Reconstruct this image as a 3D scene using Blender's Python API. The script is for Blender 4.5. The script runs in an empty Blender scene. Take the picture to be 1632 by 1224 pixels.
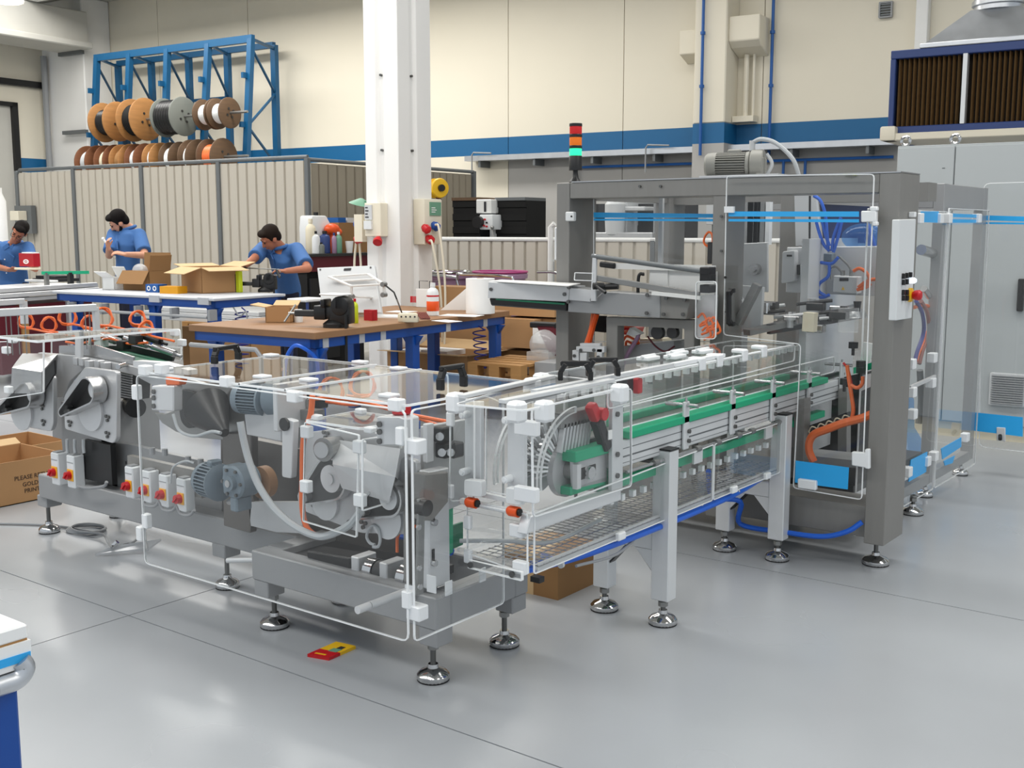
import bpy, bmesh, math, random
from math import sin, cos, pi, sqrt, atan2
from mathutils import Vector, Matrix
random.seed(7)
SC = bpy.context.scene
COL = SC.collection

# ------------------------------------------------------------------ camera, world, light, exposure
EYE = Vector((0.0, 0.0, 1.6)); PITCH = 0.138; YAW = 0.65; FPX = 1777.0
cam_d = bpy.data.cameras.new('camera'); cam = bpy.data.objects.new('camera', cam_d); COL.objects.link(cam)
cam.location = EYE; cam.rotation_euler = (pi/2-PITCH, 0, YAW)
cam_d.sensor_fit = 'HORIZONTAL'; cam_d.sensor_width = 36.0; cam_d.lens = 36.0*FPX/1632.0
cam_d.clip_start = 0.05; cam_d.clip_end = 200
SC.camera = cam
SC.view_settings.view_transform = 'Standard'; SC.view_settings.look = 'None'
SC.view_settings.exposure = 0.0; SC.view_settings.gamma = 1.0; SC.view_settings.use_curve_mapping = False
SC.cycles.max_bounces = 14; SC.cycles.diffuse_bounces = 3; SC.cycles.glossy_bounces = 4
SC.cycles.transmission_bounces = 6; SC.cycles.transparent_max_bounces = 48
SC.cycles.caustics_reflective = False; SC.cycles.caustics_refractive = False
SC.cycles.sample_clamp_indirect = 4.0
WALL_ROT = 0.083                                  # the hall is turned this much against the machine line
UX = Vector((cos(WALL_ROT), sin(WALL_ROT), 0)); VX = Vector((-sin(WALL_ROT), cos(WALL_ROT), 0))
def hall(u, v, z=0.0): return UX*u + VX*v + Vector((0, 0, z))
w = bpy.data.worlds.new('daylight'); SC.world = w; w.use_nodes = True
w.node_tree.nodes['Background'].inputs[0].default_value = (0.86, 0.93, 1.0, 1)
w.node_tree.nodes['Background'].inputs[1].default_value = 0.74
def area(name, loc, rot, sx, sy, power, col=(1, 1, 1)):
    d = bpy.data.lights.new(name, 'AREA'); d.shape = 'RECTANGLE'; d.size = sx; d.size_y = sy; d.energy = power; d.color = col
    o = bpy.data.objects.new(name, d); COL.objects.link(o); o.location = loc; o.rotation_euler = rot; return o
# roof lights of the hall: long daylight strips between the roof beams, all facing down
SKYLIGHTS = [(-13.5, 12.2, 9.0, 1.1, 430), (-4.5, 12.4, 8.0, 1.1, 120), (-12.0, 6.5, 9.0, 1.3, 430), (-2.0, 6.2, 10.0, 1.3, 300), (-6.0, 0.4, 12.0, 1.3, 330), (4.0, 3.0, 6.0, 1.3, 120)]
for i, (su, sv, lx, ly, pw) in enumerate(SKYLIGHTS):
    area('roof_light', hall(su, sv, 5.98), (0, 0, WALL_ROT), lx, ly, pw, (1.0, 0.975, 0.93))

# ------------------------------------------------------------------ materials
MATS = {}
def lin(c):
    return tuple((x/255/12.92 if x/255 <= 0.04045 else ((x/255+0.055)/1.055)**2.4) for x in c)
def mat(name, rgb, rough=0.5, metal=0.0, noise=0.0, scale=6.0, bump=0.0, spec=None, emit=0.0, stretch=None, coat=0.0):
    m = bpy.data.materials.new(name); m.use_nodes = True; nt = m.node_tree; b = nt.nodes['Principled BSDF']
    c = (*lin(rgb), 1)
    b.inputs['Base Color'].default_value = c; b.inputs['Roughness'].default_value = rough; b.inputs['Metallic'].default_value = metal
    if spec is not None: b.inputs['Specular IOR Level'].default_value = spec
    if coat: b.inputs['Coat Weight'].default_value = coat; b.inputs['Coat Roughness'].default_value = 0.1
    if emit: b.inputs['Emission Color'].default_value = c; b.inputs['Emission Strength'].default_value = emit
    if noise or bump:
        tc = nt.nodes.new('ShaderNodeTexCoord'); n = nt.nodes.new('ShaderNodeTexNoise'); n.inputs['Scale'].default_value = scale; n.inputs['Detail'].default_value = 5
        src = tc.outputs['Object']
        if stretch:
            mp = nt.nodes.new('ShaderNodeMapping'); mp.inputs['Scale'].default_value = stretch; nt.links.new(src, mp.inputs[0]); src = mp.outputs[0]
        nt.links.new(src, n.inputs['Vector'])
        if noise:
            mx = nt.nodes.new('ShaderNodeMix'); mx.data_type = 'RGBA'
            mx.inputs[6].default_value = (*[x*(1-noise) for x in c[:3]], 1); mx.inputs[7].default_value = (*[min(1, x*(1+noise*0.7)) for x in c[:3]], 1)
            nt.links.new(n.outputs['Fac'], mx.inputs[0]); nt.links.new(mx.outputs[2], b.inputs['Base Color'])
            mr = nt.nodes.new('ShaderNodeMapRange'); mr.inputs['To Min'].default_value = max(0.02, rough-noise*0.4); mr.inputs['To Max'].default_value = min(1, rough+noise*0.4)
            nt.links.new(n.outputs['Fac'], mr.inputs['Value']); nt.links.new(mr.outputs[0], b.inputs['Roughness'])
        if bump:
            bp = nt.nodes.new('ShaderNodeBump'); bp.inputs['Strength'].default_value = bump; bp.inputs['Distance'].default_value = 0.01
            nt.links.new(n.outputs['Fac'], bp.inputs['Height']); nt.links.new(bp.outputs[0], b.inputs['Normal'])
    MATS[name] = m; return m
def clear(name, tint=(0.95, 0.96, 0.96), haze=0.05, hazecol=(0.9, 0.9, 0.9), refl=0.5):
    m = bpy.data.materials.new(name); m.use_nodes = True; nt = m.node_tree; nt.nodes.clear()
    out = nt.nodes.new('ShaderNodeOutputMaterial'); tr = nt.nodes.new('ShaderNodeBsdfTransparent'); tr.inputs[0].default_value = (*tint, 1)
    gl = nt.nodes.new('ShaderNodeBsdfGlossy'); gl.inputs['Roughness'].default_value = 0.03; gl.inputs[0].default_value = (1, 1, 1, 1)
    df = nt.nodes.new('ShaderNodeBsdfDiffuse'); df.inputs[0].default_value = (*hazecol, 1)
    fr = nt.nodes.new('ShaderNodeFresnel'); fr.inputs[0].default_value = 1.45
    ml = nt.nodes.new('ShaderNodeMath'); ml.operation = 'MULTIPLY'; ml.inputs[1].default_value = refl
    a = nt.nodes.new('ShaderNodeMixShader'); b = nt.nodes.new('ShaderNodeMixShader'); a.inputs[0].default_value = haze
    nt.links.new(tr.outputs[0], a.inputs[1]); nt.links.new(df.outputs[0], a.inputs[2])
    gm = nt.nodes.new('ShaderNodeNewGeometry'); inv = nt.nodes.new('ShaderNodeMath'); inv.operation = 'SUBTRACT'; inv.inputs[0].default_value = 1.0; nt.links.new(gm.outputs['Backfacing'], inv.inputs[1])
    m2 = nt.nodes.new('ShaderNodeMath'); m2.operation = 'MULTIPLY'; nt.links.new(fr.outputs[0], m2.inputs[0]); nt.links.new(inv.outputs[0], m2.inputs[1])   # one reflection per sheet, from its front face
    nt.links.new(m2.outputs[0], ml.inputs[0]); nt.links.new(ml.outputs[0], b.inputs[0])
    nt.links.new(a.outputs[0], b.inputs[1]); nt.links.new(gl.outputs[0], b.inputs[2]); nt.links.new(b.outputs[0], out.inputs[0])
    MATS[name] = m; return m
def M(n): return MATS[n]
clear('acrylic', (0.982, 0.986, 0.986), 0.006, refl=0.9); clear('acrylic_hazy', (0.96, 0.965, 0.965), haze=0.05, refl=0.4); clear('bottle_clear', haze=0.25)
clear('blue_tint', tint=(0.55, 0.75, 0.95), haze=0.12, hazecol=(0.1, 0.4, 0.9)); clear('bag_clear', haze=0.35)
mat('acrylic_edge', (250, 252, 252), 0.35, emit=0.0)  # white also stands in for the light glowing at sheet edges
mat('white_clip', (240, 242, 243), 0.4); mat('white_paint', (235, 235, 232), 0.5, noise=0.04); mat('white_plastic', (232, 234, 234), 0.4)
mat('aluminium', (220, 221, 222), 0.4, 0.35, noise=0.06, scale=14); mat('alu_profile', (224, 226, 227), 0.38, 0.3, noise=0.04, scale=9)
mat('steel', (150, 150, 148), 0.38, 0.75, noise=0.18, scale=7, stretch=(1, 1, 6)); mat('steel_bright', (190, 190, 190), 0.25, 0.9, noise=0.1, scale=9)
mat('chrome', (205, 205, 205), 0.09, 1.0); mat('machined', (200, 201, 202), 0.34, 0.35, noise=0.12, scale=10)
mat('brushed_gray', (140, 138, 134), 0.42, 0.25, noise=0.10, scale=5, stretch=(6, 6, 0.8)); mat('frame_gray', (158, 159, 160), 0.45, 0.15, noise=0.06, scale=5)
mat('stainless_dark', (112, 108, 104), 0.32, 0.5, noise=0.2, scale=4, stretch=(1, 1, 5)); mat('dark_steel', (66, 66, 66), 0.4, 0.6, noise=0.2); mat('black', (22, 22, 23), 0.4); mat('black_soft', (14, 14, 14), 0.85); mat('rubber', (30, 30, 31), 0.8)
mat('motor_gray', (122, 136, 146), 0.45, 0.1, noise=0.06, scale=20); mat('motor_beige', (148, 147, 140), 0.5, 0.1, noise=0.06)
mat('green_rail', (20, 168, 122), 0.42); mat('green_dark', (20, 112, 80), 0.5)
mat('orange', (240, 90, 30), 0.35); mat('orange_hose', (236, 112, 52), 0.4); mat('red', (200, 22, 32), 0.35); mat('red_box', (176, 20, 36), 0.45); mat('yellow', (240, 190, 30), 0.45)
mat('yellow_plate', (244, 178, 40), 0.4); mat('yellow_box', (224, 158, 22), 0.5); mat('lime', (205, 220, 40), 0.4)
mat('blue_tape', (48, 174, 242), 0.35); mat('blue_hose', (32, 100, 212), 0.35); mat('blue_paint', (12, 74, 158), 0.4, noise=0.08); mat('rack_blue', (10, 82, 124), 0.42, noise=0.08)
mat('stripe_blue', (12, 96, 146), 0.5, noise=0.05); mat('pipe_blue', (24, 88, 160), 0.4); mat('navy', (44, 66, 122), 0.45); mat('coil_blue', (42, 48, 130), 0.4)
mat('gray_hose', (186, 190, 192), 0.4); mat('cable_gray', (150, 152, 154), 0.5); mat('dark_red', (92, 14, 30), 0.5); mat('brown_red', (150, 90, 80), 0.5)
mat('cardboard', (178, 136, 92), 0.8, noise=0.10, scale=4); mat('cardboard_dark', (146, 108, 66), 0.8, noise=0.10, scale=4); mat('cardboard_light', (206, 174, 130), 0.8, noise=0.06)
mat('wood', (176, 130, 76), 0.6, noise=0.25, scale=5, stretch=(1, 1, 8)); mat('wood_orange', (172, 122, 70), 0.6, noise=0.35, scale=3, stretch=(1, 1, 9)); mat('wood_brown', (98, 74, 52), 0.65, noise=0.4, scale=4, stretch=(1, 1, 9)); mat('wood_red', (124, 76, 46), 0.6, noise=0.4, scale=4, stretch=(1, 1, 9)); mat('wood_gray', (120, 124, 118), 0.7, noise=0.15, scale=4)
mat('wood_bench', (150, 112, 78), 0.6, noise=0.2, scale=6); mat('bench_white', (190, 192, 197), 0.55, noise=0.12, scale=7)
mat('wall_cream', (230, 223, 205), 0.75, noise=0.03, scale=1.2); mat('wall_gray', (178, 176, 172), 0.7, noise=0.05, scale=1.5); mat('concrete', (196, 194, 186), 0.8, noise=0.08, scale=2)
mat('column_white', (240, 239, 236), 0.6, noise=0.02, scale=3, bump=0.1); mat('seam', (150, 142, 126), 0.8); mat('joint', (96, 98, 100), 0.8)
mat('fence_beige', (194, 187, 174), 0.5, 0.1, noise=0.04, scale=2); mat('fence_beige_shade', (158, 149, 132), 0.55, 0.1, noise=0.06, scale=2); mat('post_gray', (112, 116, 118), 0.5, 0.3)  # return fence sheet: the beige with its shade put into the colour
mat('cabinet_gray', (172, 177, 178), 0.45, noise=0.03, scale=2); mat('panel_gray', (226, 229, 230), 0.4); mat('light_gray', (204, 206, 207), 0.45)
mat('filter_brown', (136, 106, 66), 0.75, noise=0.3, scale=20); mat('filter_dark', (34, 26, 16), 0.9); mat('cream', (232, 224, 204), 0.5); mat('galvanised', (205, 208, 212), 0.34, 0.85, noise=0.12, scale=8)
mat('purple_bag', (164, 132, 160), 0.45, noise=0.12, scale=6); mat('magenta', (170, 60, 120), 0.4); mat('paper', (246, 246, 244), 0.7); mat('ivory', (232, 222, 196), 0.5); mat('label_green', (110, 158, 132), 0.5)
mat('skin', (206, 150, 122), 0.55, noise=0.06, scale=25); mat('skin_tan', (176, 112, 84), 0.55, noise=0.06, scale=25); mat('hair_dark', (20, 16, 15), 0.7, noise=0.3, scale=60, spec=0.15); mat('hair_brown', (34, 24, 18), 0.7, noise=0.3, scale=60, spec=0.15)
mat('shirt_blue', (60, 104, 162), 0.8, noise=0.10, scale=14, bump=0.25); mat('trousers_navy', (24, 28, 48), 0.85, noise=0.1, scale=12); mat('undershirt', (200, 200, 200), 0.8); mat('eye_dark', (30, 20, 18), 0.3)
mat('glass_dark', (40, 44, 46), 0.1, spec=0.8); mat('screw', (110, 110, 108), 0.3, 0.9); mat('ink', (70, 52, 40), 0.8); mat('ink_dark', (40, 40, 44), 0.7)
mat('lens_red', (205, 20, 22), 0.25, emit=0.12); mat('lens_amber', (240, 120, 12), 0.25, emit=0.15); mat('lens_green', (40, 235, 160), 0.25, emit=1.1); mat('lamp_warm', (255, 238, 200), 0.5, emit=4.0); mat('button_lit', (225, 240, 255), 0.3, emit=1.0)
def floor_material():
    m = mat('floor_resin', (172, 176, 181), 0.3, noise=0.0); nt = m.node_tree; b = nt.nodes['Principled BSDF']
    tc = nt.nodes.new('ShaderNodeTexCoord')
    n1 = nt.nodes.new('ShaderNodeTexNoise'); n1.inputs['Scale'].default_value = 0.9; n1.inputs['Detail'].default_value = 3
    nt.links.new(tc.outputs['Object'], n1.inputs['Vector'])
    r = nt.nodes.new('ShaderNodeValToRGB'); r.color_ramp.elements[0].position = 0.1; r.color_ramp.elements[1].position = 0.9
    r.color_ramp.elements[0].color = (*lin((158, 161, 164)), 1); r.color_ramp.elements[1].color = (*lin((177, 181, 185)), 1)
    nt.links.new(n1.outputs['Fac'], r.inputs[0]); nt.links.new(r.outputs[0], b.inputs['Base Color'])
    mr = nt.nodes.new('ShaderNodeMapRange'); mr.inputs['To Min'].default_value = 0.16; mr.inputs['To Max'].default_value = 0.34
    nt.links.new(n1.outputs['Fac'], mr.inputs['Value']); nt.links.new(mr.outputs[0], b.inputs['Roughness'])
floor_material()

# ------------------------------------------------------------------ mesh helpers
AX = {'x': Vector((1, 0, 0)), 'y': Vector((0, 1, 0)), 'z': Vector((0, 0, 1))}
def frame_of(d):
    d = Vector(d).normalized(); a = Vector((0, 0, 1)) if abs(d.z) < 0.95 else Vector((1, 0, 0))
    s = d.cross(a).normalized(); return s, s.cross(d).normalized(), d
def smooth_path(pts, k=6, closed=False):
    P = [Vector(p) for p in pts]; n = len(P); out = []
    rng = range(n if closed else n-1)
    for i in rng:
        p0 = P[(i-1) % n] if (closed or i > 0) else P[0]*2-P[1]; p1 = P[i]; p2 = P[(i+1) % n]
        p3 = P[(i+2) % n] if (closed or i+2 < n) else P[-1]*2-P[-2]
        for j in range(k):
            t = j/k
            out.append(0.5*((2*p1)+(p2-p0)*t+(2*p0-5*p1+4*p2-p3)*t*t+(3*p1-p0-3*p2+p3)*t**3))
    if not closed: out.append(P[-1])
    return out
def rrect(w_, h_, r, n=4, cx=0.0, cy=0.0):
    pts = []
    for k, (sx, sy) in enumerate(((1, 1), (-1, 1), (-1, -1), (1, -1))):
        for i in range(n+1):
            t = pi/2*k+pi/2*i/n; pts.append((cx+sx*(w_/2-r)+r*cos(t), cy+sy*(h_/2-r)+r*sin(t)))
    return pts
def circle(r, n=20, cx=0.0, cy=0.0, a0=0.0): return [(cx+r*cos(a0+2*pi*i/n), cy+r*sin(a0+2*pi*i/n)) for i in range(n)]
PLANES = {'xy': lambda a, b, c: (a, b, c), 'xz': lambda a, b, c: (a, c, b), 'yz': lambda a, b, c: (c, a, b)}
class MB:
    def __init__(s): s.bm = bmesh.new()
    def box(s, x0, x1, y0, y1, z0, z1, mi=0):
        v = [s.bm.verts.new((x, y, z)) for x in (x0, x1) for y in (y0, y1) for z in (z0, z1)]
        for f in ((0, 1, 3, 2), (4, 6, 7, 5), (0, 4, 5, 1), (2, 3, 7, 6), (0, 2, 6, 4), (1, 5, 7, 3)):
            s.bm.faces.new([v[i] for i in f]).material_index = mi
        return s
    def obox(s, p, q, wd, ht, up=(0, 0, 1), mi=0):           # bar of section wd x ht from p to q
        p = Vector(p); q = Vector(q); d = (q-p).normalized(); u_ = Vector(up)
        sd = d.cross(u_)
        if sd.length < 1e-4: sd = d.cross(Vector((0, 1, 0)))
        sd.normalize(); u_ = sd.cross(d).normalized()
        v = [s.bm.verts.new(e+sd*(a*wd/2)+u_*(b*ht/2)) for e in (p, q) for a in (-1, 1) for b in (-1, 1)]
        for f in ((0, 1, 3, 2), (4, 6, 7, 5), (0, 4, 5, 1), (2, 3, 7, 6), (0, 2, 6, 4), (1, 5, 7, 3)):
            s.bm.faces.new([v[i] for i in f]).material_index = mi
        return s
    def cyl(s, p, q, r, r2=None, n=14, mi=0, cap=True):
        p = Vector(p); q = Vector(q); r2 = r if r2 is None else r2; a, b, d = frame_of(q-p)
        A = [s.bm.verts.new(p+(a*cos(2*pi*i/n)+b*sin(2*pi*i/n))*r) for i in range(n)]
        B = [s.bm.verts.new(q+(a*cos(2*pi*i/n)+b*sin(2*pi*i/n))*r2) for i in range(n)]
        for i in range(n): s.bm.faces.new((A[i], A[(i+1) % n], B[(i+1) % n], B[i])).material_index = mi
        if cap: s.bm.faces.new(A[::-1]).material_index = mi; s.bm.faces.new(B).material_index = mi
        return s
    def lathe(s, prof, at, ax=(0, 0, 1), n=18, mi=0):          # prof: [(radius, height)]
        at = Vector(at); a, b, d = frame_of(ax); rings = []
        for r, h in prof:
            if r < 1e-6: rings.append([s.bm.verts.new(at+d*h)])
            else: rings.append([s.bm.verts.new(at+d*h+(a*cos(2*pi*i/n)+b*sin(2*pi*i/n))*r) for i in range(n)])
        for k in range(len(rings)-1):
            A, B = rings[k], rings[k+1]
            for i in range(n):
                j = (i+1) % n
                if len(A) == 1 and len(B) == 1: continue
                f = (A[0], B[j], B[i]) if len(A) == 1 else ((A[i], A[j], B[0]) if len(B) == 1 else (A[i], A[j], B[j], B[i]))
                s.bm.faces.new(f).material_index = mi
        for e, rv in ((0, True), (-1, False)):
            if len(rings[e]) > 1: s.bm.faces.new(rings[e][::-1] if rv else rings[e]).material_index = mi
        return s
    def tube(s, pts, r, n=8, k=6, closed=False, mi=0, sm=True):
        P = smooth_path(pts, k, closed) if sm and len(pts) > 2 else [Vector(p) for p in pts]
        N = len(P); rings = []; up = None
        for i in range(N):
            d = (P[(i+1) % N]-P[i-1]) if closed else (P[min(i+1, N-1)]-P[max(i-1, 0)])
            if d.length < 1e-9: d = Vector((0, 0, 1))
            d.normalize()
            if up is None: a, b, _ = frame_of(d); up = b
            a = d.cross(up)
            if a.length < 1e-5: a, b, _ = frame_of(d)
            a.normalize(); up = a.cross(d).normalized()
            rings.append([s.bm.verts.new(P[i]+(a*cos(2*pi*j/n)+up*sin(2*pi*j/n))*r) for j in range(n)])
        for i in range(N if closed else N-1):
            A, B = rings[i], rings[(i+1) % N]
            for j in range(n): s.bm.faces.new((A[j], A[(j+1) % n], B[(j+1) % n], B[j])).material_index = mi
        if not closed: s.bm.faces.new(rings[0][::-1]).material_index = mi; s.bm.faces.new(rings[-1]).material_index = mi
        return s
    def plate(s, outer, pl, c0, c1, holes=(), mi=0, edge_mi=None):   # flat outline (with holes) in plane pl, from c0 to c1 on the third axis
        f3 = PLANES[pl]; t = bmesh.new(); ed = []
        for loop in (outer, *holes):
            v = [t.verts.new(f3(a, b, c0)) for a, b in loop]
            ed += [t.edges.new((v[i], v[(i+1) % len(v)])) for i in range(len(v))]
        if holes: bmesh.ops.triangle_fill(t, use_beauty=True, use_dissolve=False, edges=ed)
        else: t.faces.new(t.verts[:])
        top = t.faces[:]
        for f in top: f.material_index = mi
        r = bmesh.ops.extrude_face_region(t, geom=top)
        off = Vector(f3(0, 0, c1-c0))
        bmesh.ops.translate(t, vec=off, verts=[e for e in r['geom'] if isinstance(e, bmesh.types.BMVert)])
        ax = {'xy': 2, 'xz': 1, 'yz': 0}[pl]
        bmesh.ops.recalc_face_normals(t, faces=t.faces[:])
        for f in t.faces:
            f.material_index = mi if (edge_mi is None or abs(f.normal[ax]) > 0.7) else edge_mi
        s.merge(t); return s
    def merge(s, t):
        me = bpy.data.meshes.new('tmp'); t.to_mesh(me); t.free(); s.bm.from_mesh(me); bpy.data.meshes.remove(me); return s
    def ball(s, c, rx, ry=None, rz=None, n=12, mi=0):
        ry = rx if ry is None else ry; rz = rx if rz is None else rz
        t = bmesh.new(); bmesh.ops.create_uvsphere(t, u_segments=n, v_segments=max(6, n*2//3), radius=1)
        bmesh.ops.transform(t, matrix=Matrix.Translation(Vector(c)) @ Matrix.Diagonal((rx, ry, rz, 1)), verts=t.verts)
        for f in t.faces: f.material_index = mi
        return s.merge(t)
    def xform(s, mtx): bmesh.ops.transform(s.bm, matrix=mtx, verts=s.bm.verts); return s
    def bevel(s, w_, seg=1, ang=0.6):
        e = [x for x in s.bm.edges if len(x.link_faces) == 2 and x.calc_face_angle(0) > ang]
        if e: bmesh.ops.bevel(s.bm, geom=e, offset=w_, segments=seg, affect='EDGES', profile=0.5, clamp_overlap=True)
        return s

def prop(o, label=None, cat=None, group=None, kind=None):
    for k, v in (('label', label), ('category', cat), ('group', group), ('kind', kind)):
        if v: o[k] = v
    return o
def thing(name, label, cat, base=(0, 0, 0), hallframe=False, group=None, kind=None, rot=0.0):
    """Empty at the thing's base; hallframe: coordinates of its parts are given along the hall's walls instead of the machine line."""
    o = bpy.data.objects.new(name, None); COL.objects.link(o); o.empty_display_size = 0.1
    b = Vector(base); o['bx'], o['by'], o['bz'] = b
    o.location = hall(*b) if hallframe else b
    o.rotation_euler = (0, 0, (WALL_ROT if hallframe else 0.0)+rot)
    return prop(o, label, cat, group, kind)
def root_base(o):
    while o.parent is not None: o = o.parent
    return Vector((o['bx'], o['by'], o['bz'])) if 'bx' in o else Vector((0, 0, 0))
def add(name, mb, mats, parent=None, smooth=35, bevel=0.0, seg=1, label=None, kind=None, local=False):
    bm = mb.bm
    bmesh.ops.recalc_face_normals(bm, faces=bm.faces[:])
    if bevel: mb.bevel(bevel, seg)
    if parent is not None and not local:
        bmesh.ops.translate(bm, vec=-root_base(parent), verts=bm.verts)
    me = bpy.data.meshes.new(name); bm.to_mesh(me); bm.free()
    for m in (mats if isinstance(mats, (list, tuple)) else (mats,)): me.materials.append(M(m))
    if smooth:
        for p in me.polygons: p.use_smooth = True
        me.set_sharp_from_angle(angle=math.radians(smooth))
    o = bpy.data.objects.new(name, me); COL.objects.link(o)
    if parent is not None: o.parent = parent
    return prop(o, label, None, None, kind)
def solo(name, mb, mats, label, cat, hallframe=False, base=(0, 0, 0), group=None, kind=None, smooth=35, bevel=0.0, seg=1):
    """A thing that is one mesh; coordinates in the machine or hall frame, origin moved to base."""
    bmesh.ops.translate(mb.bm, vec=-Vector(base), verts=mb.bm.verts)
    o = add(name, mb, mats, None, smooth, bevel, seg)
    b = Vector(base); o['bx'], o['by'], o['bz'] = b
    o.location = hall(*b) if hallframe else b
    if hallframe: o.rotation_euler = (0, 0, WALL_ROT)
    return prop(o, label, cat, group, kind)
def dup(o, parent=None):
    c = o.copy(); COL.objects.link(c)
    if parent is not None: c.parent = parent
    for ch in list(o.children): dup(ch, c)
    return c
def place(o, base, hallframe=False, rot=0.0, label=None):
    b = Vector(base); o.location = hall(*b) if hallframe else b
    o.rotation_euler = (0, 0, (WALL_ROT if hallframe else 0)+rot)
    if label: o['label'] = label
    return o
def text_mesh(s, size, depth=0.001, align='CENTER'):
    cu = bpy.data.curves.new('txt', 'FONT'); cu.body = s; cu.size = size; cu.extrude = depth; cu.align_x = align; cu.align_y = 'CENTER'; cu.resolution_u = 2
    o = bpy.data.objects.new('txt', cu); COL.objects.link(o); bpy.context.view_layer.update()
    me = bpy.data.meshes.new_from_object(o.evaluated_get(bpy.context.evaluated_depsgraph_get()))
    bpy.data.objects.remove(o); bpy.data.curves.remove(cu); return me
def text(s, size, mtx, m, parent, name='lettering', depth=0.001, align='CENTER'):
    """Flat lettering; mtx maps the text plane (x right, y up, z out) to the thing's own coordinates."""
    me = text_mesh(s, size, depth, align); me.transform(Matrix.Translation(-root_base(parent)) @ mtx); me.materials.append(M(m))
    o = bpy.data.objects.new(name, me); COL.objects.link(o); o.parent = parent; return o
def basis(x, y, at):
    x = Vector(x).normalized(); y = Vector(y); y = (y-x*y.dot(x)).normalized(); z = x.cross(y); m = Matrix((x, y, z)).transposed().to_4x4(); m.translation = Vector(at); return m
# ------------------------------------------------------------------ sight lines: turn a measured picture point into a place on a known plane
_f = Vector((-sin(YAW)*cos(PITCH), cos(YAW)*cos(PITCH), -sin(PITCH))); _r = Vector((cos(YAW), sin(YAW), 0)); _u = _r.cross(_f)
def ray(px, py): return _f+_r*((px-816)/FPX)-_u*((py-612)/FPX)
def onx(px, py, x): r = ray(px, py); return EYE+r*(x/r.x)
def ony(px, py, y): r = ray(px, py); return EYE+r*(y/r.y)
def onz(px, py, z): r = ray(px, py); return EYE+r*((z-EYE.z)/r.z)
def tohall(p): return Vector((p.dot(UX), p.dot(VX), p.z))
def onv(px, py, v): r = ray(px, py); return tohall(EYE+r*(v/r.dot(VX)))
def onu(px, py, u): r = ray(px, py); return tohall(EYE+r*(u/r.dot(UX)))
def hz(px, py, z): return tohall(onz(px, py, z))

# ------------------------------------------------------------------ the hall
fl = thing('floor', 'light grey resin workshop floor with thin expansion joints', 'floor', kind='structure')
add('floor_base', MB().box(-30, 16, -6, 24, -0.2, -0.012), 'joint', fl, smooth=0)
xs = [-30, -12.4, -3.99, 4.4, 16]; ys = [-6, 0.4, 2.6, 4.8, 13.6, 24]
for i in range(4):
    for j in range(5):
        add('slab', MB().box(xs[i]+0.003, xs[i+1]-0.003, ys[j]+0.003, ys[j+1]-0.003, -0.012, 0.0), 'floor_resin', fl, smooth=0)
WV0 = 15.0; CEIL = 6.05
wb = thing('wall_back', 'cream concrete panel back wall with a blue painted band', 'wall', (0, WV0, 0), True, kind='structure')
us = [-20.3, -17.6, -15.2, -12.43, -9.62, -7.62, -6.3, -5.5, -2.6, 0.2, 3.0, 6.0]
for i in range(len(us)-1):
    a, b = us[i]+0.006, us[i+1]-0.006
    add('panel', MB().box(a, b, WV0, WV0+0.2, 3.03, CEIL), 'wall_cream', wb, smooth=0)
    add('painted_band', MB().box(a, b, WV0, WV0+0.2, 2.76, 3.03), 'stripe_blue', wb, smooth=0)
    add('lower_panel', MB().box(a, b, WV0, WV0+0.2, 0, 2.76), 'wall_cream' if i < 3 or us[i] < -10.3 else 'wall_gray', wb, smooth=0)
add('joint_backing', MB().box(-20.3, 6, WV0+0.02, WV0+0.25, 0, CEIL), 'seam', wb, smooth=0)
LU = -20.3
wl = thing('wall_left', 'pale left end wall with a blue band and a tall sliding door', 'wall', (LU, 10, 0), True, kind='structure')
for a, b, z0, z1, m in ((-2, 11.2, 0, CEIL, 'wall_cream'), (11.2, 13.72, 4.06, CEIL, 'wall_cream'), (13.72, 15.2, 3.0, 4.38, 'wall_cream'), (13.72, 15.2, 2.72, 3.0, 'stripe_blue'), (13.72, 15.2, 0, 2.72, 'wall_cream'), (13.72, 15.2, 4.5, CEIL, 'wall_cream')):
    add('panel', MB().box(LU-0.2, LU, a, b, z0, z1), m, wl, smooth=0)
add('track_beam', MB().box(LU-0.1, LU+0.12, 9, 15, 4.38, 4.5), 'black', wl)
dr = thing('door_1', 'tall grey green sliding door in the left end wall', 'door', (LU, 12.4, 0), True, kind='structure')
add('door_leaf', MB().box(LU-0.1, LU-0.02, 11.2, 13.6, 0, 3.98), 'concrete', dr)
add('door_frame', MB().box(LU-0.1, LU+0.06, 13.6, 13.72, 0, 4.06).box(LU-0.1, LU+0.06, 11.2, 13.72, 3.98, 4.06), 'black', dr)
ce = thing('ceiling', 'pale concrete roof deck with daylight strips', 'ceiling', (0, 12, CEIL), True, kind='structure')
for a, b in ((-0.6, -0.25), (1.05, 5.5), (7.2, 11.55), (13.0, 15.25)):
    add('roof_slab', MB().box(-20.5, 8, a, b, CEIL, CEIL+0.25), 'concrete', ce, smooth=0)
bp_ = MB()
bp_.box(-19.45, -18.75, 4, 14.3, 5.12, 5.72).box(-19.6, -18.62, 4, 14.3, 5.02, 5.14)
t2_ = thing('trim_2', 'white concrete roof rib crossing the hall under the ceiling', 'beam', (-12, 13.1, 5.6), True, kind='structure')

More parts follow.
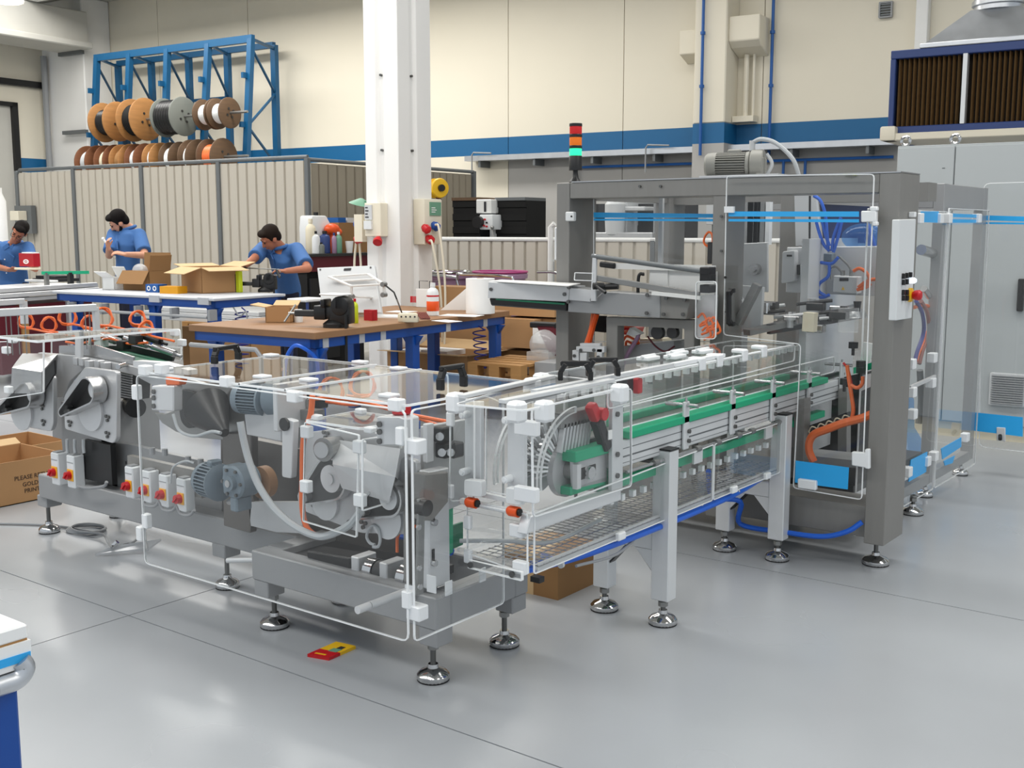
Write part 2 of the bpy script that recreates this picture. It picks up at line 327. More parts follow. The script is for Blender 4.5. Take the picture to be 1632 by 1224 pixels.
add('rib_body', MB().plate([(12.95, CEIL-.001), (12.95, 5.78), (13.0, 5.72), (13.2, 5.72), (13.25, 5.78), (13.25, CEIL-.001)], 'yz', -18.7, 6), 'column_white', t2_, smooth=0)
tb = thing('trim_1', 'white concrete roof beam with a flange along the left wall', 'beam', (-19.1, 10, 5), True, kind='structure')
add('beam_body', bp_, 'concrete', tb, smooth=0, bevel=0.02)
pl = thing('column_corner', 'pale concrete corner pilaster behind the blue reel rack', 'column', (-19.3, 14.6, 0), True, kind='structure')
add('shaft', MB().box(-20.3, -19.0, 14.35, 15.0, 0, CEIL), 'column_white', pl, smooth=0, bevel=0.02)
add('wall_pipe', MB().tube([(-20.1, 14.25, 0), (-20.1, 14.25, 5)], 0.06, sm=False), 'cable_gray', pl)
for z in (3.45, 4.95): add('bracket', MB().box(-19.6, -18.9, 14.22, 14.3, z, z+0.07), 'post_gray', pl)
p2 = thing('column_right', 'cream wall pilaster with a hopper shaped corbel', 'column', (-6.1, 14.7, 0), True, kind='structure')
add('shaft', MB().box(-6.32, -5.86, 14.55, 15.0, 3.03, CEIL), 'wall_cream', p2, smooth=0, bevel=0.015)
add('painted_band', MB().box(-6.32, -5.86, 14.55, 15.0, 2.76, 3.03), 'stripe_blue', p2, smooth=0)
add('lower_shaft', MB().box(-6.32, -5.86, 14.55, 15.0, 0, 2.76), 'wall_gray', p2, smooth=0)
add('corbel', MB().plate([(14.62, 4.42), (14.62, 4.1), (14.72, 4.02), (15.0, 3.92), (15.0, 4.42)], 'yz', -5.86, -5.43), 'wall_cream', p2, smooth=0, bevel=0.01)
add('corbel', MB().plate([(14.72, 4.32), (14.72, 4.0), (15.0, 3.9), (15.0, 4.32)], 'yz', -6.62, -6.32), 'wall_cream', p2, smooth=0, bevel=0.01)
add('downpipe', MB().tube([(-5.7, 14.9, 3.1), (-5.7, 14.9, 3.95)], 0.035, sm=False).tube([(-5.6, 14.92, 3.1), (-5.6, 14.92, 3.95)], 0.02, sm=False), 'wall_cream', p2)
add('junction_box', MB().box(-5.85, -5.55, 14.8, 14.98, 3.05, 3.13), 'cream', p2)
col = thing('column_centre', 'white grooved concrete column in the middle of the hall', 'column', (-6.9, 8.7, 0), True, kind='structure')
cu0, cu1, cv0, cv1 = onv(583, 300, 8.5).x, onv(636, 300, 8.5).x, 8.5, 9.02
cbm = [(cu0, cv0), (cu0+0.14, cv0), (cu0+0.16, cv0+0.035), (cu0+0.215, cv0+0.035), (cu0+0.235, cv0), (cu1, cv0), (cu1, cv0+0.19), (cu1-0.035, cv0+0.21), (cu1-0.035, cv0+0.27), (cu1, cv0+0.29), (cu1, cv1), (cu0, cv1)]
add('shaft', MB().plate(cbm, 'xy', 0, CEIL), 'column_white', col, smooth=0, bevel=0.006)
for z in (2.35, 3.05, 3.9): add('fixing_bolt', MB().cyl((cu0+0.19, cv0+0.036, z), (cu0+0.19, cv0+0.01, z), 0.012, n=8), 'screw', col); add('fixing_bolt', MB().cyl((cu1-0.036, cv0+0.24, z), (cu1-0.01, cv0+0.24, z), 0.012, n=8), 'screw', col)

# ------------------------------------------------------------------ fixtures on the back wall
ct = thing('cable_tray', 'long pale cable tray on the back wall under the blue band', 'cable tray', (-7, 14.9, 2.68), True)
add('tray', MB().box(-10.25, -3.6, 14.7, 14.98, 2.66, 2.74), 'galvanised', ct)
for k in range(7): add('bracket', MB().box(-10+k, -9.96+k, 14.72, 15, 2.56, 2.66), 'post_gray', ct)
solo('compressed_air_pipe', MB().tube([(-8.35, 14.93, 2.3), (-8.35, 14.93, 2.52), (-8.2, 14.93, 2.52), (-3.7, 14.93, 2.52)], 0.02, sm=False).tube([(-5.15, 14.93, 2.52), (-5.15, 14.93, 1.2)], 0.02, sm=False).tube([(-4.85, 14.93, 2.52), (-4.85, 14.93, 1.6)], 0.02, sm=False), 'pipe_blue', 'blue horizontal pipe running below the cable tray', 'pipe', True, (-6, 14.93, 2.5))
for uu, lab in ((-6.18, 'blue vertical pipe on the face of the cream pilaster'), (-5.36, 'blue vertical pipe on the wall right of the corbel')):
    vv = 14.5 if uu < -6 else 14.93
    q = thing('wall_pipe', lab, 'pipe', (uu, vv, 2.8), True)
    add('pipe', MB().tube([(uu, vv, 2.6), (uu, vv, CEIL)], 0.022, sm=False), 'pipe_blue', q)
    for z in (3.5, 4.2, 4.9): add('clamp', MB().cyl((uu, vv, z), (uu, vv, z+0.04), 0.034, n=10), 'pipe_blue', q)
for k, (px, lab) in enumerate(((750+2, 'thin grey hooked conduit above the dark milling machine'), (1029, 'thin grey hooked conduit right of the signal tower'))):
    a = onv(px, 255 if k == 0 else 243, 14.6)
    solo('hooked_conduit', MB().tube([(a.x, 14.6, 1.9 if k == 0 else 2.4), (a.x, 14.6, 2.74), (a.x+0.03, 14.6, 2.78), (a.x+0.36, 14.6, 2.76)], 0.012, sm=False), 'cable_gray', lab, 'conduit', True, (a.x, 14.6, 2.5))
a = onv(1411, 15, 14.95)
vt = thing('wall_vent', 'small square grey vent high on the back wall', 'vent', (a.x, 14.98, a.z), True)
add('vent_frame', MB().plate(rrect(0.17, 0.2, 0.01, 2, a.x, a.z), 'xz', 14.95, 15.0, holes=[rrect(0.13, 0.16, 0.005, 1, a.x, a.z)]), 'cable_gray', vt)
for k in range(5): add('slat', MB().box(a.x-0.065, a.x+0.065, 14.96, 14.99, a.z-0.07+k*0.032, a.z-0.052+k*0.032), 'post_gray', vt)
a = onv(1472, 8, 14.9)
solo('wall_duct', MB().box(a.x-0.08, a.x+0.07, 14.85, 15, 3.5, 4.55), 'white_paint', 'white vertical trunking beside the metal extraction hood', 'trunking', True, (a.x, 14.9, 3.5), bevel=0.01)
# filter unit and extraction hood, standing on posts behind the cabinet
fu = thing('air_filter_unit', 'blue framed air filter box with brown pleated filters', 'air filter', (-2.2, 11.7, 0), True)
add('frame', MB().box(-2.92, -1.1, 11.5, 12.3, 3.25, 3.33).box(-2.92, -2.87, 11.5, 12.3, 2.6, 3.25).box(-2.92, -1.1, 11.5, 12.3, 2.52, 2.6), 'navy', fu, bevel=0.006)
add('backing', MB().box(-2.87, -1.1, 11.62, 11.66, 2.6, 3.25), 'filter_dark', fu)
add('divider', MB().box(-2.245, -2.205, 11.49, 11.6, 2.6, 3.25), 'alu_profile', fu)
add('ledge', MB().box(-2.96, -1.1, 11.42, 12.3, 2.46, 2.53), 'cream', fu, bevel=0.008)
add('ledge_end', MB().box(-2.97, -2.82, 11.40, 11.6, 2.46, 2.60), 'cream', fu, bevel=0.02, seg=2)
for k in range(38):
    uu = -2.845+k*0.0455
    if abs(uu+2.225) < 0.03: continue
    add('filter_pleat', MB().plate([(uu-0.015, 11.62), (uu, 11.535), (uu+0.015, 11.62)], 'xy', 2.6, 3.25), 'filter_brown', fu, smooth=0)
for uu in (-2.85, -1.2): add('post', MB().box(uu-0.04, uu+0.04, 12.1, 12.2, 0, 2.52), 'navy', fu)
hd = thing('extraction_hood', 'shiny galvanised sheet metal hood with round duct above the filters', 'hood', (-2.0, 11.9, 3.34), True)
hood = MB(); bmh = hood.bm
lo = [(-2.62, 11.52), (-1.42, 11.52), (-1.42, 12.3), (-2.62, 12.3)]; hi = [(-2.24, 11.72), (-1.8, 11.72), (-1.8, 12.1), (-2.24, 12.1)]
L = [bmh.verts.new((x, y, 3.37)) for x, y in lo]; U = [bmh.verts.new((x, y, 3.68)) for x, y in hi]
for i in range(4): bmh.faces.new((L[i], L[(i+1) % 4], U[(i+1) % 4], U[i]))
bmh.faces.new(U)
add('hood_cone', hood, 'galvanised', hd, smooth=0)
add('hood_rim', MB().box(-2.65, -1.39, 11.49, 12.33, 3.33, 3.375), 'galvanised', hd, bevel=0.006)
add('duct', MB().cyl((-2.02, 11.91, 3.68), (-2.02, 11.91, CEIL), 0.23, n=28), 'galvanised', hd)
add('duct_ring', MB().lathe([(0.235, 0), (0.25, 0.01), (0.25, 0.05), (0.235, 0.06)], (-2.02, 11.91, 3.72), n=28), 'galvanised', hd)
hb = thing('high_bay_lamp', 'glowing warm hall lamp hanging at the top left', 'lamp', (0, 0, 0))
p = EYE+ray(12, 3)*14.0
hb.location = p; hb['bx'], hb['by'], hb['bz'] = p
add('lamp_bowl', MB().lathe([(0.20, 0.0), (0.17, 0.12), (0.06, 0.25), (0.06, 0.4)], p, n=20), 'white_paint', hb)
add('lamp_glass', MB().lathe([(0.0, -0.02), (0.15, -0.015), (0.19, 0.0), (0.19, 0.01)], p, n=20), 'lamp_warm', hb)
add('hanger', MB().cyl(p+Vector((0, 0, 0.4)), (p.x, p.y, CEIL), 0.012, n=8), 'cable_gray', hb)

# ------------------------------------------------------------------ reel rack with cable reels
rk = thing('reel_rack', 'tall blue steel rack of leaning uprights holding wooden cable reels', 'rack', (-16, 14.2, 0), True)
fx = [(155, 98, 150, 237), (207, 90, 202, 237), (267, 82, 263, 230), (332, 72, 325, 226), (400, 61, 393, 245)]
bx_ = [187, 240, 300, 362, 437]
FT = []; BT = []
for (x0, y0, x1, y1), xb in zip(fx, bx_):
    t = onv(x0, y0, 13.75); b = onv(x1, y1, 13.6); t.z = 4.72
    g_ = b+(b-t)*(b.z/max(0.1, (t.z-b.z))); g_.z = 0
    bk = onv(xb, 82, 14.7); bt = Vector((bk.x, 14.7, 4.78)); bb = Vector((bk.x, 14.7, 0))
    FT.append((t, g_)); BT.append((bt, bb))
    add('front_upright', MB().obox(t, g_, 0.10, 0.09, (0, 1, 0)), 'rack_blue', rk)
    add('rear_upright', MB().obox(bt, bb, 0.11, 0.09, (0, 1, 0)), 'rack_blue', rk)
    for j, (z0, z1) in enumerate(((4.6, 3.95), (3.95, 3.3), (3.3, 2.7), (2.7, 2.0), (2.0, 1.2))):
        fa = lambda z: g_.lerp(t, z/t.z); ba = lambda z: Vector((bt.x, bt.y, z))
        p, q = (fa(z0), ba(z1)) if j % 2 == 0 else (ba(z0), fa(z1))
        add('brace', MB().obox(p, q, 0.035, 0.03), 'rack_blue', rk)
    add('tie', MB().obox(t, Vector((bt.x, bt.y, t.z)), 0.05, 0.04), 'rack_blue', rk)
    for z in (4.12, 3.32): add('rod_bracket', MB().obox(g_.lerp(t, z/t.z)+Vector((-0.03, -0.14, 0)), g_.lerp(t, z/t.z)+Vector((-0.03, 0, 0)), 0.05, 0.09), 'rack_blue', rk)
add('top_beam', MB().obox(FT[0][0]+Vector((-.05, 0, 0)), FT[-1][0]+Vector((.05, 0, 0)), 0.08, 0.12), 'rack_blue', rk)
add('rear_beam', MB().obox(BT[0][0], BT[-1][0], 0.08, 0.10), 'rack_blue', rk)
add('middle_beam', MB().obox((BT[1][0].x, 14.66, 3.95), (BT[3][0].x, 14.66, 3.95), 0.05, 0.05), 'rack_blue', rk)
RV = 13.25
a0 = onv(152, 197, RV); a1 = onv(386, 178, RV); RZ = (a0.z+a1.z)/2
add('reel_rod', MB().cyl((a0.x-0.1, RV, RZ), (a1.x+0.12, RV, RZ), 0.022, n=10), 'steel', rk)
b0 = onv(140, 262, RV); b1 = onv(385, 247, RV); RZ2 = (b0.z+b1.z)/2
add('reel_rod', MB().cyl((b0.x-0.1, RV, RZ2), (b1.x+0.15, RV, RZ2), 0.022, n=10), 'steel', rk)
def reel(px0, px1, py, dia, row_z, flange, core, label, group, core_r=0.62, lid=True):
    a = onv(px0, py, RV).x; b = onv(px1, py, RV).x; r = dia/2/FPX*onv(px0, py, RV).length
    t = thing('cable_reel', label, 'cable reel', ((a+b)/2, RV, row_z), True, group)
    for x in (a, b):
        add('flange', MB().lathe([(r*0.12, -0.018), (r*0.94, -0.018), (r, -0.008), (r, 0.008), (r*0.94, 0.018), (r*0.12, 0.018)], (x, RV, row_z), (1, 0, 0), n=32), flange, t)
        s = 1 if x == b else -1
        bolts = MB()
        for k in range(4): bolts.cyl((x+s*0.016, RV+0.3*r*cos(k*pi/2+.5), row_z+0.3*r*sin(k*pi/2+.5)), (x+s*0.026, RV+0.3*r*cos(k*pi/2+.5), row_z+0.3*r*sin(k*pi/2+.5)), 0.022, n=8)
        add('flange_bolts', bolts, 'dark_steel', t)
    wnd = MB(); n = 7; prof = []
    for k in range(n): x = a+0.02+(b-a-0.04)*k/n; h = (b-a-0.04)/n; prof += [(r*core_r, x-a), (r*core_r+0.012, x-a+h/2)]
    prof.append((r*core_r, b-a-0.02)); wnd.lathe(prof, (a, RV, row_z), (1, 0, 0), n=28)
    add('wound_cable', wnd, core, t)
    return t
G1, G2 = 'cable reels on the upper rod of the blue rack', 'cable reels on the lower rod of the blue rack'
reel(166, 189, 197, 56, RZ, 'wood_orange', 'black', 'orange pine cable reel with black cable, leftmost on the upper rod', G1)
reel(212, 233, 194, 61, RZ, 'wood_orange', 'black_soft', 'largest orange pine cable reel, second on the upper rod', G1, 0.7)
reel(263, 293, 187, 56, RZ, 'wood_gray', 'black', 'grey painted cable reel full of black cable on the upper rod', G1, 0.85)
reel(325, 343, 183, 45, RZ, 'wood_brown', 'white_plastic', 'small brown reel with white cable, behind the rightmost reel of the upper rod', G1, 0.6)
reel(347, 366, 180, 45, RZ, 'wood_brown', 'white_plastic', 'small dark brown reel with white cable, rightmost on the upper rod', G1, 0.6)
for i, (x0, x1, fm, cm, lab) in enumerate(((142, 158, 'wood_red', 'light_gray', 'reddish reel with grey cable, leftmost of the lower row behind the fence'), (172, 186, 'wood_red', 'ivory', 'reddish reel second of the lower row behind the fence'), (196, 210, 'wood_orange', 'wood', 'pale pine reel third of the lower row behind the fence'),
        (220, 234, 'wood_red', 'white_plastic', 'reddish reel with white cable in the middle of the lower row'), (248, 259, 'wood_orange', 'paper', 'orange pine reel with a thin white winding in the lower row'), (274, 289, 'wood_brown', 'paper', 'dark brown reel with white cable in the lower row'),
        (306, 318, 'wood_brown', 'paper', 'narrow dark reel with white cable, second from the right in the lower row'), (335, 357, 'wood_brown', 'orange_hose', 'dark brown reel with bright orange cable, rightmost of the lower row'))):
    reel(x0, x1, 262, 55 if i > 5 else 50, RZ2, fm, cm, lab, G2, 0.66)

# ------------------------------------------------------------------ corrugated partitions
def sheet(u0, u1, along_u, c, z0, z1, pitch=0.155, depth=0.024):
    m = MB(); n = max(2, int((u1-u0)/pitch)); p = (u1-u0)/n; pts = []
    for k in range(n):
        s = u0+k*p; pts += [(s, 0), (s+p*0.76, 0), (s+p*0.82, depth), (s+p*0.94, depth)]
    pts.append((u1, 0))
    V = []
    for z in (z0, z1): V.append([m.bm.verts.new((s, c+d, z) if along_u else (c-d, s, z)) for s, d in pts])
    for i in range(len(pts)-1): m.bm.faces.new((V[0][i], V[0][i+1], V[1][i+1], V[1][i]))
    return m
fe = thing('partition_fence', 'tall beige corrugated metal fence behind the three workers', 'fence', (-12.4, 10.3, 0), True)
fp = [-15.32, -13.99, -12.53, -11.04, -9.51]
for i in range(4): add('corrugated_sheet', sheet(fp[i]+0.03, fp[i+1]-0.03, True, 10.3, 0.12, 2.43), 'fence_beige', fe, smooth=0)
for i, uu in enumerate(fp): add('post', MB().box(uu-0.03, uu+0.03, 10.27, 10.33, 0, 2.46), 'post_gray', fe, bevel=0.006)
add('top_rail', MB().tube([(-15.32, 10.3, 0.1), (-15.32, 10.3, 2.40), (-15.25, 10.3, 2.47), (-9.5, 10.3, 2.47)], 0.025, sm=False), 'post_gray', fe)
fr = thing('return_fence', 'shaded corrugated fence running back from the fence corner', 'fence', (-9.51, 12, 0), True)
for a, b in ((10.36, 12.05), (12.1, 13.85)): add('corrugated_sheet', sheet(a, b, False, -9.51, 0.12, 2.40), 'fence_beige_shade', fr, smooth=0)  # same beige sheet, coloured darker for the shade it stands in
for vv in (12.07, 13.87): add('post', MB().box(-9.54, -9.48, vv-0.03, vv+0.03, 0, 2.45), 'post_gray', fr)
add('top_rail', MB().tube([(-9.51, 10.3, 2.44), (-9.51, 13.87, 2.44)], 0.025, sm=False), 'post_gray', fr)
lf = thing('low_fence', 'low beige corrugated fence behind the pink waste bags', 'fence', (-6, 10.5, 0), True)
for a, b in ((-8.3, -7.9), (-7.84, -6.2), (-6.14, -5.0), (-4.94, -3.2)): add('corrugated_sheet', sheet(a, b, True, 10.5, 0.1, 1.47, 0.145), 'fence_beige', lf, smooth=0)
for uu in (-7.87, -4.97): add('post', MB().box(uu-0.025, uu+0.025, 10.48, 10.53, 0, 1.5), 'post_gray', lf)
add('top_rail', MB().tube([(-8.3, 10.5, 1.49), (-3.2, 10.5, 1.49)], 0.022, sm=False), 'white_paint', lf)
add('white_post', MB().tube([(-6.17, 10.46, 0), (-6.17, 10.46, 1.62), (-6.12, 10.46, 1.66)], 0.03, sm=False), 'white_paint', lf)

# ------------------------------------------------------------------ machines beyond the low fence
mm = thing('milling_machine', 'milling machine with black bellows and a white control head behind the low fence', 'machine', (-7.5, 12.3, 0), True)
for px0, px1, k in ((721, 764, 0), (790, 838, 1)):
    a, b = onv(px0, 320, 12.3), onv(px1, 375, 12.3); mb = MB(); n = 9
    for i in range(n):
        z0 = 1.2+(a.z-1.2)*i/n; z1 = 1.2+(a.z-1.2)*(i+1)/n
        mb.box(a.x, b.x, 12.3+0.02*(i % 2), 12.8, z0, z1)
    add('bellows', mb, 'black_soft', mm, smooth=0)
    add('bellows_rail', MB().box(a.x, b.x, 12.28, 12.8, a.z, a.z+0.04), 'wood_brown' if k == 0 else 'post_gray', mm)
a, b = onv(762, 318, 12.2), onv(786, 340, 12.2)
add('head', MB().box(a.x, b.x, 12.15, 12.8, b.z, a.z), 'white_paint', mm, bevel=0.01)
add('nameplate', MB().box(a.x+0.13, a.x+0.16, 12.14, 12.15, b.z+0.02, a.z-0.03), 'ink_dark', mm)
a, b = onv(764, 342, 12.1), onv(785, 366, 12.1)
add('control_panel', MB().box(a.x, b.x, 12.1, 12.6, b.z, a.z), 'panel_gray', mm, bevel=0.012, seg=2)
for i, (du, dz, m) in enumerate(((0.09, 0.13, 'red'), (0.12, 0.09, 'black'), (0.08, 0.05, 'red'), (0.12, 0.04, 'red'), (0.06, 0.1, 'black'))):
    add('push_button', MB().cyl((a.x+du, 12.1, b.z+dz), (a.x+du, 12.08, b.z+dz), 0.012, n=10), m, mm)
add('hand_wheel', MB().cyl((a.x+0.0, 12.1, (a.z+b.z)/2), (a.x+0.0, 12.04, (a.z+b.z)/2), 0.075, n=20), 'black', mm)
add('lever', MB().cyl((a.x+0.2, 12.1, 1.6), (a.x+0.28, 12.0, 1.45), 0.008, n=8).ball((a.x+0.2, 12.1, 1.62), 0.025), 'steel', mm)
add('column', MB().box(a.x-0.05, a.x+0.2, 12.4, 13.0, 0, 1.9).box(a.x-0.5, a.x+0.8, 12.3, 13.0, 0, 1.2), 'light_gray', mm, bevel=0.02)
ml = thing('turret_mill', 'grey knee milling machine seen through the portal opening', 'machine', (-5.6, 12.6, 0), True)
for px0, px1 in ((948, 980), (1006, 1050), (1056, 1091)):
    a, b = onv(px0, 325, 12.7), onv(px1, 384, 12.7); mb = MB()
    for i in range(8): z0 = 1.2+(a.z-1.2)*i/8; mb.box(a.x, b.x, 12.7+0.02*(i % 2), 13.1, z0, z0+(a.z-1.2)/8)
    add('bellows', mb, 'dark_steel', ml, smooth=0)
a, b = onv(981, 318, 12.5), onv(1004, 383, 12.5)
add('column', MB().box(a.x, b.x, 12.4, 13.2, 0, a.z+0.05), 'light_gray', ml, bevel=0.02)
add('head', MB().lathe([(0.07, -0.25), (0.12, -0.2), (0.13, 0.0), (0.13, 0.16), (0.1, 0.2), (0.08, 0.22)], ((a.x+b.x)/2, 12.3, 1.74), n=20), 'light_gray', ml)
add('ram', MB().box(a.x-0.02, a.x+0.5, 12.3, 12.6, 1.82, 1.87), 'light_gray', ml, bevel=0.01)
a, b = onv(950, 372, 12.3), onv(1045, 384, 12.3)
add('table', MB().box(a.x, b.x, 12.2, 12.8, 1.47, 1.56), 'machined', ml, bevel=0.008)
add('conduit', MB().tube([(b.x-0.02, 12.3, 1.5), (b.x-0.02, 12.3, 2.05)], 0.015, sm=False).tube([(b.x+0.1, 12.3, 1.4), (b.x+0.1, 12.3, 1.95)], 0.02, sm=False), 'cable_gray', ml)
add('body', MB().box(a.x, b.x+0.5, 12.7, 13.2, 0, 1.45), 'wall_gray', ml)
wc = thing('wall_cupboard', 'pale wall cupboard behind the knee mill at the portal post', 'cupboard', (-4.6, 12.9, 0), True)
a, b = onv(1128, 318, 12.8), onv(1160, 358, 12.8)
add('body', MB().box(a.x-0.02, b.x, 12.8, 13.1, b.z, a.z), 'light_gray', wc, bevel=0.008)
add('leg', MB().box(a.x, a.x+0.06, 12.95, 13.05, 0, b.z), 'post_gray', wc); add('leg', MB().box(b.x-0.08, b.x-0.02, 12.95, 13.05, 0, b.z), 'post_gray', wc)
hr = thing('hose_reel', 'yellow hose reel on an arm beside the white column', 'hose reel', (-7.6, 10.6, 0), True)
a = onv(697, 300, 10.6)
add('drum', MB().lathe([(0.05, -0.09), (0.105, -0.085), (0.115, -0.06), (0.085, -0.05), (0.085, 0.05), (0.115, 0.06), (0.105, 0.085), (0.05, 0.09)], a, (0.9, -0.45, 0.0), n=24), 'yellow', hr)
add('hub', MB().cyl(a-Vector((0.11, -0.055, 0)), a+Vector((0.11, -0.055, 0)), 0.04, n=14), 'black', hr)
add('bracket', MB().obox(a+Vector((-0.02, 0.05, 0.02)), a+Vector((-0.02, 0.05, -0.14)), 0.05, 0.03).obox(a+Vector((-0.02, 0.05, -0.12)), (a.x-0.02, 10.65, 0), 0.05, 0.05), 'dark_red', hr)

# ------------------------------------------------------------------ sockets on the column
def socket_panel(label, at, fac, wd, ht, dp):
    """fac 'v': on the front face (normal -v); 'u': on the right face (normal +u)."""
    t = thing('socket_panel', label, 'socket panel', at, True); x, y, z = at
    def bx(a0, a1, d0, d1, z0, z1): return MB().box(x+a0, x+a1, y-d1, y-d0, z+z0, z+z1) if fac == 'v' else MB().box(x+d0, x+d1, y+a0, y+a1, z+z0, z+z1)
    return t, bx
t, bx = socket_panel('grey socket box with one red plug on the left column face', onv(589, 327, 8.47), 'v', 0, 0, 0)
add('housing', bx(0.0, 0.20, -0.03, 0.08, -0.3, 0.02), 'cream', t, bevel=0.006); add('door', bx(0.01, 0.1, 0.08, 0.09, -0.14, 0.0), 'light_gray', t); add('flap', bx(0.01, 0.1, 0.08, 0.105, -0.23, -0.15), 'panel_gray', t)
for k in range(4): add('breaker_mark', bx(0.02, 0.05+0.01*(k % 2), 0.09, 0.093, -0.03-0.03*k, -0.02-0.03*k), 'ink_dark', t)
q = onv(603, 380, 8.40); add('red_socket', MB().lathe([(0.03, 0), (0.036, 0.02), (0.045, 0.03), (0.045, 0.06), (0.0, 0.065)], q, (0.3, -0.6, -0.6), n=16), 'red', t)
t, bx = socket_panel('grey socket box with green breaker panel and red plugs on the right column face', onu(660, 322, cu1-0.03), 'u', 0, 0, 0)
add('housing', bx(-0.02, 0.27, 0.0, 0.14, -0.41, 0.03), 'cream', t, bevel=0.012, seg=2); add('breaker_window', bx(0.06, 0.24, 0.14, 0.15, -0.13, 0.0), 'label_green', t)
for k in range(3): add('breaker_mark', bx(0.08, 0.14+0.02*(k % 2), 0.15, 0.153, -0.06-0.02*k, -0.052-0.02*k), 'paper', t)
for px, py, m in ((675, 361, 'red'), (690, 357, 'blue_paint'), (681, 378, 'red')):
    q = onu(px, py, cu1+0.11); add('plug', MB().lathe([(0.03, 0), (0.036, 0.02), (0.044, 0.03), (0.042, 0.07), (0.02, 0.09)], q, (0.8, -0.1, -0.5), n=14), m, t)
q = onu(684, 383, cu1+0.16); q2 = onu(694, 358, cu1+0.18)
for k, (s, e) in enumerate(((q, (cu1+0.2, 8.9, 0.0)), (q2, (cu1+0.28, 8.8, 0.02)))):
    s = Vector(s); e = Vector(e)
    solo('power_cable', MB().tube([s, s+Vector((0.06, -0.02, -0.06)), s.lerp(e, 0.4)+Vector((0.08, 0, 0)), e], 0.011), 'cream', ('white cable hanging from the red plug on the column' if k == 0 else 'white cable looping from the blue plug on the column'), 'cable', True, e)
t = thing('rear_socket_box', 'blue and red plugs on the hidden left side of the column', 'socket panel', (cu0-0.06, 8.8, 1.55), True)
q = onu(580, 355, cu0-0.06); q2 = onu(580, 377, cu0-0.06)
add('housing', MB().box(cu0-0.1, cu0, q.y-0.1, q.y+0.1, q2.z-0.05, q.z+0.08), 'cream', t)
add('plug', MB().lathe([(0.03, 0), (0.045, 0.04), (0.04, 0.1), (0.015, 0.12)], q, (-1, -0.1, -0.2), n=14), 'blue_paint', t); add('plug', MB().lathe([(0.03, 0), (0.045, 0.04), (0.04, 0.1), (0.015, 0.12)], q2, (-1, -0.1, -0.4), n=14), 'red', t)
add('cable', MB().tube([q2+Vector((-0.1, 0, -0.05)), q2+Vector((-0.13, 0, -0.3)), q2+Vector((-0.14, 0, -0.9))], 0.011).tube([q2+Vector((-0.06, 0, -0.05)), q2+Vector((-0.06, 0.02, -0.4)), q2+Vector((-0.07, 0, -0.9))], 0.011), 'cream', t)
solo('wall_lamp_shade', MB().lathe([(0.02, 0.06), (0.12, 0.0), (0.115, 0.0), (0.015, 0.05)], onu(575, 326, cu0-0.12), (0.25, 0, 1), n=18).cyl(onu(582, 322, cu0-0.05), (cu0, 8.9, 1.95), 0.012, n=8), 'label_green', 'small green lamp shade sticking out left of the column', 'lamp', True, (cu0-0.1, 8.8, 1.85))

# ------------------------------------------------------------------ tool bench with bottles against the return fence
tbn = thing('tool_cabinet', 'tall dark red tool bench behind the bent worker', 'tool bench', (-8.9, 11.7, 0), True)
TZ = onu(540, 404, -8.75).z
va, vb = onu(494, 404, -8.75).y, onu(590, 404, -8.75).y
add('top', MB().box(-9.4, -8.75, va, vb, TZ-0.03, TZ), 'dark_steel', tbn); add('apron', MB().box(-9.38, -8.78, va+0.02, vb-0.02, TZ-0.2, TZ-0.03), 'dark_red', tbn)
add('carcass', MB().box(-9.38, -8.84, va+0.04, vb-0.04, 0, TZ-0.2), 'black_soft', tbn)
for k in range(4): add('drawer', MB().box(-8.85, -8.8, va+0.06, va+(vb-va)*0.5, 0.1+0.24*k, 0.32+0.24*k), 'black', tbn)
for k in range(3): add('hanging_pliers', MB().cyl((-8.80, va+1.0+k*0.16, TZ-0.28), (-8.79, va+1.12+k*0.1, TZ-0.34), 0.012, n=6), 'steel', tbn)
def bottle(name, label, at, h, r, m, capm, group=None, neck=0.35, hallf=True):
    t = thing(name, label, 'bottle', at, hallf, group)
    add('body', MB().lathe([(0, 0), (r*0.92, 0), (r, 0.02*h), (r, h*0.68), (r*0.85, h*0.78), (r*neck, h*0.86), (r*neck, h*0.9), (0, h*0.9)], at, n=16), m, t)
    add('cap', MB().lathe([(0, h*0.88), (r*neck*1.25, h*0.88), (r*neck*1.2, h), (0, h)], at, n=12), capm, t); return t
GB = 'bottles and cans on the dark red tool bench'
def onbench(px, du=0.0): return (-8.95+du, onu(px, 404, -8.95+du).y, TZ)
jc = thing('jerry_can', 'white slanted jerry can on the dark red tool bench', 'canister', onbench(503, -0.2), True)
x, y, z = onbench(503, -0.2)
add('body', MB().plate([(y-0.17, z), (y+0.3, z), (y+0.26, z+0.22), (y+0.1, z+0.44), (y-0.15, z+0.44), (y-0.17, z+0.3)], 'yz', x-0.1, x+0.1), 'white_plastic', jc, bevel=0.02, seg=2); add('cap', MB().cyl((x, y+0.02, z+0.44), (x, y+0.02, z+0.48), 0.03, n=12), 'black', jc)
bottle('spray_bottle', 'white spray bottle in front of the slanted jerry can', onbench(503, 0.05), 0.26, 0.055, 'white_plastic', 'black', GB); bottle('spray_bottle', 'ivory bottle left of the slanted jerry can', onbench(496, 0.0), 0.40, 0.06, 'ivory', 'ivory', GB)
bottle('oil_bottle', 'dark blue bottle between jerry can and green spray can', onbench(518, 0.0), 0.26, 0.065, 'navy', 'black', GB); bottle('oil_bottle', 'olive small can beside the dark blue bottle', onbench(512, 0.1), 0.13, 0.04, 'wood_gray', 'black', GB)
bottle('spray_can', 'tall green spray can on the dark red tool bench', onbench(540, 0.12), 0.25, 0.04, 'label_green', 'white_plastic', GB); bottle('spray_can', 'pink spray can left of the tall green one', onbench(533, 0.1), 0.24, 0.03, 'purple_bag', 'navy', GB)
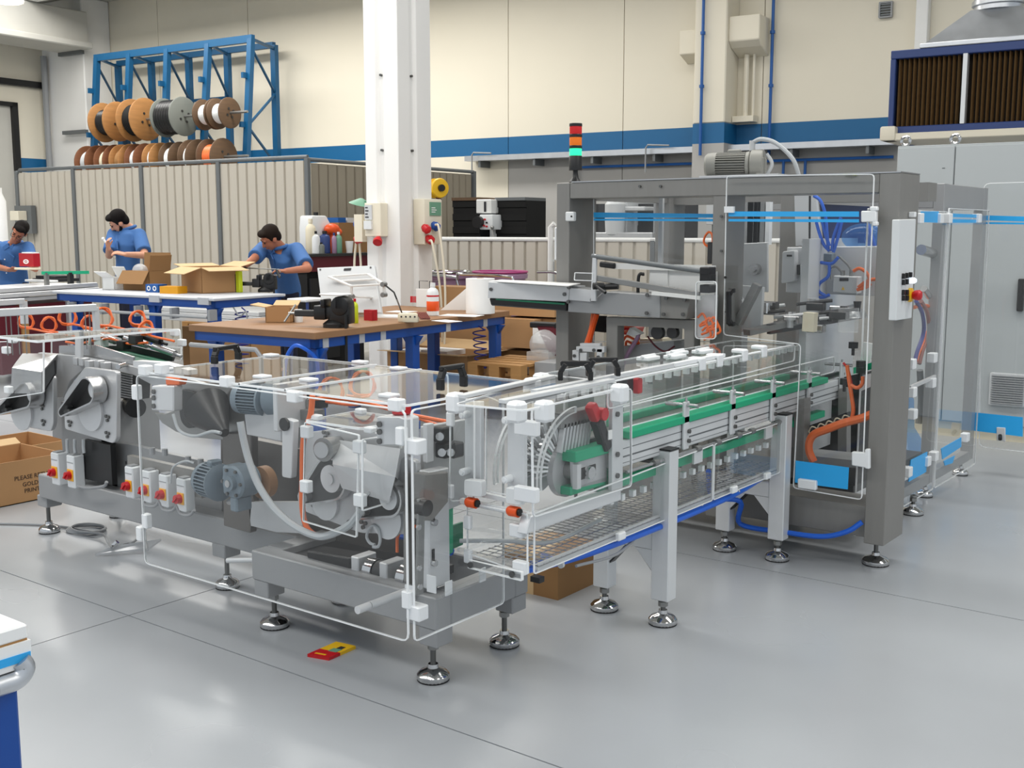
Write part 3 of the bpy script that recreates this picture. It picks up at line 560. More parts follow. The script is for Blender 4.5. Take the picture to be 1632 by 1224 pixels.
x, y, z = onbench(557, 0.08); solo('paper_cup', MB().lathe([(0.035, 0), (0.05, 0.14), (0.046, 0.14), (0.032, 0.01), (0, 0.01)], (x, y, z), n=14), 'paper', 'white paper cup in front of the brown box on the tool bench', 'cup', True, (x, y, z))
x, y, z = onbench(556, -0.2); bxm = MB(); 
t = thing('storage_box', 'orange brown storage box holding small items on the tool bench', 'box', (x, y, z), True); add('box_body', MB().box(x-0.15, x+0.15, y-0.35, y+0.42, z, z+0.36), 'cardboard_dark', t)
for k, m in enumerate(('pipe_blue', 'light_gray', 'label_green', 'post_gray')): add('contents', MB().box(x-0.1, x+0.1, y-0.3+0.17*k, y-0.16+0.17*k, z+0.34, z+0.42), m, t)
x, y, z = onbench(535, 0.0); solo('orange_rag', MB().ball((x-0.05, y, z+0.28), 0.07, 0.12, 0.07, 14).ball((x-0.05, y+0.08, z+0.25), 0.06, 0.08, 0.05, 12).cyl((x-0.05, y, z), (x-0.05, y, z+0.25), 0.03), 'orange', 'orange rag heaped on a holder above the spray cans', 'rag', True, (x, y, z))
# ------------------------------------------------------------------ workbenches
def pads(mb, x, y, z0=0.0, r=0.05): return mb.lathe([(0, z0), (r, z0), (r, z0+0.012), (r*0.55, z0+0.03), (0.012, z0+0.034), (0.012, z0+0.1), (0, z0+0.1)], (x, y, 0), n=18)
def bench(name, label, u0, u1, v0, v1, z, legs, top_m, thick=0.04, group=None, frame_h=0.07, lw=0.085):
    t = thing(name, label, 'workbench', ((u0+u1)/2, (v0+v1)/2, 0), True, group)
    add('bench_top', MB().box(u0, u1, v0, v1, z-thick, z), top_m, t, bevel=0.004)
    f = MB(); i = 0.03; zb = z-thick-frame_h
    f.box(u0+i, u1-i, v0+i, v0+i+0.05, zb, z-thick).box(u0+i, u1-i, v1-i-0.05, v1-i, zb, z-thick).box(u0+i, u0+i+0.05, v0+i, v1-i, zb, z-thick).box(u1-i-0.05, u1-i, v0+i, v1-i, zb, z-thick)
    add('frame', f, 'blue_paint', t, bevel=0.004)
    for x, y in legs:
        add('leg', MB().box(x-lw/2, x+lw/2, y-lw/2, y+lw/2, 0.0, zb).plate([(x-lw/2-0.06, zb), (x+lw/2+0.06, zb), (x+lw/2, zb-0.08), (x-lw/2, zb-0.08)], 'xz', y-0.02, y+0.02), 'blue_paint', t, bevel=0.005)
    return t
T1Z, T2Z = 0.98, 0.88
e = hz(341, 476, T1Z); T1u1, T1v0 = e.x, e.y; T1v1 = 7.95; T1u0 = -10.0
t1 = bench('workbench', 'blue steel workbench with the large open carton, in front of the bearded worker', T1u0, T1u1, T1v0, T1v1, T1Z, [(-9.75, T1v0+.1), (-8.6, T1v0+.12), (T1u1-.1, T1v0+.1), (-9.75, T1v1-.1), (-8.55, T1v1-.12), (T1u1-.1, T1v1-.1)], 'bench_white', 0.024)
add('air_rail', MB().tube([(T1u0+0.2, T1v0-0.04, T1Z-0.17), (T1u1-0.05, T1v0-0.04, T1Z-0.17)], 0.014, sm=False), 'cable_gray', t1)
for k in range(5): add('rail_bracket', MB().box(T1u0+0.3+0.5*k, T1u0+0.33+0.5*k, T1v0-0.05, T1v0+0.04, T1Z-0.2, T1Z-0.1), 'cable_gray', t1)
for px in (205, 341): q = hz(px, 474, T1Z); add('tape_patch', MB().box(q.x-0.07, q.x+0.07, T1v0-0.004, T1v0+0.05, T1Z-0.06, T1Z+0.003), 'bench_white', t1)
T2u1, T2u0, T2v0, T2v1 = -5.36, -6.65, 5.84, 8.38
t2 = bench('workbench', 'blue steel workbench with a brown wooden top and a black vice', T2u0, T2u1, T2v0, T2v1, T2Z, [(T2u1-.08, T2v0+.1), (T2u1-.08, 7.06), (T2u1-.08, T2v1-.12), (T2u0+.08, T2v0+.2), (T2u0+.08, 7.66), (T2u0+.08, T2v1-.1), (-6.0, 8.1)], 'wood_bench', 0.05)
for vv in (5.95, 6.35, 6.6, 7.45, 8.0): add('tape_patch', MB().box(T2u1-0.03, T2u1-0.025, vv, vv+0.06, T2Z-0.12, T2Z-0.05), 'bench_white', t2)
add('rail', MB().tube([(T2u0+0.05, T2v0-0.03, T2Z-0.15), (T2u1-0.55, T2v0-0.03, T2Z-0.15), (T2u1-0.5, T2v0-0.03, T2Z-0.2), (T2u1-0.5, T2v0-0.03, T2Z-0.4)], 0.018, sm=False), 'cable_gray', t2)
# bench corner in the near left of the frame
bz = 0.80; q = onz(45, 1003, bz)
t = thing('workbench', 'corner of a blue workbench with worn white top at the bottom left edge', 'workbench', (q.x-0.3, q.y-0.2, 0))
add('bench_top', MB().box(q.x-1.4, q.x, q.y-0.7, q.y, bz-0.018, bz+0.012), 'paper', t, bevel=0.004); add('worn_edge', MB().box(q.x-1.395, q.x-0.003, q.y-0.695, q.y-0.002, bz-0.05, bz-0.018), 'wood', t)
add('tape_patch', MB().box(q.x-0.4, q.x+0.002, q.y-0.3, q.y+0.003, bz-0.075, bz-0.022), 'paper', t); add('tape_print', MB().box(q.x-0.4, q.x+0.004, q.y-0.16, q.y+0.0, bz-0.062, bz-0.045), 'blue_tape', t)
add('frame', MB().box(q.x-1.38, q.x-0.06, q.y-0.68, q.y-0.05, bz-0.13, bz-0.05), 'navy', t)
add('leg', MB().box(q.x-0.09, q.x-0.012, q.y-0.10, q.y-0.022, 0, bz-0.05), 'blue_paint', t, bevel=0.006); add('leg', MB().box(q.x-0.13, q.x-0.05, q.y-0.66, q.y-0.58, 0, bz-0.12), 'blue_paint', t); add('leg', MB().box(q.x-1.35, q.x-1.27, q.y-0.14, q.y-0.06, 0, bz-0.12), 'blue_paint', t)
add('rail', MB().cyl((q.x-0.002, q.y-0.7, bz-0.098), (q.x-0.002, q.y-0.06, bz-0.098), 0.015), 'cable_gray', t); add('rail_elbow', MB().tube([(q.x-0.002, q.y-0.075, bz-0.098), (q.x-0.002, q.y-0.03, bz-0.096), (q.x-0.002, q.y-0.012, bz-0.078), (q.x-0.005, q.y-0.02, bz-0.06)], 0.021, n=12), 'galvanised', t)

# ------------------------------------------------------------------ cartons
def carton(label, c, wx, wy, h, rot=0.0, flaps=(), m='cardboard', hallf=True, group=None, th=0.008, name='carton', lid=False, inner=True):
    """Open box; flaps: (side, length, angle from the closed position in degrees)."""
    t = thing(name, label, 'box', c, hallf, group, rot=rot); b = Vector(c)
    def P(x0, x1, y0, y1, z0, z1): return MB().box(b.x+x0, b.x+x1, b.y+y0, b.y+y1, b.z+z0, b.z+z1)
    if lid: body = P(-wx/2, wx/2, -wy/2, wy/2, 0, h)
    else:
        body = P(-wx/2, wx/2, -wy/2, wy/2, 0, th)
        for q_ in ((-wx/2, -wx/2+th, -wy/2, wy/2), (wx/2-th, wx/2, -wy/2, wy/2), (-wx/2, wx/2, -wy/2, -wy/2+th), (-wx/2, wx/2, wy/2-th, wy/2)): body.box(b.x+q_[0], b.x+q_[1], b.y+q_[2], b.y+q_[3], b.z, b.z+h)
    add('box_body', body, m, t, smooth=0)
    for sd, ln, ang in flaps:
        a = math.radians(ang); dx, dz = cos(a)*ln, sin(a)*ln        # 0 = lies over the opening, 180 = flat outwards
        if sd in 'NS':
            s = 1 if sd == 'N' else -1; p0 = (0, s*wy/2, h); p1 = (0, s*wy/2-s*dx, h+dz); wd = wx
        else:
            s = 1 if sd == 'E' else -1; p0 = (s*wx/2, 0, h); p1 = (s*wx/2-s*dx, 0, h+dz); wd = wy
        p0 = b+Vector(p0); p1 = b+Vector(p1); nrm = (p1-p0).cross(Vector((1, 0, 0)) if sd in 'NS' else Vector((0, 1, 0)))
        add('flap', MB().obox(p0, p1, wd, 0.006, nrm), m if m != 'cardboard' else 'cardboard_light', t, smooth=0)
    return t
q = hz(310, 467, T1Z)
carton('large open carton with spread flaps on the blue workbench', (q.x, q.y+0.22, T1Z), 0.44, 0.42, 0.25, -0.28, (('N', .17, 165), ('S', .19, 198), ('E', .17, 190), ('W', .17, 172)), 'cardboard')
q = hz(212, 463, T1Z)
ob = carton('small open carton with raised flaps beside the bearded worker', (q.x, q.y+0.18, T1Z), 0.36, 0.3, 0.2, 0.1, (('N', .18, 95), ('E', .16, 100), ('S', .16, 235)), 'cardboard_dark')
solo('plastic_bag', MB().ball((q.x, q.y+0.1, T1Z+0.2), 0.09, 0.07, 0.07, 14), 'bag_clear', 'crumpled clear plastic bag in the small open carton', 'bag', True, (q.x, q.y+0.1, T1Z+0.1))
q = hz(172, 462, T1Z); carton('white carton at the left end of the workbench', (q.x, q.y+0.1, T1Z), 0.17, 0.2, 0.13, 0.1, (('N', .12, 60), ('S', .12, 150)), 'white_paint'); 
q = hz(243, 466, T1Z); t = carton('small blue box with white rings on the workbench', (q.x, q.y+0.05, T1Z), 0.17, 0.12, 0.08, 0.05, (), 'pipe_blue', lid=True)
for k in (-0.04, 0.04): add('ring_print', MB().plate(circle(0.025, 14, q.x+k, T1Z+0.04), 'xz', q.y-0.013, q.y-0.011, holes=[circle(0.015, 12, q.x+k, T1Z+0.04)]), 'paper', t)
q = hz(269, 468, T1Z); carton('flat orange box lying in front of the large open carton', (q.x, q.y+0.06, T1Z), 0.22, 0.14, 0.07, 0.15, (), 'yellow_box', lid=True)
q = hz(367, 463, T1Z); solo('paper_bag', MB().box(q.x-0.05, q.x+0.05, q.y, q.y+0.04, T1Z, T1Z+0.2), 'paper', 'white paper bag behind the yellow spirit level', 'bag', True, (q.x, q.y, T1Z), bevel=0.01)
q = hz(377, 466, T1Z); t = thing('spirit_level', 'yellow and black upright level beside the black grinder', 'level', (q.x, q.y, T1Z), True)
add('body', MB().box(q.x-0.008, q.x+0.04, q.y, q.y+0.05, T1Z, T1Z+0.21), 'lime', t, bevel=0.004); add('grip', MB().box(q.x-0.03, q.x-0.008, q.y, q.y+0.05, T1Z, T1Z+0.18), 'black', t, bevel=0.004)
def vise(label, at, rot, s, jaw='black'):
    t = thing('bench_vise', label, 'vise', at, True, rot=rot); x, y, z = at
    P = lambda a, b_, c, d, e_, f_: (x+a*s, x+b_*s, y+c*s, y+d*s, z+e_*s, z+f_*s)
    add('base', MB().lathe([(0.10*s, 0), (0.10*s, 0.03*s), (0.06*s, 0.06*s), (0.06*s, 0.09*s)], at, n=16), 'black', t)
    add('body', MB().box(*P(-0.07, 0.12, -0.05, 0.05, 0.07, 0.16)).box(*P(0.02, 0.10, -0.07, 0.07, 0.14, 0.24)), jaw, t, bevel=0.012*s, seg=2)
    add('anvil', MB().cyl((x+0.06*s, y-0.07*s, z+0.17*s), (x+0.06*s, y+0.07*s, z+0.17*s), 0.075*s, n=22).box(*P(-0.02, 0.14, -0.06, 0.06, 0.03, 0.17)), jaw, t, bevel=0.012*s, seg=2)
    add('slide', MB().box(*P(-0.34, 0.0, -0.03, 0.03, 0.08, 0.13)), 'dark_steel', t, bevel=0.006)
    add('moving_jaw', MB().box(*P(-0.16, -0.06, -0.065, 0.065, 0.06, 0.17)).box(*P(-0.10, -0.06, -0.07, 0.07, 0.15, 0.22)), jaw, t, bevel=0.012*s, seg=2)
    add('screw', MB().cyl((x-0.16*s, y, z+0.1*s), (x-0.40*s, y, z+0.1*s), 0.012*s, n=10), 'steel', t); add('handle', MB().cyl((x-0.39*s, y-0.1*s, z+0.04*s), (x-0.39*s, y+0.1*s, z+0.16*s), 0.008*s, n=8), 'steel', t); return t
q = hz(412, 466, T1Z); vise('round black vise in front of the bent worker', (q.x, q.y+0.1, T1Z), 0.5, 0.78)
q = hz(531, 522, T2Z); v2 = vise('big black bench vise on the brown bench top', (q.x, q.y+0.03, T2Z), 0.3, 0.95)
add('clamp_rod', MB().cyl((q.x+0.12, q.y-0.06, T2Z+0.1), (q.x+0.12, q.y-0.06, T2Z-0.35), 0.011, n=8), 'black', v2)
solo('white_cloth', MB().box(q.x-0.09, q.x+0.1, q.y-0.05, q.y+0.1, T2Z+0.238, T2Z+0.25), 'paper', 'folded white paper lying on top of the black vise', 'paper', True, (q.x, q.y, T2Z+0.24), bevel=0.005)
q = hz(438, 514, T2Z); carton('small open carton at the left end of the brown bench', (q.x, q.y+0.08, T2Z), 0.2, 0.22, 0.12, 0.5, (('W', .12, 170), ('N', .1, 160)), 'cardboard')
q = hz(470, 514, T2Z); solo('white_pot', MB().lathe([(0.0, 0), (0.033, 0), (0.036, 0.09), (0.03, 0.1), (0, 0.1)], (q.x, q.y+0.04, T2Z), n=16), 'white_plastic', 'small white pot between carton and vise', 'pot', True, (q.x, q.y+0.04, T2Z))
q = hz(566, 515, T2Z); bottle('glue_bottle', 'slim lime yellow bottle with red cap beside the black vise', (q.x, q.y, T2Z), 0.19, 0.026, 'lime', 'red')
q = hz(587, 511, T2Z); solo('red_block', MB().box(q.x-0.045, q.x+0.045, q.y, q.y+0.06, T2Z, T2Z+0.085).bevel(0.004).box(q.x+0.02, q.x+0.045, q.y-0.015, q.y+0.01, T2Z, T2Z+0.07), 'red_box', 'small red clamp block on the brown bench', 'clamp', True, (q.x, q.y, T2Z))
q = hz(690, 503, T2Z); bb = bottle('detergent_bottle', 'white plastic bottle with orange label on the brown bench', (q.x, q.y, T2Z), 0.275, 0.052, 'white_plastic', 'white_plastic')
add('orange_label', MB().lathe([(0.052, 0.04), (0.0532, 0.042), (0.0532, 0.12), (0.052, 0.122)], (q.x, q.y, T2Z), n=20), 'orange', bb); add('red_label', MB().lathe([(0.052, 0.16), (0.053, 0.161), (0.053, 0.172), (0.052, 0.173)], (q.x, q.y, T2Z), n=20), 'red', bb)
q = hz(780, 499, T2Z); t = thing('paper_roll', 'tall white paper roll at the far end of the brown bench', 'roll', (q.x-0.06, q.y-0.05, T2Z), True)
add('roll', MB().lathe([(0.03, 0), (0.125, 0), (0.125, 0.30), (0.03, 0.30)], (q.x-0.06, q.y-0.05, T2Z), n=28), 'paper', t); add('core', MB().lathe([(0.031, 0.0), (0.031, 0.302), (0.026, 0.302), (0.026, 0)], (q.x-0.06, q.y-0.05, T2Z), n=16), 'cardboard', t)
q0 = hz(702, 496, T2Z); q1 = hz(747, 496, T2Z); tri = MB(); z1 = T2Z+0.22
vs = [tri.bm.verts.new(p) for p in ((q0.x, q0.y, T2Z+0.01), (q1.x, q1.y, T2Z+0.01), (q1.x, q1.y, z1))]; tri.bm.faces.new(vs); r_ = bmesh.ops.extrude_face_region(tri.bm, geom=tri.bm.faces[:]); bmesh.ops.translate(tri.bm, vec=(0, 0.004, 0), verts=[v for v in r_['geom'] if isinstance(v, bmesh.types.BMVert)])
solo('loose_sheet', tri, 'paper', 'white sheet unrolled in a triangle from the paper roll', 'paper', True, (q0.x, q0.y, T2Z))
for k, (px, py, wx, wy, r, lab) in enumerate(((735, 503, 0.34, 0.2, 0.2, 'white paper sheet lying in front of the paper roll'), (712, 512, 0.22, 0.14, -0.3, 'white paper sheet near the detergent bottle'), (620, 505, 0.32, 0.25, 0.3, 'stack of white papers under the monitor arm'), (640, 497, 0.22, 0.18, 0.1, 'grey white leaflet behind the power strip'))):
    q = hz(px, py, T2Z); o = solo('paper_sheet', MB().box(q.x-wx/2, q.x+wx/2, q.y-wy/2, q.y+wy/2, T2Z, T2Z+(0.012 if k == 2 else 0.003)), 'paper', lab, 'paper', True, (q.x, q.y, T2Z), 'loose papers on the brown bench'); o.rotation_euler.z += r
q = hz(652, 514, T2Z); t = thing('power_strip', 'ivory terminal block with a brown comb on the bench edge', 'power strip', (q.x, q.y, T2Z), True, rot=0.5)
add('body', MB().box(q.x-0.09, q.x+0.07, q.y, q.y+0.07, T2Z, T2Z+0.07), 'ivory', t, bevel=0.01, seg=2)
for k in range(4): add('terminal_hole', MB().cyl((q.x-0.06+0.035*k, q.y+0.001, T2Z+0.045), (q.x-0.06+0.035*k, q.y-0.003, T2Z+0.045), 0.007, n=8), 'ink_dark', t)
for k in range(6): add('comb_tooth', MB().obox((q.x+0.06+0.013*k, q.y+0.02, T2Z+0.075), (q.x+0.1+0.013*k, q.y-0.02, T2Z+0.03), 0.006, 0.02), 'brown_red', t)
# monitor panel lying on its arm
q0 = hz(503, 503, T2Z); pu, pv = q0.x, q0.y+0.12
t = thing('operator_panel', 'grey operator panel seen from behind with a folding white arm', 'panel', (pu, pv, T2Z), True)
p_tl, p_tr, p_bl = onv(507, 428, pv+0.2), onv(598, 424, pv+0.2), Vector((pu-0.02, pv, T2Z+0.002)); p_br = p_bl+(p_tr-p_tl)
pm = MB(); up_ = (p_tl-p_bl); rt = (p_tr-p_tl); nn = rt.cross(up_).normalized()
fr_ = [pm.bm.verts.new(c+nn*.0175) for c in (p_bl, p_br, p_tr, p_tl)]; bk_ = [pm.bm.verts.new(c-nn*.0175) for c in (p_bl, p_br, p_tr, p_tl)]
pm.bm.faces.new(fr_); pm.bm.faces.new(bk_[::-1]); [pm.bm.faces.new((fr_[i], bk_[i], bk_[(i+1) % 4], fr_[(i+1) % 4])) for i in range(4)]; add('panel_shell', pm, 'light_gray', t, bevel=0.006)
C_ = lambda a, b_, d: p_bl+rt*a+up_*b_+nn*d
add('rear_label', MB().obox(C_(.48, .93, .02), C_(.60, .93, .02), 0.02, 0.006, nn), 'ink_dark', t)
for a, b_ in ((.06, .95), (.94, .95), (.06, .06)): add('screw', MB().cyl(C_(a, b_, .015), C_(a, b_, .024), 0.008, n=8), 'screw', t)
A0, A1, B0, B1 = onv(524, 441, pv+.1), onv(587, 437, pv+.1), onv(560, 456, pv-.16), onv(612, 453, pv-.12); dn = Vector((0, 0, -.085))
for s_, e_ in ((A0, B0), (A1, B1), (B0, B1), (A0, A1), (A0.lerp(B0, .5), A1.lerp(B1, .5)), (B0, B0+dn), (B1, B1+dn), (B0+dn, B0+dn+Vector((.04, .22, -.02)))): add('arm', MB().obox(s_, e_, 0.022, 0.016), 'white_paint', t, bevel=0.003)
for p_ in (B1, B1+dn, B0+dn): add('arm_joint', MB().cyl(p_+Vector((0, -.025, 0)), p_+Vector((0, .02, 0)), 0.02, n=12), 'steel', t)
qe = hz(641, 500, T2Z); add('stay_rod', MB().tube([B1, onv(628, 466, pv-.1), onv(632, 476, pv-.1), qe], 0.007, sm=False), 'dark_steel', t)
# clear boxes and red tag near the column foot
q = hz(672, 490, T2Z); t = thing('wire_holder', 'clear and white document holder with wire hooks behind the bottle', 'holder', (q.x, q.y, T2Z), True)
add('tray', MB().box(q.x-0.11, q.x+0.08, q.y, q.y+0.12, T2Z, T2Z+0.16), 'acrylic_hazy', t); add('white_sheet', MB().box(q.x-0.1, q.x+0.07, q.y+0.05, q.y+0.06, T2Z, T2Z+0.17), 'paper', t)
for k in (-0.10, 0.02): add('wire_hook', MB().tube([(q.x+k, q.y+0.1, T2Z), (q.x+k, q.y+0.1, T2Z+0.24), (q.x+k+0.1, q.y+0.1, T2Z+0.24)], 0.004, n=6, sm=False), 'dark_steel', t)
q = onv(642, 479, 8.3); solo('red_tag', MB().box(q.x-0.06, q.x+0.06, 8.492, 8.502, q.z-0.03, q.z+0.03), 'red', 'small red tag on the foot of the white column', 'tag', True, (q.x, 8.49, q.z))
# ------------------------------------------------------------------ pink waste bags on frames, stacked cartons
for i, (px, lab) in enumerate(((712, 'pink waste bag on a chrome frame beside the column'), (797, 'pink waste bag on a chrome frame with a magenta rim'))):
    c = onv(px, 434, 9.7); t = thing('waste_bag', lab, 'waste bag', (c.x, 9.7, 0), True, 'pink waste bags on frames'); z = c.z
    prof = [(0.0, -0.5), (0.18, -0.5), (0.24, -0.3), (0.26, -0.1), (0.27, 0.0), (0.29, -0.02), (0.285, -0.06)]
    add('bag', MB().lathe(prof, (c.x, 9.7, z), n=22), 'purple_bag', t)
    add('rim', MB().tube([(c.x+0.28*cos(k*pi/8), 9.7+0.28*sin(k*pi/8), z+0.005) for k in range(16)], 0.012, closed=True, k=2), 'magenta' if i else 'chrome', t)
    add('frame_loop', MB().tube([(c.x-0.3, 9.4, z-0.6), (c.x-0.33, 9.4, z-0.06), (c.x-0.25, 9.4, z-0.02), (c.x+0.28, 9.4, z-0.03), (c.x+0.36, 9.4, z-0.1), (c.x+0.48, 9.4, z-0.5), (c.x+0.5, 9.4, 0)], 0.014, k=5), 'chrome', t)
    add('frame_loop', MB().tube([(c.x+0.3, 9.95, z), (c.x+0.5, 9.95, z), (c.x+0.56, 9.95, z-0.06), (c.x+0.5, 9.95, z-0.3), (c.x+0.5, 9.95, 0)], 0.014, k=4), 'chrome', t)
    for s_ in (-1, 1): add('leg', MB().tube([(c.x+0.2*s_, 9.5, 0), (c.x+0.1*s_, 9.6, z-0.5)], 0.014, sm=False), 'chrome', t)
def boxat(label, px0, px1, py0, py1, v, depth, m='cardboard', flaps=(), rot=0.0, floor_=False, lid=True, lift=None):
    a, b = onv(px0, py0, v), onv(px1, py1, v); z0 = 0.0 if floor_ else b.z
    return carton(label, ((a.x+b.x)/2, v+depth/2, z0), b.x-a.x, depth, a.z-z0, rot, flaps, m, True, 'cartons stacked behind the brown bench', lid=lid)
boxat('wide carton lying on top of the stack behind the magazine arm', 780, 884, 486, 506, 8.7, 0.6, 'cardboard')
boxat('big square carton in the middle of the stack by the portal post', 796, 851, 507, 556, 8.6, 0.7, 'cardboard')
boxat('carton with open side beside the portal post', 851, 884, 507, 556, 8.75, 0.5, 'cardboard')
boxat('lower carton of the stack by the portal post', 786, 850, 556, 640, 8.65, 0.7, 'cardboard_dark', floor_=True)
boxat('cream printed card standing against the carton stack', 849, 872, 514, 548, 8.55, 0.05, 'paper')
q = onv(845, 555, 8.62)
boxat('long brown carton behind the pink bags', 686, 790, 456, 480, 9.05, 0.28, 'cardboard', floor_=True)
boxat('open carton with white papers under the brown bench', 617, 746, 558, 640, 8.25, 0.5, 'cardboard', (('S', .15, 175), ('N', .2, 160), ('E', .2, 170)), floor_=True, lid=False)
for k, (px, lab) in enumerate(((660, 'crumpled white paper in the open carton under the bench'), (700, 'white card sticking out of the open carton'))):
    a = onv(px, 560, 8.4); solo('waste_paper', MB().box(a.x-0.14, a.x+0.16, 8.3, 8.6, a.z-0.03, a.z+0.015), 'paper', lab, 'paper', True, (a.x, 8.4, a.z), 'paper in the open carton')
boxat('grey toolbox on the floor behind the portal post', 852, 884, 577, 640, 7.9, 0.4, 'frame_gray', floor_=True)
a = onv(868, 560, 8.2); solo('plastic_sack', MB().ball((a.x, 8.2, a.z+0.06), 0.14, 0.12, 0.13, 14).box(a.x-0.12, a.x+0.1, 8.1, 8.3, 0, a.z), 'bag_clear', 'crumpled clear plastic sack next to the carton stack', 'bag', True, (a.x, 8.2, a.z))
a = onv(872, 520, 8.3); t = thing('drill_case', 'dark red and black power tool on the carton stack', 'power tool', (a.x, 8.3, a.z-0.1), True)
add('body', MB().plate([(a.x-0.06, a.z+0.02), (a.x+0.14, a.z+0.02), (a.x+0.14, a.z-0.25), (a.x+0.06, a.z-0.2)], 'xz', 8.2, 8.35), 'dark_red', t, bevel=0.01); add('handle', MB().box(a.x-0.12, a.x+0.14, 8.2, 8.3, a.z-0.01, a.z+0.04), 'black', t, bevel=0.008)
def pallet(label, px0, px1, py, v, depth):
    a, b = onv(px0, py, v), onv(px1, py, v); z = (a.z+b.z)/2
    t = thing('pallet', label, 'pallet', ((a.x+b.x)/2, v, z-0.14), True)
    for k in range(5): add('deck_board', MB().box(a.x, b.x, v+depth*k/5, v+depth*k/5+depth*0.15, z-0.022, z), 'wood', t, smooth=0)
    for x in (a.x, (a.x+b.x)/2-0.05, b.x-0.1):
        for y in (v, v+depth*0.42, v+depth*0.85): add('block', MB().box(x, x+0.1, y, y+0.1, z-0.12, z-0.022), 'wood', t, smooth=0)
    for y in (v, v+depth*0.42, v+depth*0.85): add('skid', MB().box(a.x, b.x, y, y+0.1, z-0.14, z-0.12), 'wood', t, smooth=0)
    return t, a, b, z
pallet('wooden pallet standing at the foot of the brown bench', 745, 830, 580, 7.7, 0.7)
pt, a, b, z = pallet('wooden pallet with flat grey boards beyond the blue bench', 290, 412, 516, 9.1, 0.9)
for k in range(3): solo('board_stack', MB().box(a.x-0.9+0.1*k, b.x-0.05*k, 9.15+.03*k, 9.9, z+0.05*k, z+0.045+0.05*k), 'light_gray', ('bottom', 'middle', 'top')[k]+' grey board of the flat stack on the far pallet', 'board', True, ((a.x+b.x)/2, 9.5, z+0.05*k), 'flat boards on the far pallet', bevel=0.004)
boxat('tall brown carton standing under the blue workbench', 290, 336, 520, 640, 7.9, 0.25, 'cardboard_dark', floor_=True)
boxat('low carton in front of the tall brown one', 302, 337, 552, 640, 7.6, 0.2, 'cardboard', floor_=True)
boxat('open carton under the right end of the blue workbench', 356, 402, 540, 640, 7.5, 0.4, 'cardboard', (('N', .15, 120), ('W', .15, 160)), floor_=True, lid=False)
q = onv(484, 477, 8.0); t = thing('white_stool', 'small white topped stool with dark blue legs beside the bent worker', 'stool', (q.x, 8.0, 0), True)
add('seat', MB().box(q.x-0.13, q.x+0.12, 7.9, 8.2, q.z-0.02, q.z+0.01), 'white_paint', t, bevel=0.008)
for s_ in (-1, 1):
    add('leg', MB().cyl((q.x+0.09*s_, 7.95, q.z-0.02), (q.x+0.13*s_, 7.92, 0), 0.014, n=8), 'navy', t); add('leg', MB().cyl((q.x+0.09*s_, 8.15, q.z-0.02), (q.x+0.13*s_, 8.18, 0), 0.014, n=8), 'navy', t)
# coiled hoses
def coil(label, m, at, bot, r, turns, th=0.006, hallf=True):
    a = Vector(at); b = Vector(bot); n = turns*10
    pts = [a]+[a.lerp(b, 0.06+0.9*k/n)+Vector((r*cos(k*2*pi/10), r*sin(k*2*pi/10), 0)) for k in range(n)]+[b]
    return solo('coiled_hose', MB().tube(pts, th, n=6, sm=False), m, label, 'hose', hallf, b)
a0, a1 = onu(385, 490, T1u1-.04), onu(386, 590, T1u1-.04); coil('dark blue coiled air hose hanging from the right end of the blue workbench', 'coil_blue', a0, a1, 0.06, 12)
a0, a1 = onu(763, 520, -5.39), onu(768, 598, -5.42); coil('blue zigzag air hose hanging at the far end of the brown bench', 'coil_blue', a0, a1, 0.055, 7)
a0 = onu(372, 490, T1u1-.02); solo('looped_cable', MB().tube([a0, a0+Vector((0.08, 0, -0.08)), a0+Vector((0.16, 0, -0.03)), a0+Vector((0.16, 0, -0.16)), a0+Vector((0.05, 0, -0.12)), a0+Vector((0.1, 0, -0.25)), a0+Vector((0.14, 0, -0.3))], 0.007, n=6), 'cable_gray', 'grey cable looped on the bench end above the coiled hose', 'cable', True, a0)
a0 = onv(456, 574, 5.8); solo('blue_air_hose', MB().tube([a0+Vector((-0.03, 0, -0.2)), a0, a0+Vector((0.07, 0, 0.1)), a0+Vector((0.16, 0, 0.1)), a0+Vector((0.2, 0.1, 0.0)), a0+Vector((0.2, 0.1, -0.2))], 0.014), 'blue_hose', 'thick blue hose bent below the left end of the brown bench', 'hose', True, a0)
# ------------------------------------------------------------------ aluminium assembly bench of the left worker
al = thing('assembly_line', 'long aluminium bench rail in front of the worker with the red box', 'bench', (-10.9, 7.6, 0), True)
r0, r1 = hz(-40, 462, 1.0), hz(152, 450, 1.0); dirv = (r1-r0).normalized()
for k, (z0, z1, off) in enumerate(((0.955, 1.0, 0.0), (0.90, 0.945, 0.03), (0.85, 0.89, 0.0))):
    o = Vector((off, 0, 0)); p, q_ = r0+o, r1+o; p.z = q_.z = (z0+z1)/2; add('profile_bar', MB().obox(p, q_, 0.06, z1-z0), 'aluminium', al, bevel=0.004)
p, q_ = r0.copy(), r1.copy(); p.z = q_.z = 0.96
add('bench_plate', MB().obox(p+Vector((-0.45, 0, 0)), q_+Vector((-0.45, 0, 0)), 0.8, 0.04), 'aluminium', al)
add('red_base', MB().obox(p+Vector((-0.3, 0.2, -0.5)), q_+Vector((-0.3, -0.1, -0.5)), 0.55, 0.7), 'dark_red', al)
for f_ in (0.35, 0.75): l = r0.lerp(r1, f_); add('leg', MB().box(l.x-0.04, l.x+0.04, l.y-0.04, l.y+0.04, 0, 0.86), 'wood' if f_ < .5 else 'aluminium', al)
g0, g1 = hz(66, 435, 1.12), hz(142, 434, 1.12)
t = thing('green_guide_rail', 'green plastic guide rail above the aluminium bench', 'guide rail', (g0.x, g0.y, 1.0), True)
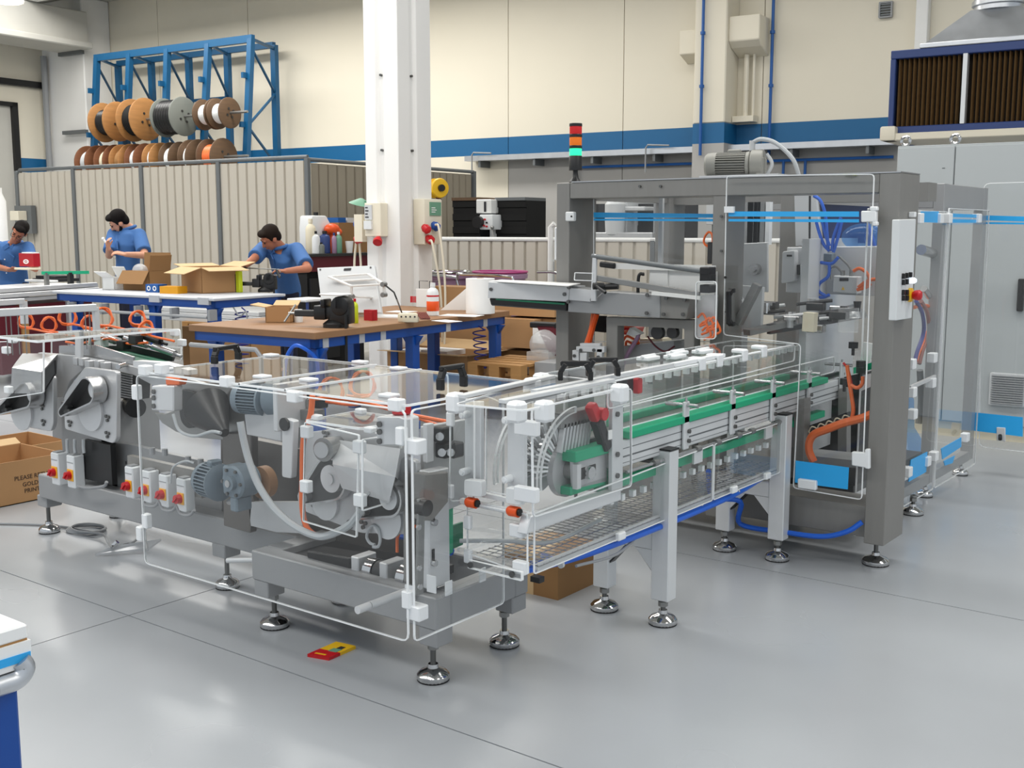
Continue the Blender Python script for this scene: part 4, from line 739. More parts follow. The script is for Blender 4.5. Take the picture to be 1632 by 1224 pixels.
add('rail', MB().obox(g0, g1, 0.03, 0.035), 'green_rail', t); add('bracket', MB().obox(g0.lerp(g1, .6), (g0.lerp(g1, .6).x, g0.lerp(g1, .6).y, 0.98), 0.05, 0.05), 'dark_steel', t); add('bracket', MB().obox(g0.lerp(g1, .1), (g0.lerp(g1, .1).x, g0.lerp(g1, .1).y, 0.98), 0.04, 0.04), 'steel', t)
q = hz(70, 444, 1.02); solo('folded_cloth', MB().box(q.x-0.22, q.x+0.25, q.y, q.y+0.3, 0.985, 1.02).bevel(0.015).box(q.x-0.2, q.x+0.18, q.y+0.03, q.y+0.28, 1.02, 1.05), 'ink_dark', 'dark folded cloth on the aluminium bench', 'cloth', True, (q.x, q.y, 0.98))
solo('white_tray', MB().box(q.x-0.2, q.x+0.3, q.y-0.12, q.y-0.02, 0.985, 1.01), 'white_plastic', 'thin white tray in front of the dark folded cloth', 'tray', True, (q.x, q.y-0.1, 0.98), bevel=0.004)
t = thing('white_machine_post', 'white cylinder at the left edge behind the left worker', 'post', (-13.4, 8.6, 0), True); q = onv(-2, 330, 8.6)
add('shaft', MB().lathe([(0.09, 0), (0.09, 1.95), (0.05, 2.05), (0.05, 2.12), (0, 2.12)], (q.x, 8.6, 0), n=18), 'white_paint', t); add('base', MB().box(q.x-0.14, q.x+0.14, 8.46, 8.74, 0, 0.1), 'white_paint', t)
q = onv(27, 345, 10.1); t = thing('fence_box', 'small pale control box on the fence corner behind the left worker', 'control box', (q.x, 10.1, q.z), True)
add('box', MB().box(q.x-0.1, q.x+0.1, 10.05, 10.2, q.z-0.06, q.z+0.08), 'cream', t, bevel=0.008); add('bracket', MB().box(q.x-0.2, q.x+0.2, 10.2, 10.28, q.z-0.25, q.z+0.16), 'post_gray', t)

# ------------------------------------------------------------------ people
def capsule(m, p, q, r1, r2=None, n=14):
    r2 = r1 if r2 is None else r2; p = Vector(p); q = Vector(q); m.cyl(p, q, r1, r2, n=n); m.ball(p, r1, n=n); m.ball(q, r2, n=n); return m
def eloft(m, secs, fac, n=20):
    """Stacked ellipses: (centre, half width, half depth); fac = facing direction."""
    f = Vector(fac).normalized(); rings = []
    for i, (c, a, b) in enumerate(secs):
        c = Vector(c); d = Vector(secs[min(i+1, len(secs)-1)][0])-Vector(secs[max(i-1, 0)][0]); d.normalize()
        s = f.cross(d).normalized(); ff = d.cross(s).normalized()
        rings.append([m.bm.verts.new(c+s*(a*cos(2*pi*k/n))+ff*(b*sin(2*pi*k/n))) for k in range(n)])
    for A, B in zip(rings, rings[1:]):
        for k in range(n): m.bm.faces.new((A[k], A[(k+1) % n], B[(k+1) % n], B[k]))
    m.bm.faces.new(rings[0][::-1]); m.bm.faces.new(rings[-1]); return m
def fuse(name, m, material, parent, voxel, smooth_n=3, label=None):
    bm = m.bm; bmesh.ops.recalc_face_normals(bm, faces=bm.faces[:]); bmesh.ops.translate(bm, vec=-root_base(parent), verts=bm.verts)
    me = bpy.data.meshes.new(name+'_raw'); bm.to_mesh(me); bm.free(); o = bpy.data.objects.new(name, me); COL.objects.link(o)
    r = o.modifiers.new('r', 'REMESH'); r.mode = 'VOXEL'; r.voxel_size = voxel; r.use_smooth_shade = True
    s = o.modifiers.new('s', 'SMOOTH'); s.iterations = smooth_n; s.factor = 0.5
    bpy.context.view_layer.update(); dg = bpy.context.evaluated_depsgraph_get()
    nm = bpy.data.meshes.new_from_object(o.evaluated_get(dg)); o.modifiers.clear(); o.data = nm; nm.materials.clear(); nm.materials.append(M(material)); bpy.data.meshes.remove(me)
    for p in nm.polygons: p.use_smooth = True
    o.parent = parent; return prop(o, label)
def hand(m, wrist, tip, palm_n, curl=0.6, s=1.0, thumb=1):
    """Palm and five fingers; wrist->tip axis, palm_n the palm's normal, curl bends fingers towards palm_n."""
    w_ = Vector(wrist); d = (Vector(tip)-w_).normalized(); nrm = Vector(palm_n); nrm = (nrm-d*nrm.dot(d)).normalized(); sd = d.cross(nrm)
    for k in range(4): capsule(m, w_+sd*(0.012*(k-1.5))*s, w_+d*0.085*s+sd*(0.021*(k-1.5))*s, 0.017*s, 0.0125*s, 8)
    for k, ln in enumerate((0.062, 0.074, 0.078, 0.066)):
        base = w_+d*0.085*s+sd*(0.021*(1.5-k))*s; p = base; dd = d.copy()
        for j in range(3):
            dd = (dd*cos(curl*(0.5+0.4*j))+nrm*sin(curl*(0.5+0.4*j))).normalized() if j else (dd*cos(curl*.4)+nrm*sin(curl*.4)).normalized()
            q_ = p+dd*ln*s*(0.45, 0.32, 0.25)[j]; capsule(m, p, q_, (0.0105-0.0012*j)*s, (0.0095-0.0012*j)*s, 7); p = q_
    b0 = w_+d*0.025*s+sd*0.028*thumb*s; b1 = b0+(d*0.6+sd*0.6*thumb+nrm*0.45).normalized()*0.04*s; b2 = b1+(d*0.85+nrm*0.5).normalized()*0.034*s
    capsule(m, b0, b1, 0.014*s, 0.0115*s, 8); capsule(m, b1, b2, 0.0115*s, 0.009*s, 8)
def person(label, J, face, look, skin, hair, beard=False, glasses=False, hscale=1.0):
    """J: joint positions in the hall frame; face: body facing; look: direction of the face."""
    hip = Vector(J['hip']); base = Vector((hip.x, hip.y, 0)); t = thing('person', label, 'person', base, True)
    fc = Vector(face).normalized(); side = fc.cross(Vector((0, 0, 1))).normalized()       # the person's right-hand side
    chest = Vector(J['chest']); neck = Vector(J['neck']); head = Vector(J['head']); lk = Vector(look).normalized()
    hu = (head-neck).normalized(); hu = (hu-lk*hu.dot(lk)).normalized(); hs = lk.cross(hu).normalized(); k = hscale
    H = lambda a, b, c: head+hs*(a*k)+lk*(b*k)+hu*(c*k)
    hm = Matrix((hs, lk, hu)).transposed().to_4x4()
    body = MB()
    def eb(m, c, rx, ry, rz, n=16): q = MB().ball((0, 0, 0), rx*k, ry*k, rz*k, n); q.xform(Matrix.Translation(c) @ hm); me = bpy.data.meshes.new('t'); q.bm.to_mesh(me); q.bm.free(); m.bm.from_mesh(me); bpy.data.meshes.remove(me)
    eb(body, H(0, -0.01, 0.03), 0.076, 0.095, 0.095); eb(body, H(0, 0.025, -0.04), 0.062, 0.07, 0.085); eb(body, H(0, 0.055, -0.095), 0.03, 0.03, 0.025)
    capsule(body, H(0, 0.092, 0.015), H(0, 0.112, -0.03), 0.009, 0.015, 8); eb(body, H(0, 0.098, -0.035), 0.017, 0.013, 0.01, 8)
    for s in (-1, 1): eb(body, H(0.078*s, -0.01, -0.01), 0.012, 0.024, 0.034, 10); eb(body, H(0.032*s, 0.083, 0.028), 0.024, 0.012, 0.009, 8)
    capsule(body, H(0, 0.088, -0.068), H(0, 0.088, -0.066), 0.018, 0.016, 8)
    capsule(body, neck-(head-neck)*0.15, H(0, -0.015, -0.06), 0.062, 0.054)
    eloft(body, [(hip-Vector((0, 0, 0.06)), .14, .10), (hip+Vector((0, 0, 0.08)), .15, .10), (hip.lerp(chest, .55), .14, .095), (chest, .165, .11), (chest.lerp(neck, .55), .15, .09), (chest.lerp(neck, .9), .07, .06)], fc)
    for sd in ('R', 'L'):
        S, E, W, T = (Vector(J[sd+n]) for n in ('s', 'e', 'w', 't'))
        capsule(body, S, E, 0.052, 0.042); capsule(body, E, W, 0.042, 0.028); hand(body, W, T, J.get(sd+'n', (0, -0.3, -1)), J.get(sd+'c', 0.7), 1.0, J.get(sd+'th', 1))
        s = 1 if sd == 'R' else -1; hj = hip+side*(0.085*s); kn = hj+Vector((0, 0, -hj.z*0.5))+fc*0.02; an = Vector((hj.x, hj.y, 0.09))
        capsule(body, hj, kn, 0.085, 0.055); capsule(body, kn, an, 0.052, 0.038); capsule(body, an, an+fc*0.13-Vector((0, 0, 0.05)), 0.036, 0.032)
    fuse('body', body, skin, t, 0.0075, 3)
    sh = MB()                                                                          # short-sleeved work shirt
    eloft(sh, [(hip-Vector((0, 0, 0.07)), .185, .135), (hip+Vector((0, 0, 0.03)), .18, .135), (hip.lerp(chest, .5), .178, .128), (chest, .195, .138), (chest.lerp(neck, .5), .18, .115), (chest.lerp(neck, .82), .10, .085)], fc, 24)
    for sd in ('R', 'L'):
        S, E = Vector(J[sd+'s']), Vector(J[sd+'e']); capsule(sh, chest.lerp(neck, .35), S, .09, .078); sh.cyl(S, S.lerp(E, .82), .078, .082, n=16); sh.ball(S, .08)
    fuse('shirt', sh, 'shirt_blue', t, 0.011, 3)
    cl = MB(); nb = chest.lerp(neck, .8); up = (neck-chest).normalized(); ring = []
    for i in range(14):
        a = pi/2+0.35+(2*pi-0.7)*i/13; ring.append(nb+(side*cos(a)*.082+fc*sin(a)*.078)+up*(0.03-0.025*sin(a)))
    cl.tube(ring, 0.018, n=8, k=3)
    for s in (-1, 1): cl.obox(nb+fc*.085+side*(.02*s), nb+fc*.10+side*(.065*s)-up*.05, .045, .012, fc)
    add('collar', cl, 'shirt_blue', t)
    for i in range(3): c = chest.lerp(hip, 0.1+.28*i)+fc*(.139-.004*i); add('button', MB().cyl(c, c+fc*.006, .008, n=8), 'white_plastic', t)
    pk = chest+fc*.128+side*(-.08)-up*.02; add('pocket', MB().obox(pk+up*.05, pk-up*.05, .09, .012, fc), 'shirt_blue', t, bevel=0.003)
    tr = MB(); eloft(tr, [(hip-Vector((0, 0, 0.16)), .165, .125), (hip+Vector((0, 0, .0)), .165, .12)], fc)
    for s in (-1, 1):
        hj = hip+side*(0.09*s)-Vector((0, 0, .05)); kn = hj+Vector((0, 0, -hj.z*0.5))+fc*0.02; an = Vector((hj.x, hj.y, 0.06)); capsule(tr, hj, kn, .098, .075); tr.cyl(kn, an, .075, .065, n=16)
    fuse('trousers', tr, 'trousers_navy', t, 0.012, 3)
    for s in (-1, 1):
        an = hip+side*(0.09*s); shm = MB(); a0 = Vector((an.x, an.y, .05)); capsule(shm, a0-fc*.06, a0+fc*.15-Vector((0, 0, .008)), .05, .042); fuse('shoe', shm, 'black', t, .01, 2)
    hr_ = MB(); eb(hr_, H(0, -0.028, 0.052), 0.086, 0.098, 0.088, 20); eb(hr_, H(0, -0.062, -0.005), 0.072, 0.055, 0.08, 16); eb(hr_, H(0, 0.045, 0.098), 0.062, 0.05, 0.035, 14)
    for s in (-1, 1): eb(hr_, H(0.07*s, 0.0, 0.02), 0.013, 0.03, 0.04, 8)
    fuse('hair', hr_, hair, t, .008, 2)
    if beard:
        bd = MB(); eb(bd, H(0, 0.045, -0.1), 0.052, 0.05, 0.035, 14)
        for s in (-1, 1): capsule(bd, H(.07*s, 0.0, -.02), H(.045*s, .05, -.095), .014, .026, 10)
        capsule(bd, H(-.025, .094, -.052), H(.025, .094, -.052), .008, .008, 8); fuse('beard', bd, 'hair_dark', t, .007, 2)
    for s in (-1, 1): add('eye', MB().ball(H(.03*s, .088, .008), .0085*k, n=10), 'eye_dark', t); add('eyebrow', MB().cyl(H(.015*s, .094, .034), H(.05*s, .084, .032), .004*k, n=6), hair, t)
    add('mouth', MB().cyl(H(-.022, .093, -.068), H(.022, .093, -.068), .005*k, n=6), 'brown_red', t)
    if glasses:
        g = MB()
        for s in (-1, 1): g.tube([H(.034*s+.026*cos(a*pi/5), .11, .005+.02*sin(a*pi/5)) for a in range(10)], .0025, n=5, k=2, closed=True); g.cyl(H(.06*s, .108, .01), H(.078*s, 0, .01), .003, n=6)
        add('glasses', g, 'dark_steel', t)
    return t
def jt(px, py, v): return onv(px, py, v)
# the bent worker with a hacksaw
Vb = 8.75
J = dict(hip=Vector((jt(452, 470, Vb+.05).x, Vb+.12, 0.95)), chest=jt(450, 412, Vb-.12), neck=jt(446, 394, Vb-.2), head=jt(431, 379, Vb-.32),
         Rs=jt(420, 396, Vb-.22), Re=jt(404, 413, Vb-.48), Rw=jt(390, 424, Vb-.62), Rt=jt(382, 431, Vb-.66), Rn=(0.2, -.1, -1), Rc=0.9, Rth=1,
         Ls=jt(473, 398, Vb-.12), Le=jt(491, 428, Vb-.35), Lw=jt(455, 432, Vb-.55), Lt=jt(440, 431, Vb-.6), Ln=(0.1, .2, -1), Lc=0.9, Lth=-1)
person('dark haired worker in blue shirt bending over the bench with a hacksaw', J, (-0.45, -0.8, 0), (-0.45, -0.62, -0.62), 'skin_tan', 'hair_brown')
p0, p1 = jt(389, 427, Vb-.68), jt(443, 431, Vb-.66); t = thing('hacksaw', 'thin steel hacksaw held by the bent worker', 'saw', (p0.x, p0.y, p0.z-.05), True)
add('frame', MB().tube([p0, p1+Vector((.02, 0, .01)), p1+Vector((.03, 0, -.02))], .006, n=6, sm=False), 'steel', t); add('blade', MB().obox(p0.lerp(p1, .45)+Vector((0, 0, -.055)), p1+Vector((.03, 0, -.045)), .004, .014), 'steel_bright', t); add('handle', MB().cyl(p1+Vector((-.02, 0, .01)), p1+Vector((.02, 0, -.07)), .013, n=10), 'dark_steel', t); add('grip', MB().cyl(p0+Vector((-.06, 0, -.03)), p0+Vector((.02, 0, .0)), .014, n=10), 'black', t)
# the bearded worker looking at his hands
Vm = 8.35
J = dict(hip=Vector((jt(201, 440, Vm).x, Vm+.02, 1.0)), chest=jt(204, 388, Vm-.02), neck=jt(204, 363, Vm), head=jt(189, 353, Vm-.1),
         Rs=jt(182, 374, Vm-.08), Re=jt(174, 407, Vm-.25), Rw=jt(173, 397, Vm-.42), Rt=jt(171, 386, Vm-.45), Rn=(.6, .4, -.1), Rc=1.0, Rth=1,
         Ls=jt(222, 375, Vm), Le=jt(231, 407, Vm-.12), Lw=jt(200, 405.5, Vm-.38), Lt=jt(184, 402, Vm-.46), Ln=(-.2, .3, -1), Lc=.8, Lth=-1)
person('bearded worker with dark cap of hair in blue shirt looking at his hands', J, (-0.5, -0.85, 0), (-0.62, -0.5, -0.6), 'skin', 'hair_dark', True)
p0 = jt(170, 388, Vm-.47); solo('small_part', MB().cyl(p0, p0+Vector((-.03, -.02, .05)), .012, n=10).ball(p0+Vector((-.03, -.02, .05)), .018), 'white_plastic', 'small pale part held up by the bearded worker', 'part', True, p0)
# the left worker with a red box
Vl = 8.3
J = dict(hip=Vector((jt(17, 455, Vl).x, Vl+.05, 0.97)), chest=jt(19, 409, Vl-.02), neck=jt(24, 386, Vl-.05), head=jt(31, 369, Vl-.14),
         Rs=jt(-2, 394, Vl-.06), Re=jt(-6, 425, Vl-.2), Rw=jt(15, 430, Vl-.42), Rt=jt(34, 431, Vl-.5), Rn=(.1, .5, 1), Rc=.5, Rth=-1,
         Ls=jt(44, 395, Vl-.04), Le=jt(52, 424, Vl-.15), Lw=jt(57, 430, Vl-.4), Lt=jt(56, 420, Vl-.5), Ln=(-1, .2, .2), Lc=.5, Lth=1)
person('worker with glasses in blue shirt at the left edge reading a red box', J, (0.35, -0.9, 0), (0.3, -0.72, -0.6), 'skin_tan', 'hair_dark', glasses=True)
a, b = jt(32, 403.5, Vl-.56), jt(56, 425, Vl-.56); t = thing('red_carton', 'red cardboard box with a white emblem held by the left worker', 'box', (a.x, a.y, b.z), True)
add('box_body', MB().box(a.x, b.x, Vl-.58, Vl-.49, b.z, a.z), 'red_box', t, bevel=.003); add('white_top', MB().box(a.x+.06, b.x-.005, Vl-.58, Vl-.5, a.z, a.z+.012), 'paper', t)
cx, cz = (a.x+b.x)/2, b.z+.055; em = MB().plate([(cx+.05*cos(k*pi/10), cz+.026*sin(k*pi/10)) for k in range(20)], 'xz', Vl-.583, Vl-.58, holes=[[(cx+.036*cos(k*pi/8), cz+.014*sin(k*pi/8)) for k in range(16)]]).box(cx-.028, cx+.028, Vl-.583, Vl-.58, cz-.004, cz+.004); add('emblem', em, 'paper', t)
solo('open_leaflet', MB().box(a.x+.02, b.x+.02, Vl-.66, Vl-.5, b.z-.035, b.z-.012), 'ivory', 'cream leaflet under the red box in the left worker\'s hands', 'paper', True, (a.x, Vl-.6, b.z-.03), bevel=.004)
# ------------------------------------------------------------------ machine helpers (coordinates along the machine line)
def YP(pts, y): return [(ony(a, b, y).x, ony(a, b, y).z) for a, b in pts]
def XP(pts, x): return [(onx(a, b, x).y, onx(a, b, x).z) for a, b in pts]
def ZP(pts, z): return [(onz(a, b, z).x, onz(a, b, z).y) for a, b in pts]
def round_poly(pts, r, n=3):
    out = []; N = len(pts)
    for i in range(N):
        p = Vector((*pts[i], 0)); a = Vector((*pts[i-1], 0))-p; b = Vector((*pts[(i+1) % N], 0))-p
        k = min(r, a.length*.45, b.length*.45); s = p+a.normalized()*k; e = p+b.normalized()*k
        for j in range(n+1): t = j/n; q = s*(1-t)**2+p*2*t*(1-t)+e*t*t; out.append((q.x, q.y))
    return out
def inset(pts, d):
    n = len(pts); ar = sum(pts[i-1][0]*pts[i][1]-pts[i][0]*pts[i-1][1] for i in range(n)); sg = 1 if ar > 0 else -1; out = []
    for i in range(n):
        p, a, b = Vector(pts[i]), Vector(pts[i-1]), Vector(pts[(i+1) % n]); e0 = (p-a); e1 = (b-p)
        n0 = Vector((-e0.y, e0.x)).normalized()*sg if e0.length > 1e-7 else Vector((0, 0)); n1 = Vector((-e1.y, e1.x)).normalized()*sg if e1.length > 1e-7 else n0
        m = n0+n1; m = m/max(.5, m.length_squared/2) if m.length > 1e-6 else n0; q = p+m*d; out.append((q.x, q.y))
    return out
def panel(par, pts, pl, c, th=0.008, r=0.02, name='guard_panel', m='acrylic', label=None, rim=.0038):
    """Clear sheet with a frosted, chamfered saw-cut rim, its white band imitating light piped to the edge."""
    o = round_poly([tuple(p[:2]) for p in pts], r); i_ = inset(o, rim)
    return add(name, MB().plate(o, pl, c-th/2, c+th/2, holes=[i_], mi=1).plate(i_, pl, c-th*.4, c+th*.4, mi=0), (m, 'acrylic_edge'), par, smooth=0, label=label)
def platey(par, name, pts, y, th, m, holes=(), r=0.0, bev=0.0, label=None):
    o = YP(pts, y); o = round_poly(o, r) if r else o
    return add(name, MB().plate(o, 'xz', y, y+th, holes=[YP(h, y) if not isinstance(h, tuple) else circle(h[2], 20, ony(h[0], h[1], y).x, ony(h[0], h[1], y).z) for h in holes]), m, par, smooth=30, bevel=bev, label=label)
def platex(par, name, pts, x, th, m, holes=(), r=0.0, bev=0.0, label=None):
    o = XP(pts, x); o = round_poly(o, r) if r else o
    return add(name, MB().plate(o, 'yz', x-th, x, holes=[circle(h[2], 20, onx(h[0], h[1], x).y, onx(h[0], h[1], x).z) for h in holes]), m, par, smooth=30, bevel=bev, label=label)
def clip(par, c, sx=0.045, sy=0.03, sz=0.035): c = Vector(c); return add('panel_clip', MB().box(c.x-sx/2, c.x+sx/2, c.y-sy/2, c.y+sy/2, c.z-sz/2, c.z+sz/2), 'white_clip', par, bevel=0.004)
def screw(par, c, ax, r=0.009, m='screw'): c = Vector(c); ax = Vector(ax); return add('screw', MB().cyl(c, c+ax*0.008, r, n=10), m, par)
def foot(par, x, y, zt, r=0.06):
    f = add('levelling_foot', MB().lathe([(0, 0.004), (r*.96, 0.004), (r, 0.012), (r*.98, 0.022), (r*.8, 0.034), (r*.4, 0.043), (0.02, 0.046), (0.018, 0.06), (0, 0.06)], (x, y, 0), n=28), 'chrome', par, label='chrome levelling foot')
    add('foot_pad', MB().cyl((x, y, 0), (x, y, 0.006), r*.97, n=24), 'rubber', f)
    add('stem', MB().cyl((x, y, 0.045), (x, y, zt), 0.0105, n=12), 'screw', f)
    add('nut', MB().cyl((x, y, zt-0.035), (x, y, zt-0.015), 0.02, n=6).cyl((x, y, zt-0.012), (x, y, zt), 0.017, n=14), 'steel', f); return f
def handle(par, p, q, h, up=(0, 0, 1), w_=0.018):
    """Bridge handle between two feet p and q."""
    p = Vector(p); q = Vector(q); u_ = Vector(up); d = (q-p).normalized(); m = MB()
    m.obox(p, p+u_*h*.55, .03, w_, d).obox(q, q+u_*h*.55, .03, w_, d).obox(p+u_*h*.5, p+u_*h+d*.018, .026, w_, d).obox(q+u_*h*.5, q+u_*h-d*.018, .026, w_, d).obox(p+u_*h, q+u_*h, w_, w_, u_)
    return add('handle', m, 'black', par, bevel=0.003, label='black bridge handle')
def motor(par, c, ax, L, r, m='motor_gray', fan=True, name='motor'):
    """Finned motor: c centre of the finned body, ax unit axis towards the shaft end."""
    c = Vector(c); d = Vector(ax).normalized(); a, b, _ = frame_of(d); body = MB().cyl(c-d*L*.5, c+d*L*.5, r*.8, n=24)
    for k in range(30):
        t = 2*pi*k/30; e = a*cos(t)+b*sin(t)
        body.obox(c-d*L*.46+e*r*.9, c+d*L*.46+e*r*.9, r*.07, r*.26, e)
    mo = add(name, body, m, par)
    if fan: add('fan_cover', MB().lathe([(r*.3, -.34*L), (r*.8, -.33*L), (r*.98, -.26*L), (r*1.03, -.1*L), (r*1.03, 0.04*L)], c-d*L*.5, d, n=28), m, mo)
    if fan:
        g = MB()
        for k in range(12): t = 2*pi*k/12; e = a*cos(t)+b*sin(t); g.obox(c-d*L*.835+e*r*.25, c-d*L*.82+e*r*.72, r*.09, .004, d)
        add('fan_grille', g, 'dark_steel', mo)
    add('flange', MB().lathe([(r*.5, -.02*L), (r*1.05, -.02*L), (r*1.08, .08*L), (r*.9, .14*L), (r*.6, .2*L)], c+d*L*.5, d, n=28), m, mo)
    bx_ = c+b*(r*1.0); add('terminal_box', MB().obox(bx_-d*L*.12, bx_+d*L*.3, r*.8, r*.5, b), m, mo, bevel=.006)
    return mo
def switch(par, c, wd=.062, ht=.155, dp=.055, rot=0.0):
    """White mains isolator: yellow plate, red rotary knob; c bottom front left corner, facing -y."""
    x, y, z = c; b = add('isolator_switch', MB().box(x, x+wd, y, y+dp, z, z+ht), 'panel_gray', par, bevel=.005, label='white isolator switch with red knob on yellow plate')
    add('switch_plate', MB().box(x+wd*.12, x+wd*.88, y-.004, y, z+ht*.22, z+ht*.58), 'yellow_plate', b, bevel=.002)
    add('knob', MB().cyl((x+wd*.45, y-.003, z+ht*.4), (x+wd*.45, y-.026, z+ht*.4), .0215, .0195, n=20).obox((x+wd*.45-.012, y-.028, z+ht*.4-.012), (x+wd*.45+.012, y-.028, z+ht*.4+.012), .008, .012, (0, 1, 0)), 'red', b)
    add('cover_seam', MB().box(x+wd*.1, x+wd*.9, y-.002, y, z+ht*.78, z+ht*.8).box(x+wd*.2, x+wd*.8, y+.005, y+dp*.8, z+ht, z+ht+.006), 'cable_gray', b); return b
def hose(par, pts, r, m, name='hose', n=8, label=None): return add(name, MB().tube(pts, r, n=n), m, par, label=label)
def hy(par, pix, y, r, m, name='hose', label=None): return hose(par, [ony(a, b, y if not isinstance(y, (list, tuple)) else y[i]) for i, (a, b) in enumerate(pix)], r, m, name, label=label)
def loops(par, c, r, m, n=3, ax=(1, 0.3, 0), tail=None, name='hose_loop', th=.006):
    c = Vector(c); a, b, d = frame_of(ax); pts = []
    for k in range(n*10+1): t = 2*pi*k/10-pi/2; pts.append(c+(a*cos(t)+b*sin(t))*r*(1+.12*sin(k*1.7))+d*(.012*k/10))
    if tail: pts += [Vector(p) for p in tail]
    return add(name, MB().tube(pts, th, n=6, k=2), m, par)
def belt_cover(par, y, pl_pts, rim_c, rim_r, small_c, small_r, disc_c, disc_r, bolts, depth=.085):
    """Machined side plate with a protruding teardrop belt cover, open at the front, pulleys inside."""
    p = platey(par, 'bearing_plate', pl_pts, y, .025, 'machined', r=.02, bev=.003)
    R = ony(*rim_c, y); S = ony(*small_c, y); D = ony(*disc_c, y)
    add('flange_disc', MB().cyl((D.x, y, D.z), (D.x, y-.012, D.z), disc_r, n=32), 'aluminium', p)
    d = Vector((S.x-R.x, 0, S.z-R.z)); L = d.length; al_ = math.acos(max(-1, min(1, (rim_r-small_r)/L))); th0 = atan2(d.z, d.x)
    def tear(r1, r2, off):
        o = []
        for k in range(17): t = th0+al_+(2*pi-2*al_)*k/16; o.append((R.x+(r1+off)*cos(t), R.z+(r1+off)*sin(t)))
        for k in range(7): t = th0-al_+2*al_*k/6; o.append((S.x+(r2+off)*cos(t), S.z+(r2+off)*sin(t)))
        return o
    add('belt_cover', MB().plate(tear(rim_r, small_r, 0), 'xz', y-depth, y-.011, holes=[tear(rim_r, small_r, -.008)]), 'steel_bright', p, smooth=40)
    add('cover_back', MB().plate(tear(rim_r, small_r, -.005), 'xz', y-.016, y-.012), 'dark_steel', p, smooth=0)
    add('pulley', MB().cyl((R.x, y-.016, R.z), (R.x, y-.045, R.z), rim_r*.62, n=24).cyl((R.x, y-.04, R.z), (R.x, y-.052, R.z), rim_r*.25, n=14), 'aluminium', p); add('pulley', MB().cyl((S.x, y-.016, S.z), (S.x, y-.045, S.z), small_r*.6, n=18), 'steel', p)
    for b in bolts:
        B = ony(*b, y)
        for k in range(3): t = k*2.1+.4; screw(p, (B.x+.012*cos(t), y, B.z+.012*sin(t)), (0, -1, 0), .008)
    return p

# ------------------------------------------------------------------ feeder machine (left, behind)
FY = 3.05
fm = thing('feeder_machine', 'grey feeder machine with two belt covers and orange hose loops at the left', 'machine', (-4.7, 3.3, 0))
for x, y in ((-5.461, 3.109), (-3.96, 3.09), (-5.46, 3.53), (-3.98, 3.40)): foot(fm, x, y, 0.21, .055)
XL = -5.44
add('base_beam', MB().box(XL, -3.45, FY, FY+.09, .205, .33), 'frame_gray', fm, bevel=.006); add('base_beam', MB().box(XL, -3.45, 3.46, 3.55, .205, .33), 'frame_gray', fm, bevel=.006); add('base_beam', MB().box(XL, XL+.1, FY+.091, 3.459, .205, .33), 'frame_gray', fm, bevel=.006)
for x, y in ((-5.461+.02, 3.109), (-3.96, 3.09), (-5.44, 3.50), (-3.98, 3.42)): add('frame_leg', MB().box(x-.045, x+.045, y-.045, y+.045, .15, .21), 'frame_gray', fm, bevel=.004)
platey(fm, 'body_plate', [(97, 640), (100, 700), (98, 790), (352, 852), (356, 742), (262, 722), (205, 708), (185, 706), (184, 650)], 3.14, .03, 'frame_gray')
platey(fm, 'body_column', [(82, 636), (108, 624), (135, 600), (135, 700), (100, 716), (98, 700), (84, 696)], 3.2, .06, 'frame_gray')
add('body_column', MB().box(-4.98, -4.86, 3.14, 3.4, .3, .75), 'frame_gray', fm)
platey(fm, 'side_rail', [(60, 562), (122, 567), (212, 584), (260, 596), (330, 612), (330, 634), (250, 618), (213, 598), (187, 592), (165, 586), (137, 584), (112, 607), (100, 634), (83, 634), (80, 600), (60, 600)], 3.10, .025, 'machined', bev=.003)
belt_cover(fm, 3.0, [(101.5, 632), (110, 617), (135, 585), (186, 592), (185, 700), (180, 707), (103, 684)], (162, 620), .066, (122, 654), .022, (146, 654), .10, [(112, 646), (112, 674), (172, 666), (172, 692)])
belt_cover(fm, 3.0, [(18, 628), (36, 594), (84, 600), (84.5, 676), (80, 688), (24, 677)], (63, 627), .066, (22, 652), .022, (36, 655), .10, [(68, 648), (70, 673)])
hq = [(19, 586), (66, 593), (66, 627), (17, 627)]; hp = YP(hq, 2.93)
hm_ = MB(); hm_.plate([hp[0], hp[1], hp[2], hp[3]], 'xz', 2.93, 2.935)
A = [Vector((hp[0][0], 2.93, hp[0][1])), Vector((hp[1][0], 2.93, hp[1][1]))]; Bq = [ony(36, 563, 3.09), ony(92, 564, 3.09)]
fv = [hm_.bm.verts.new(v) for v in (A[0], A[1], Bq[1], Bq[0])]; hm_.bm.faces.new(fv)
C1 = ony(90, 596, 3.08); C2 = Vector((hp[2][0], 2.93, hp[2][1])); hm_.bm.faces.new([hm_.bm.verts.new(v) for v in (A[1], C2, C1, Bq[1])])
add('sheet_hood', hm_, 'steel_bright', fm, smooth=0)
platey(fm, 'hood_opening_shade', [(67, 595), (86, 574), (87, 595), (70, 622)], 2.925, .01, 'black')  # solid black plate painting the shade inside the hood's open side
for px, py in ((128, 572), (137, 573), (147, 577), (162, 577), (172, 580)): o = ony(px, py, 3.09); add('adjuster_block', MB().box(o.x-.02, o.x+.015, 3.06, 3.1, o.z-.03, o.z+.01), 'machined', fm, bevel=.003)
o = ony(187, 582, 3.05); add('pin', MB().cyl((o.x, 3.1, o.z), (o.x+.05, 3.02, o.z), .012, n=12), 'chrome', fm)
bm_ = MB(); bp0 = YP([(188, 594), (212, 599), (211, 638), (186, 633)], 3.2); add('chain_guard', MB().plate(bp0, 'xz', 3.2, 3.3), 'dark_steel', fm)
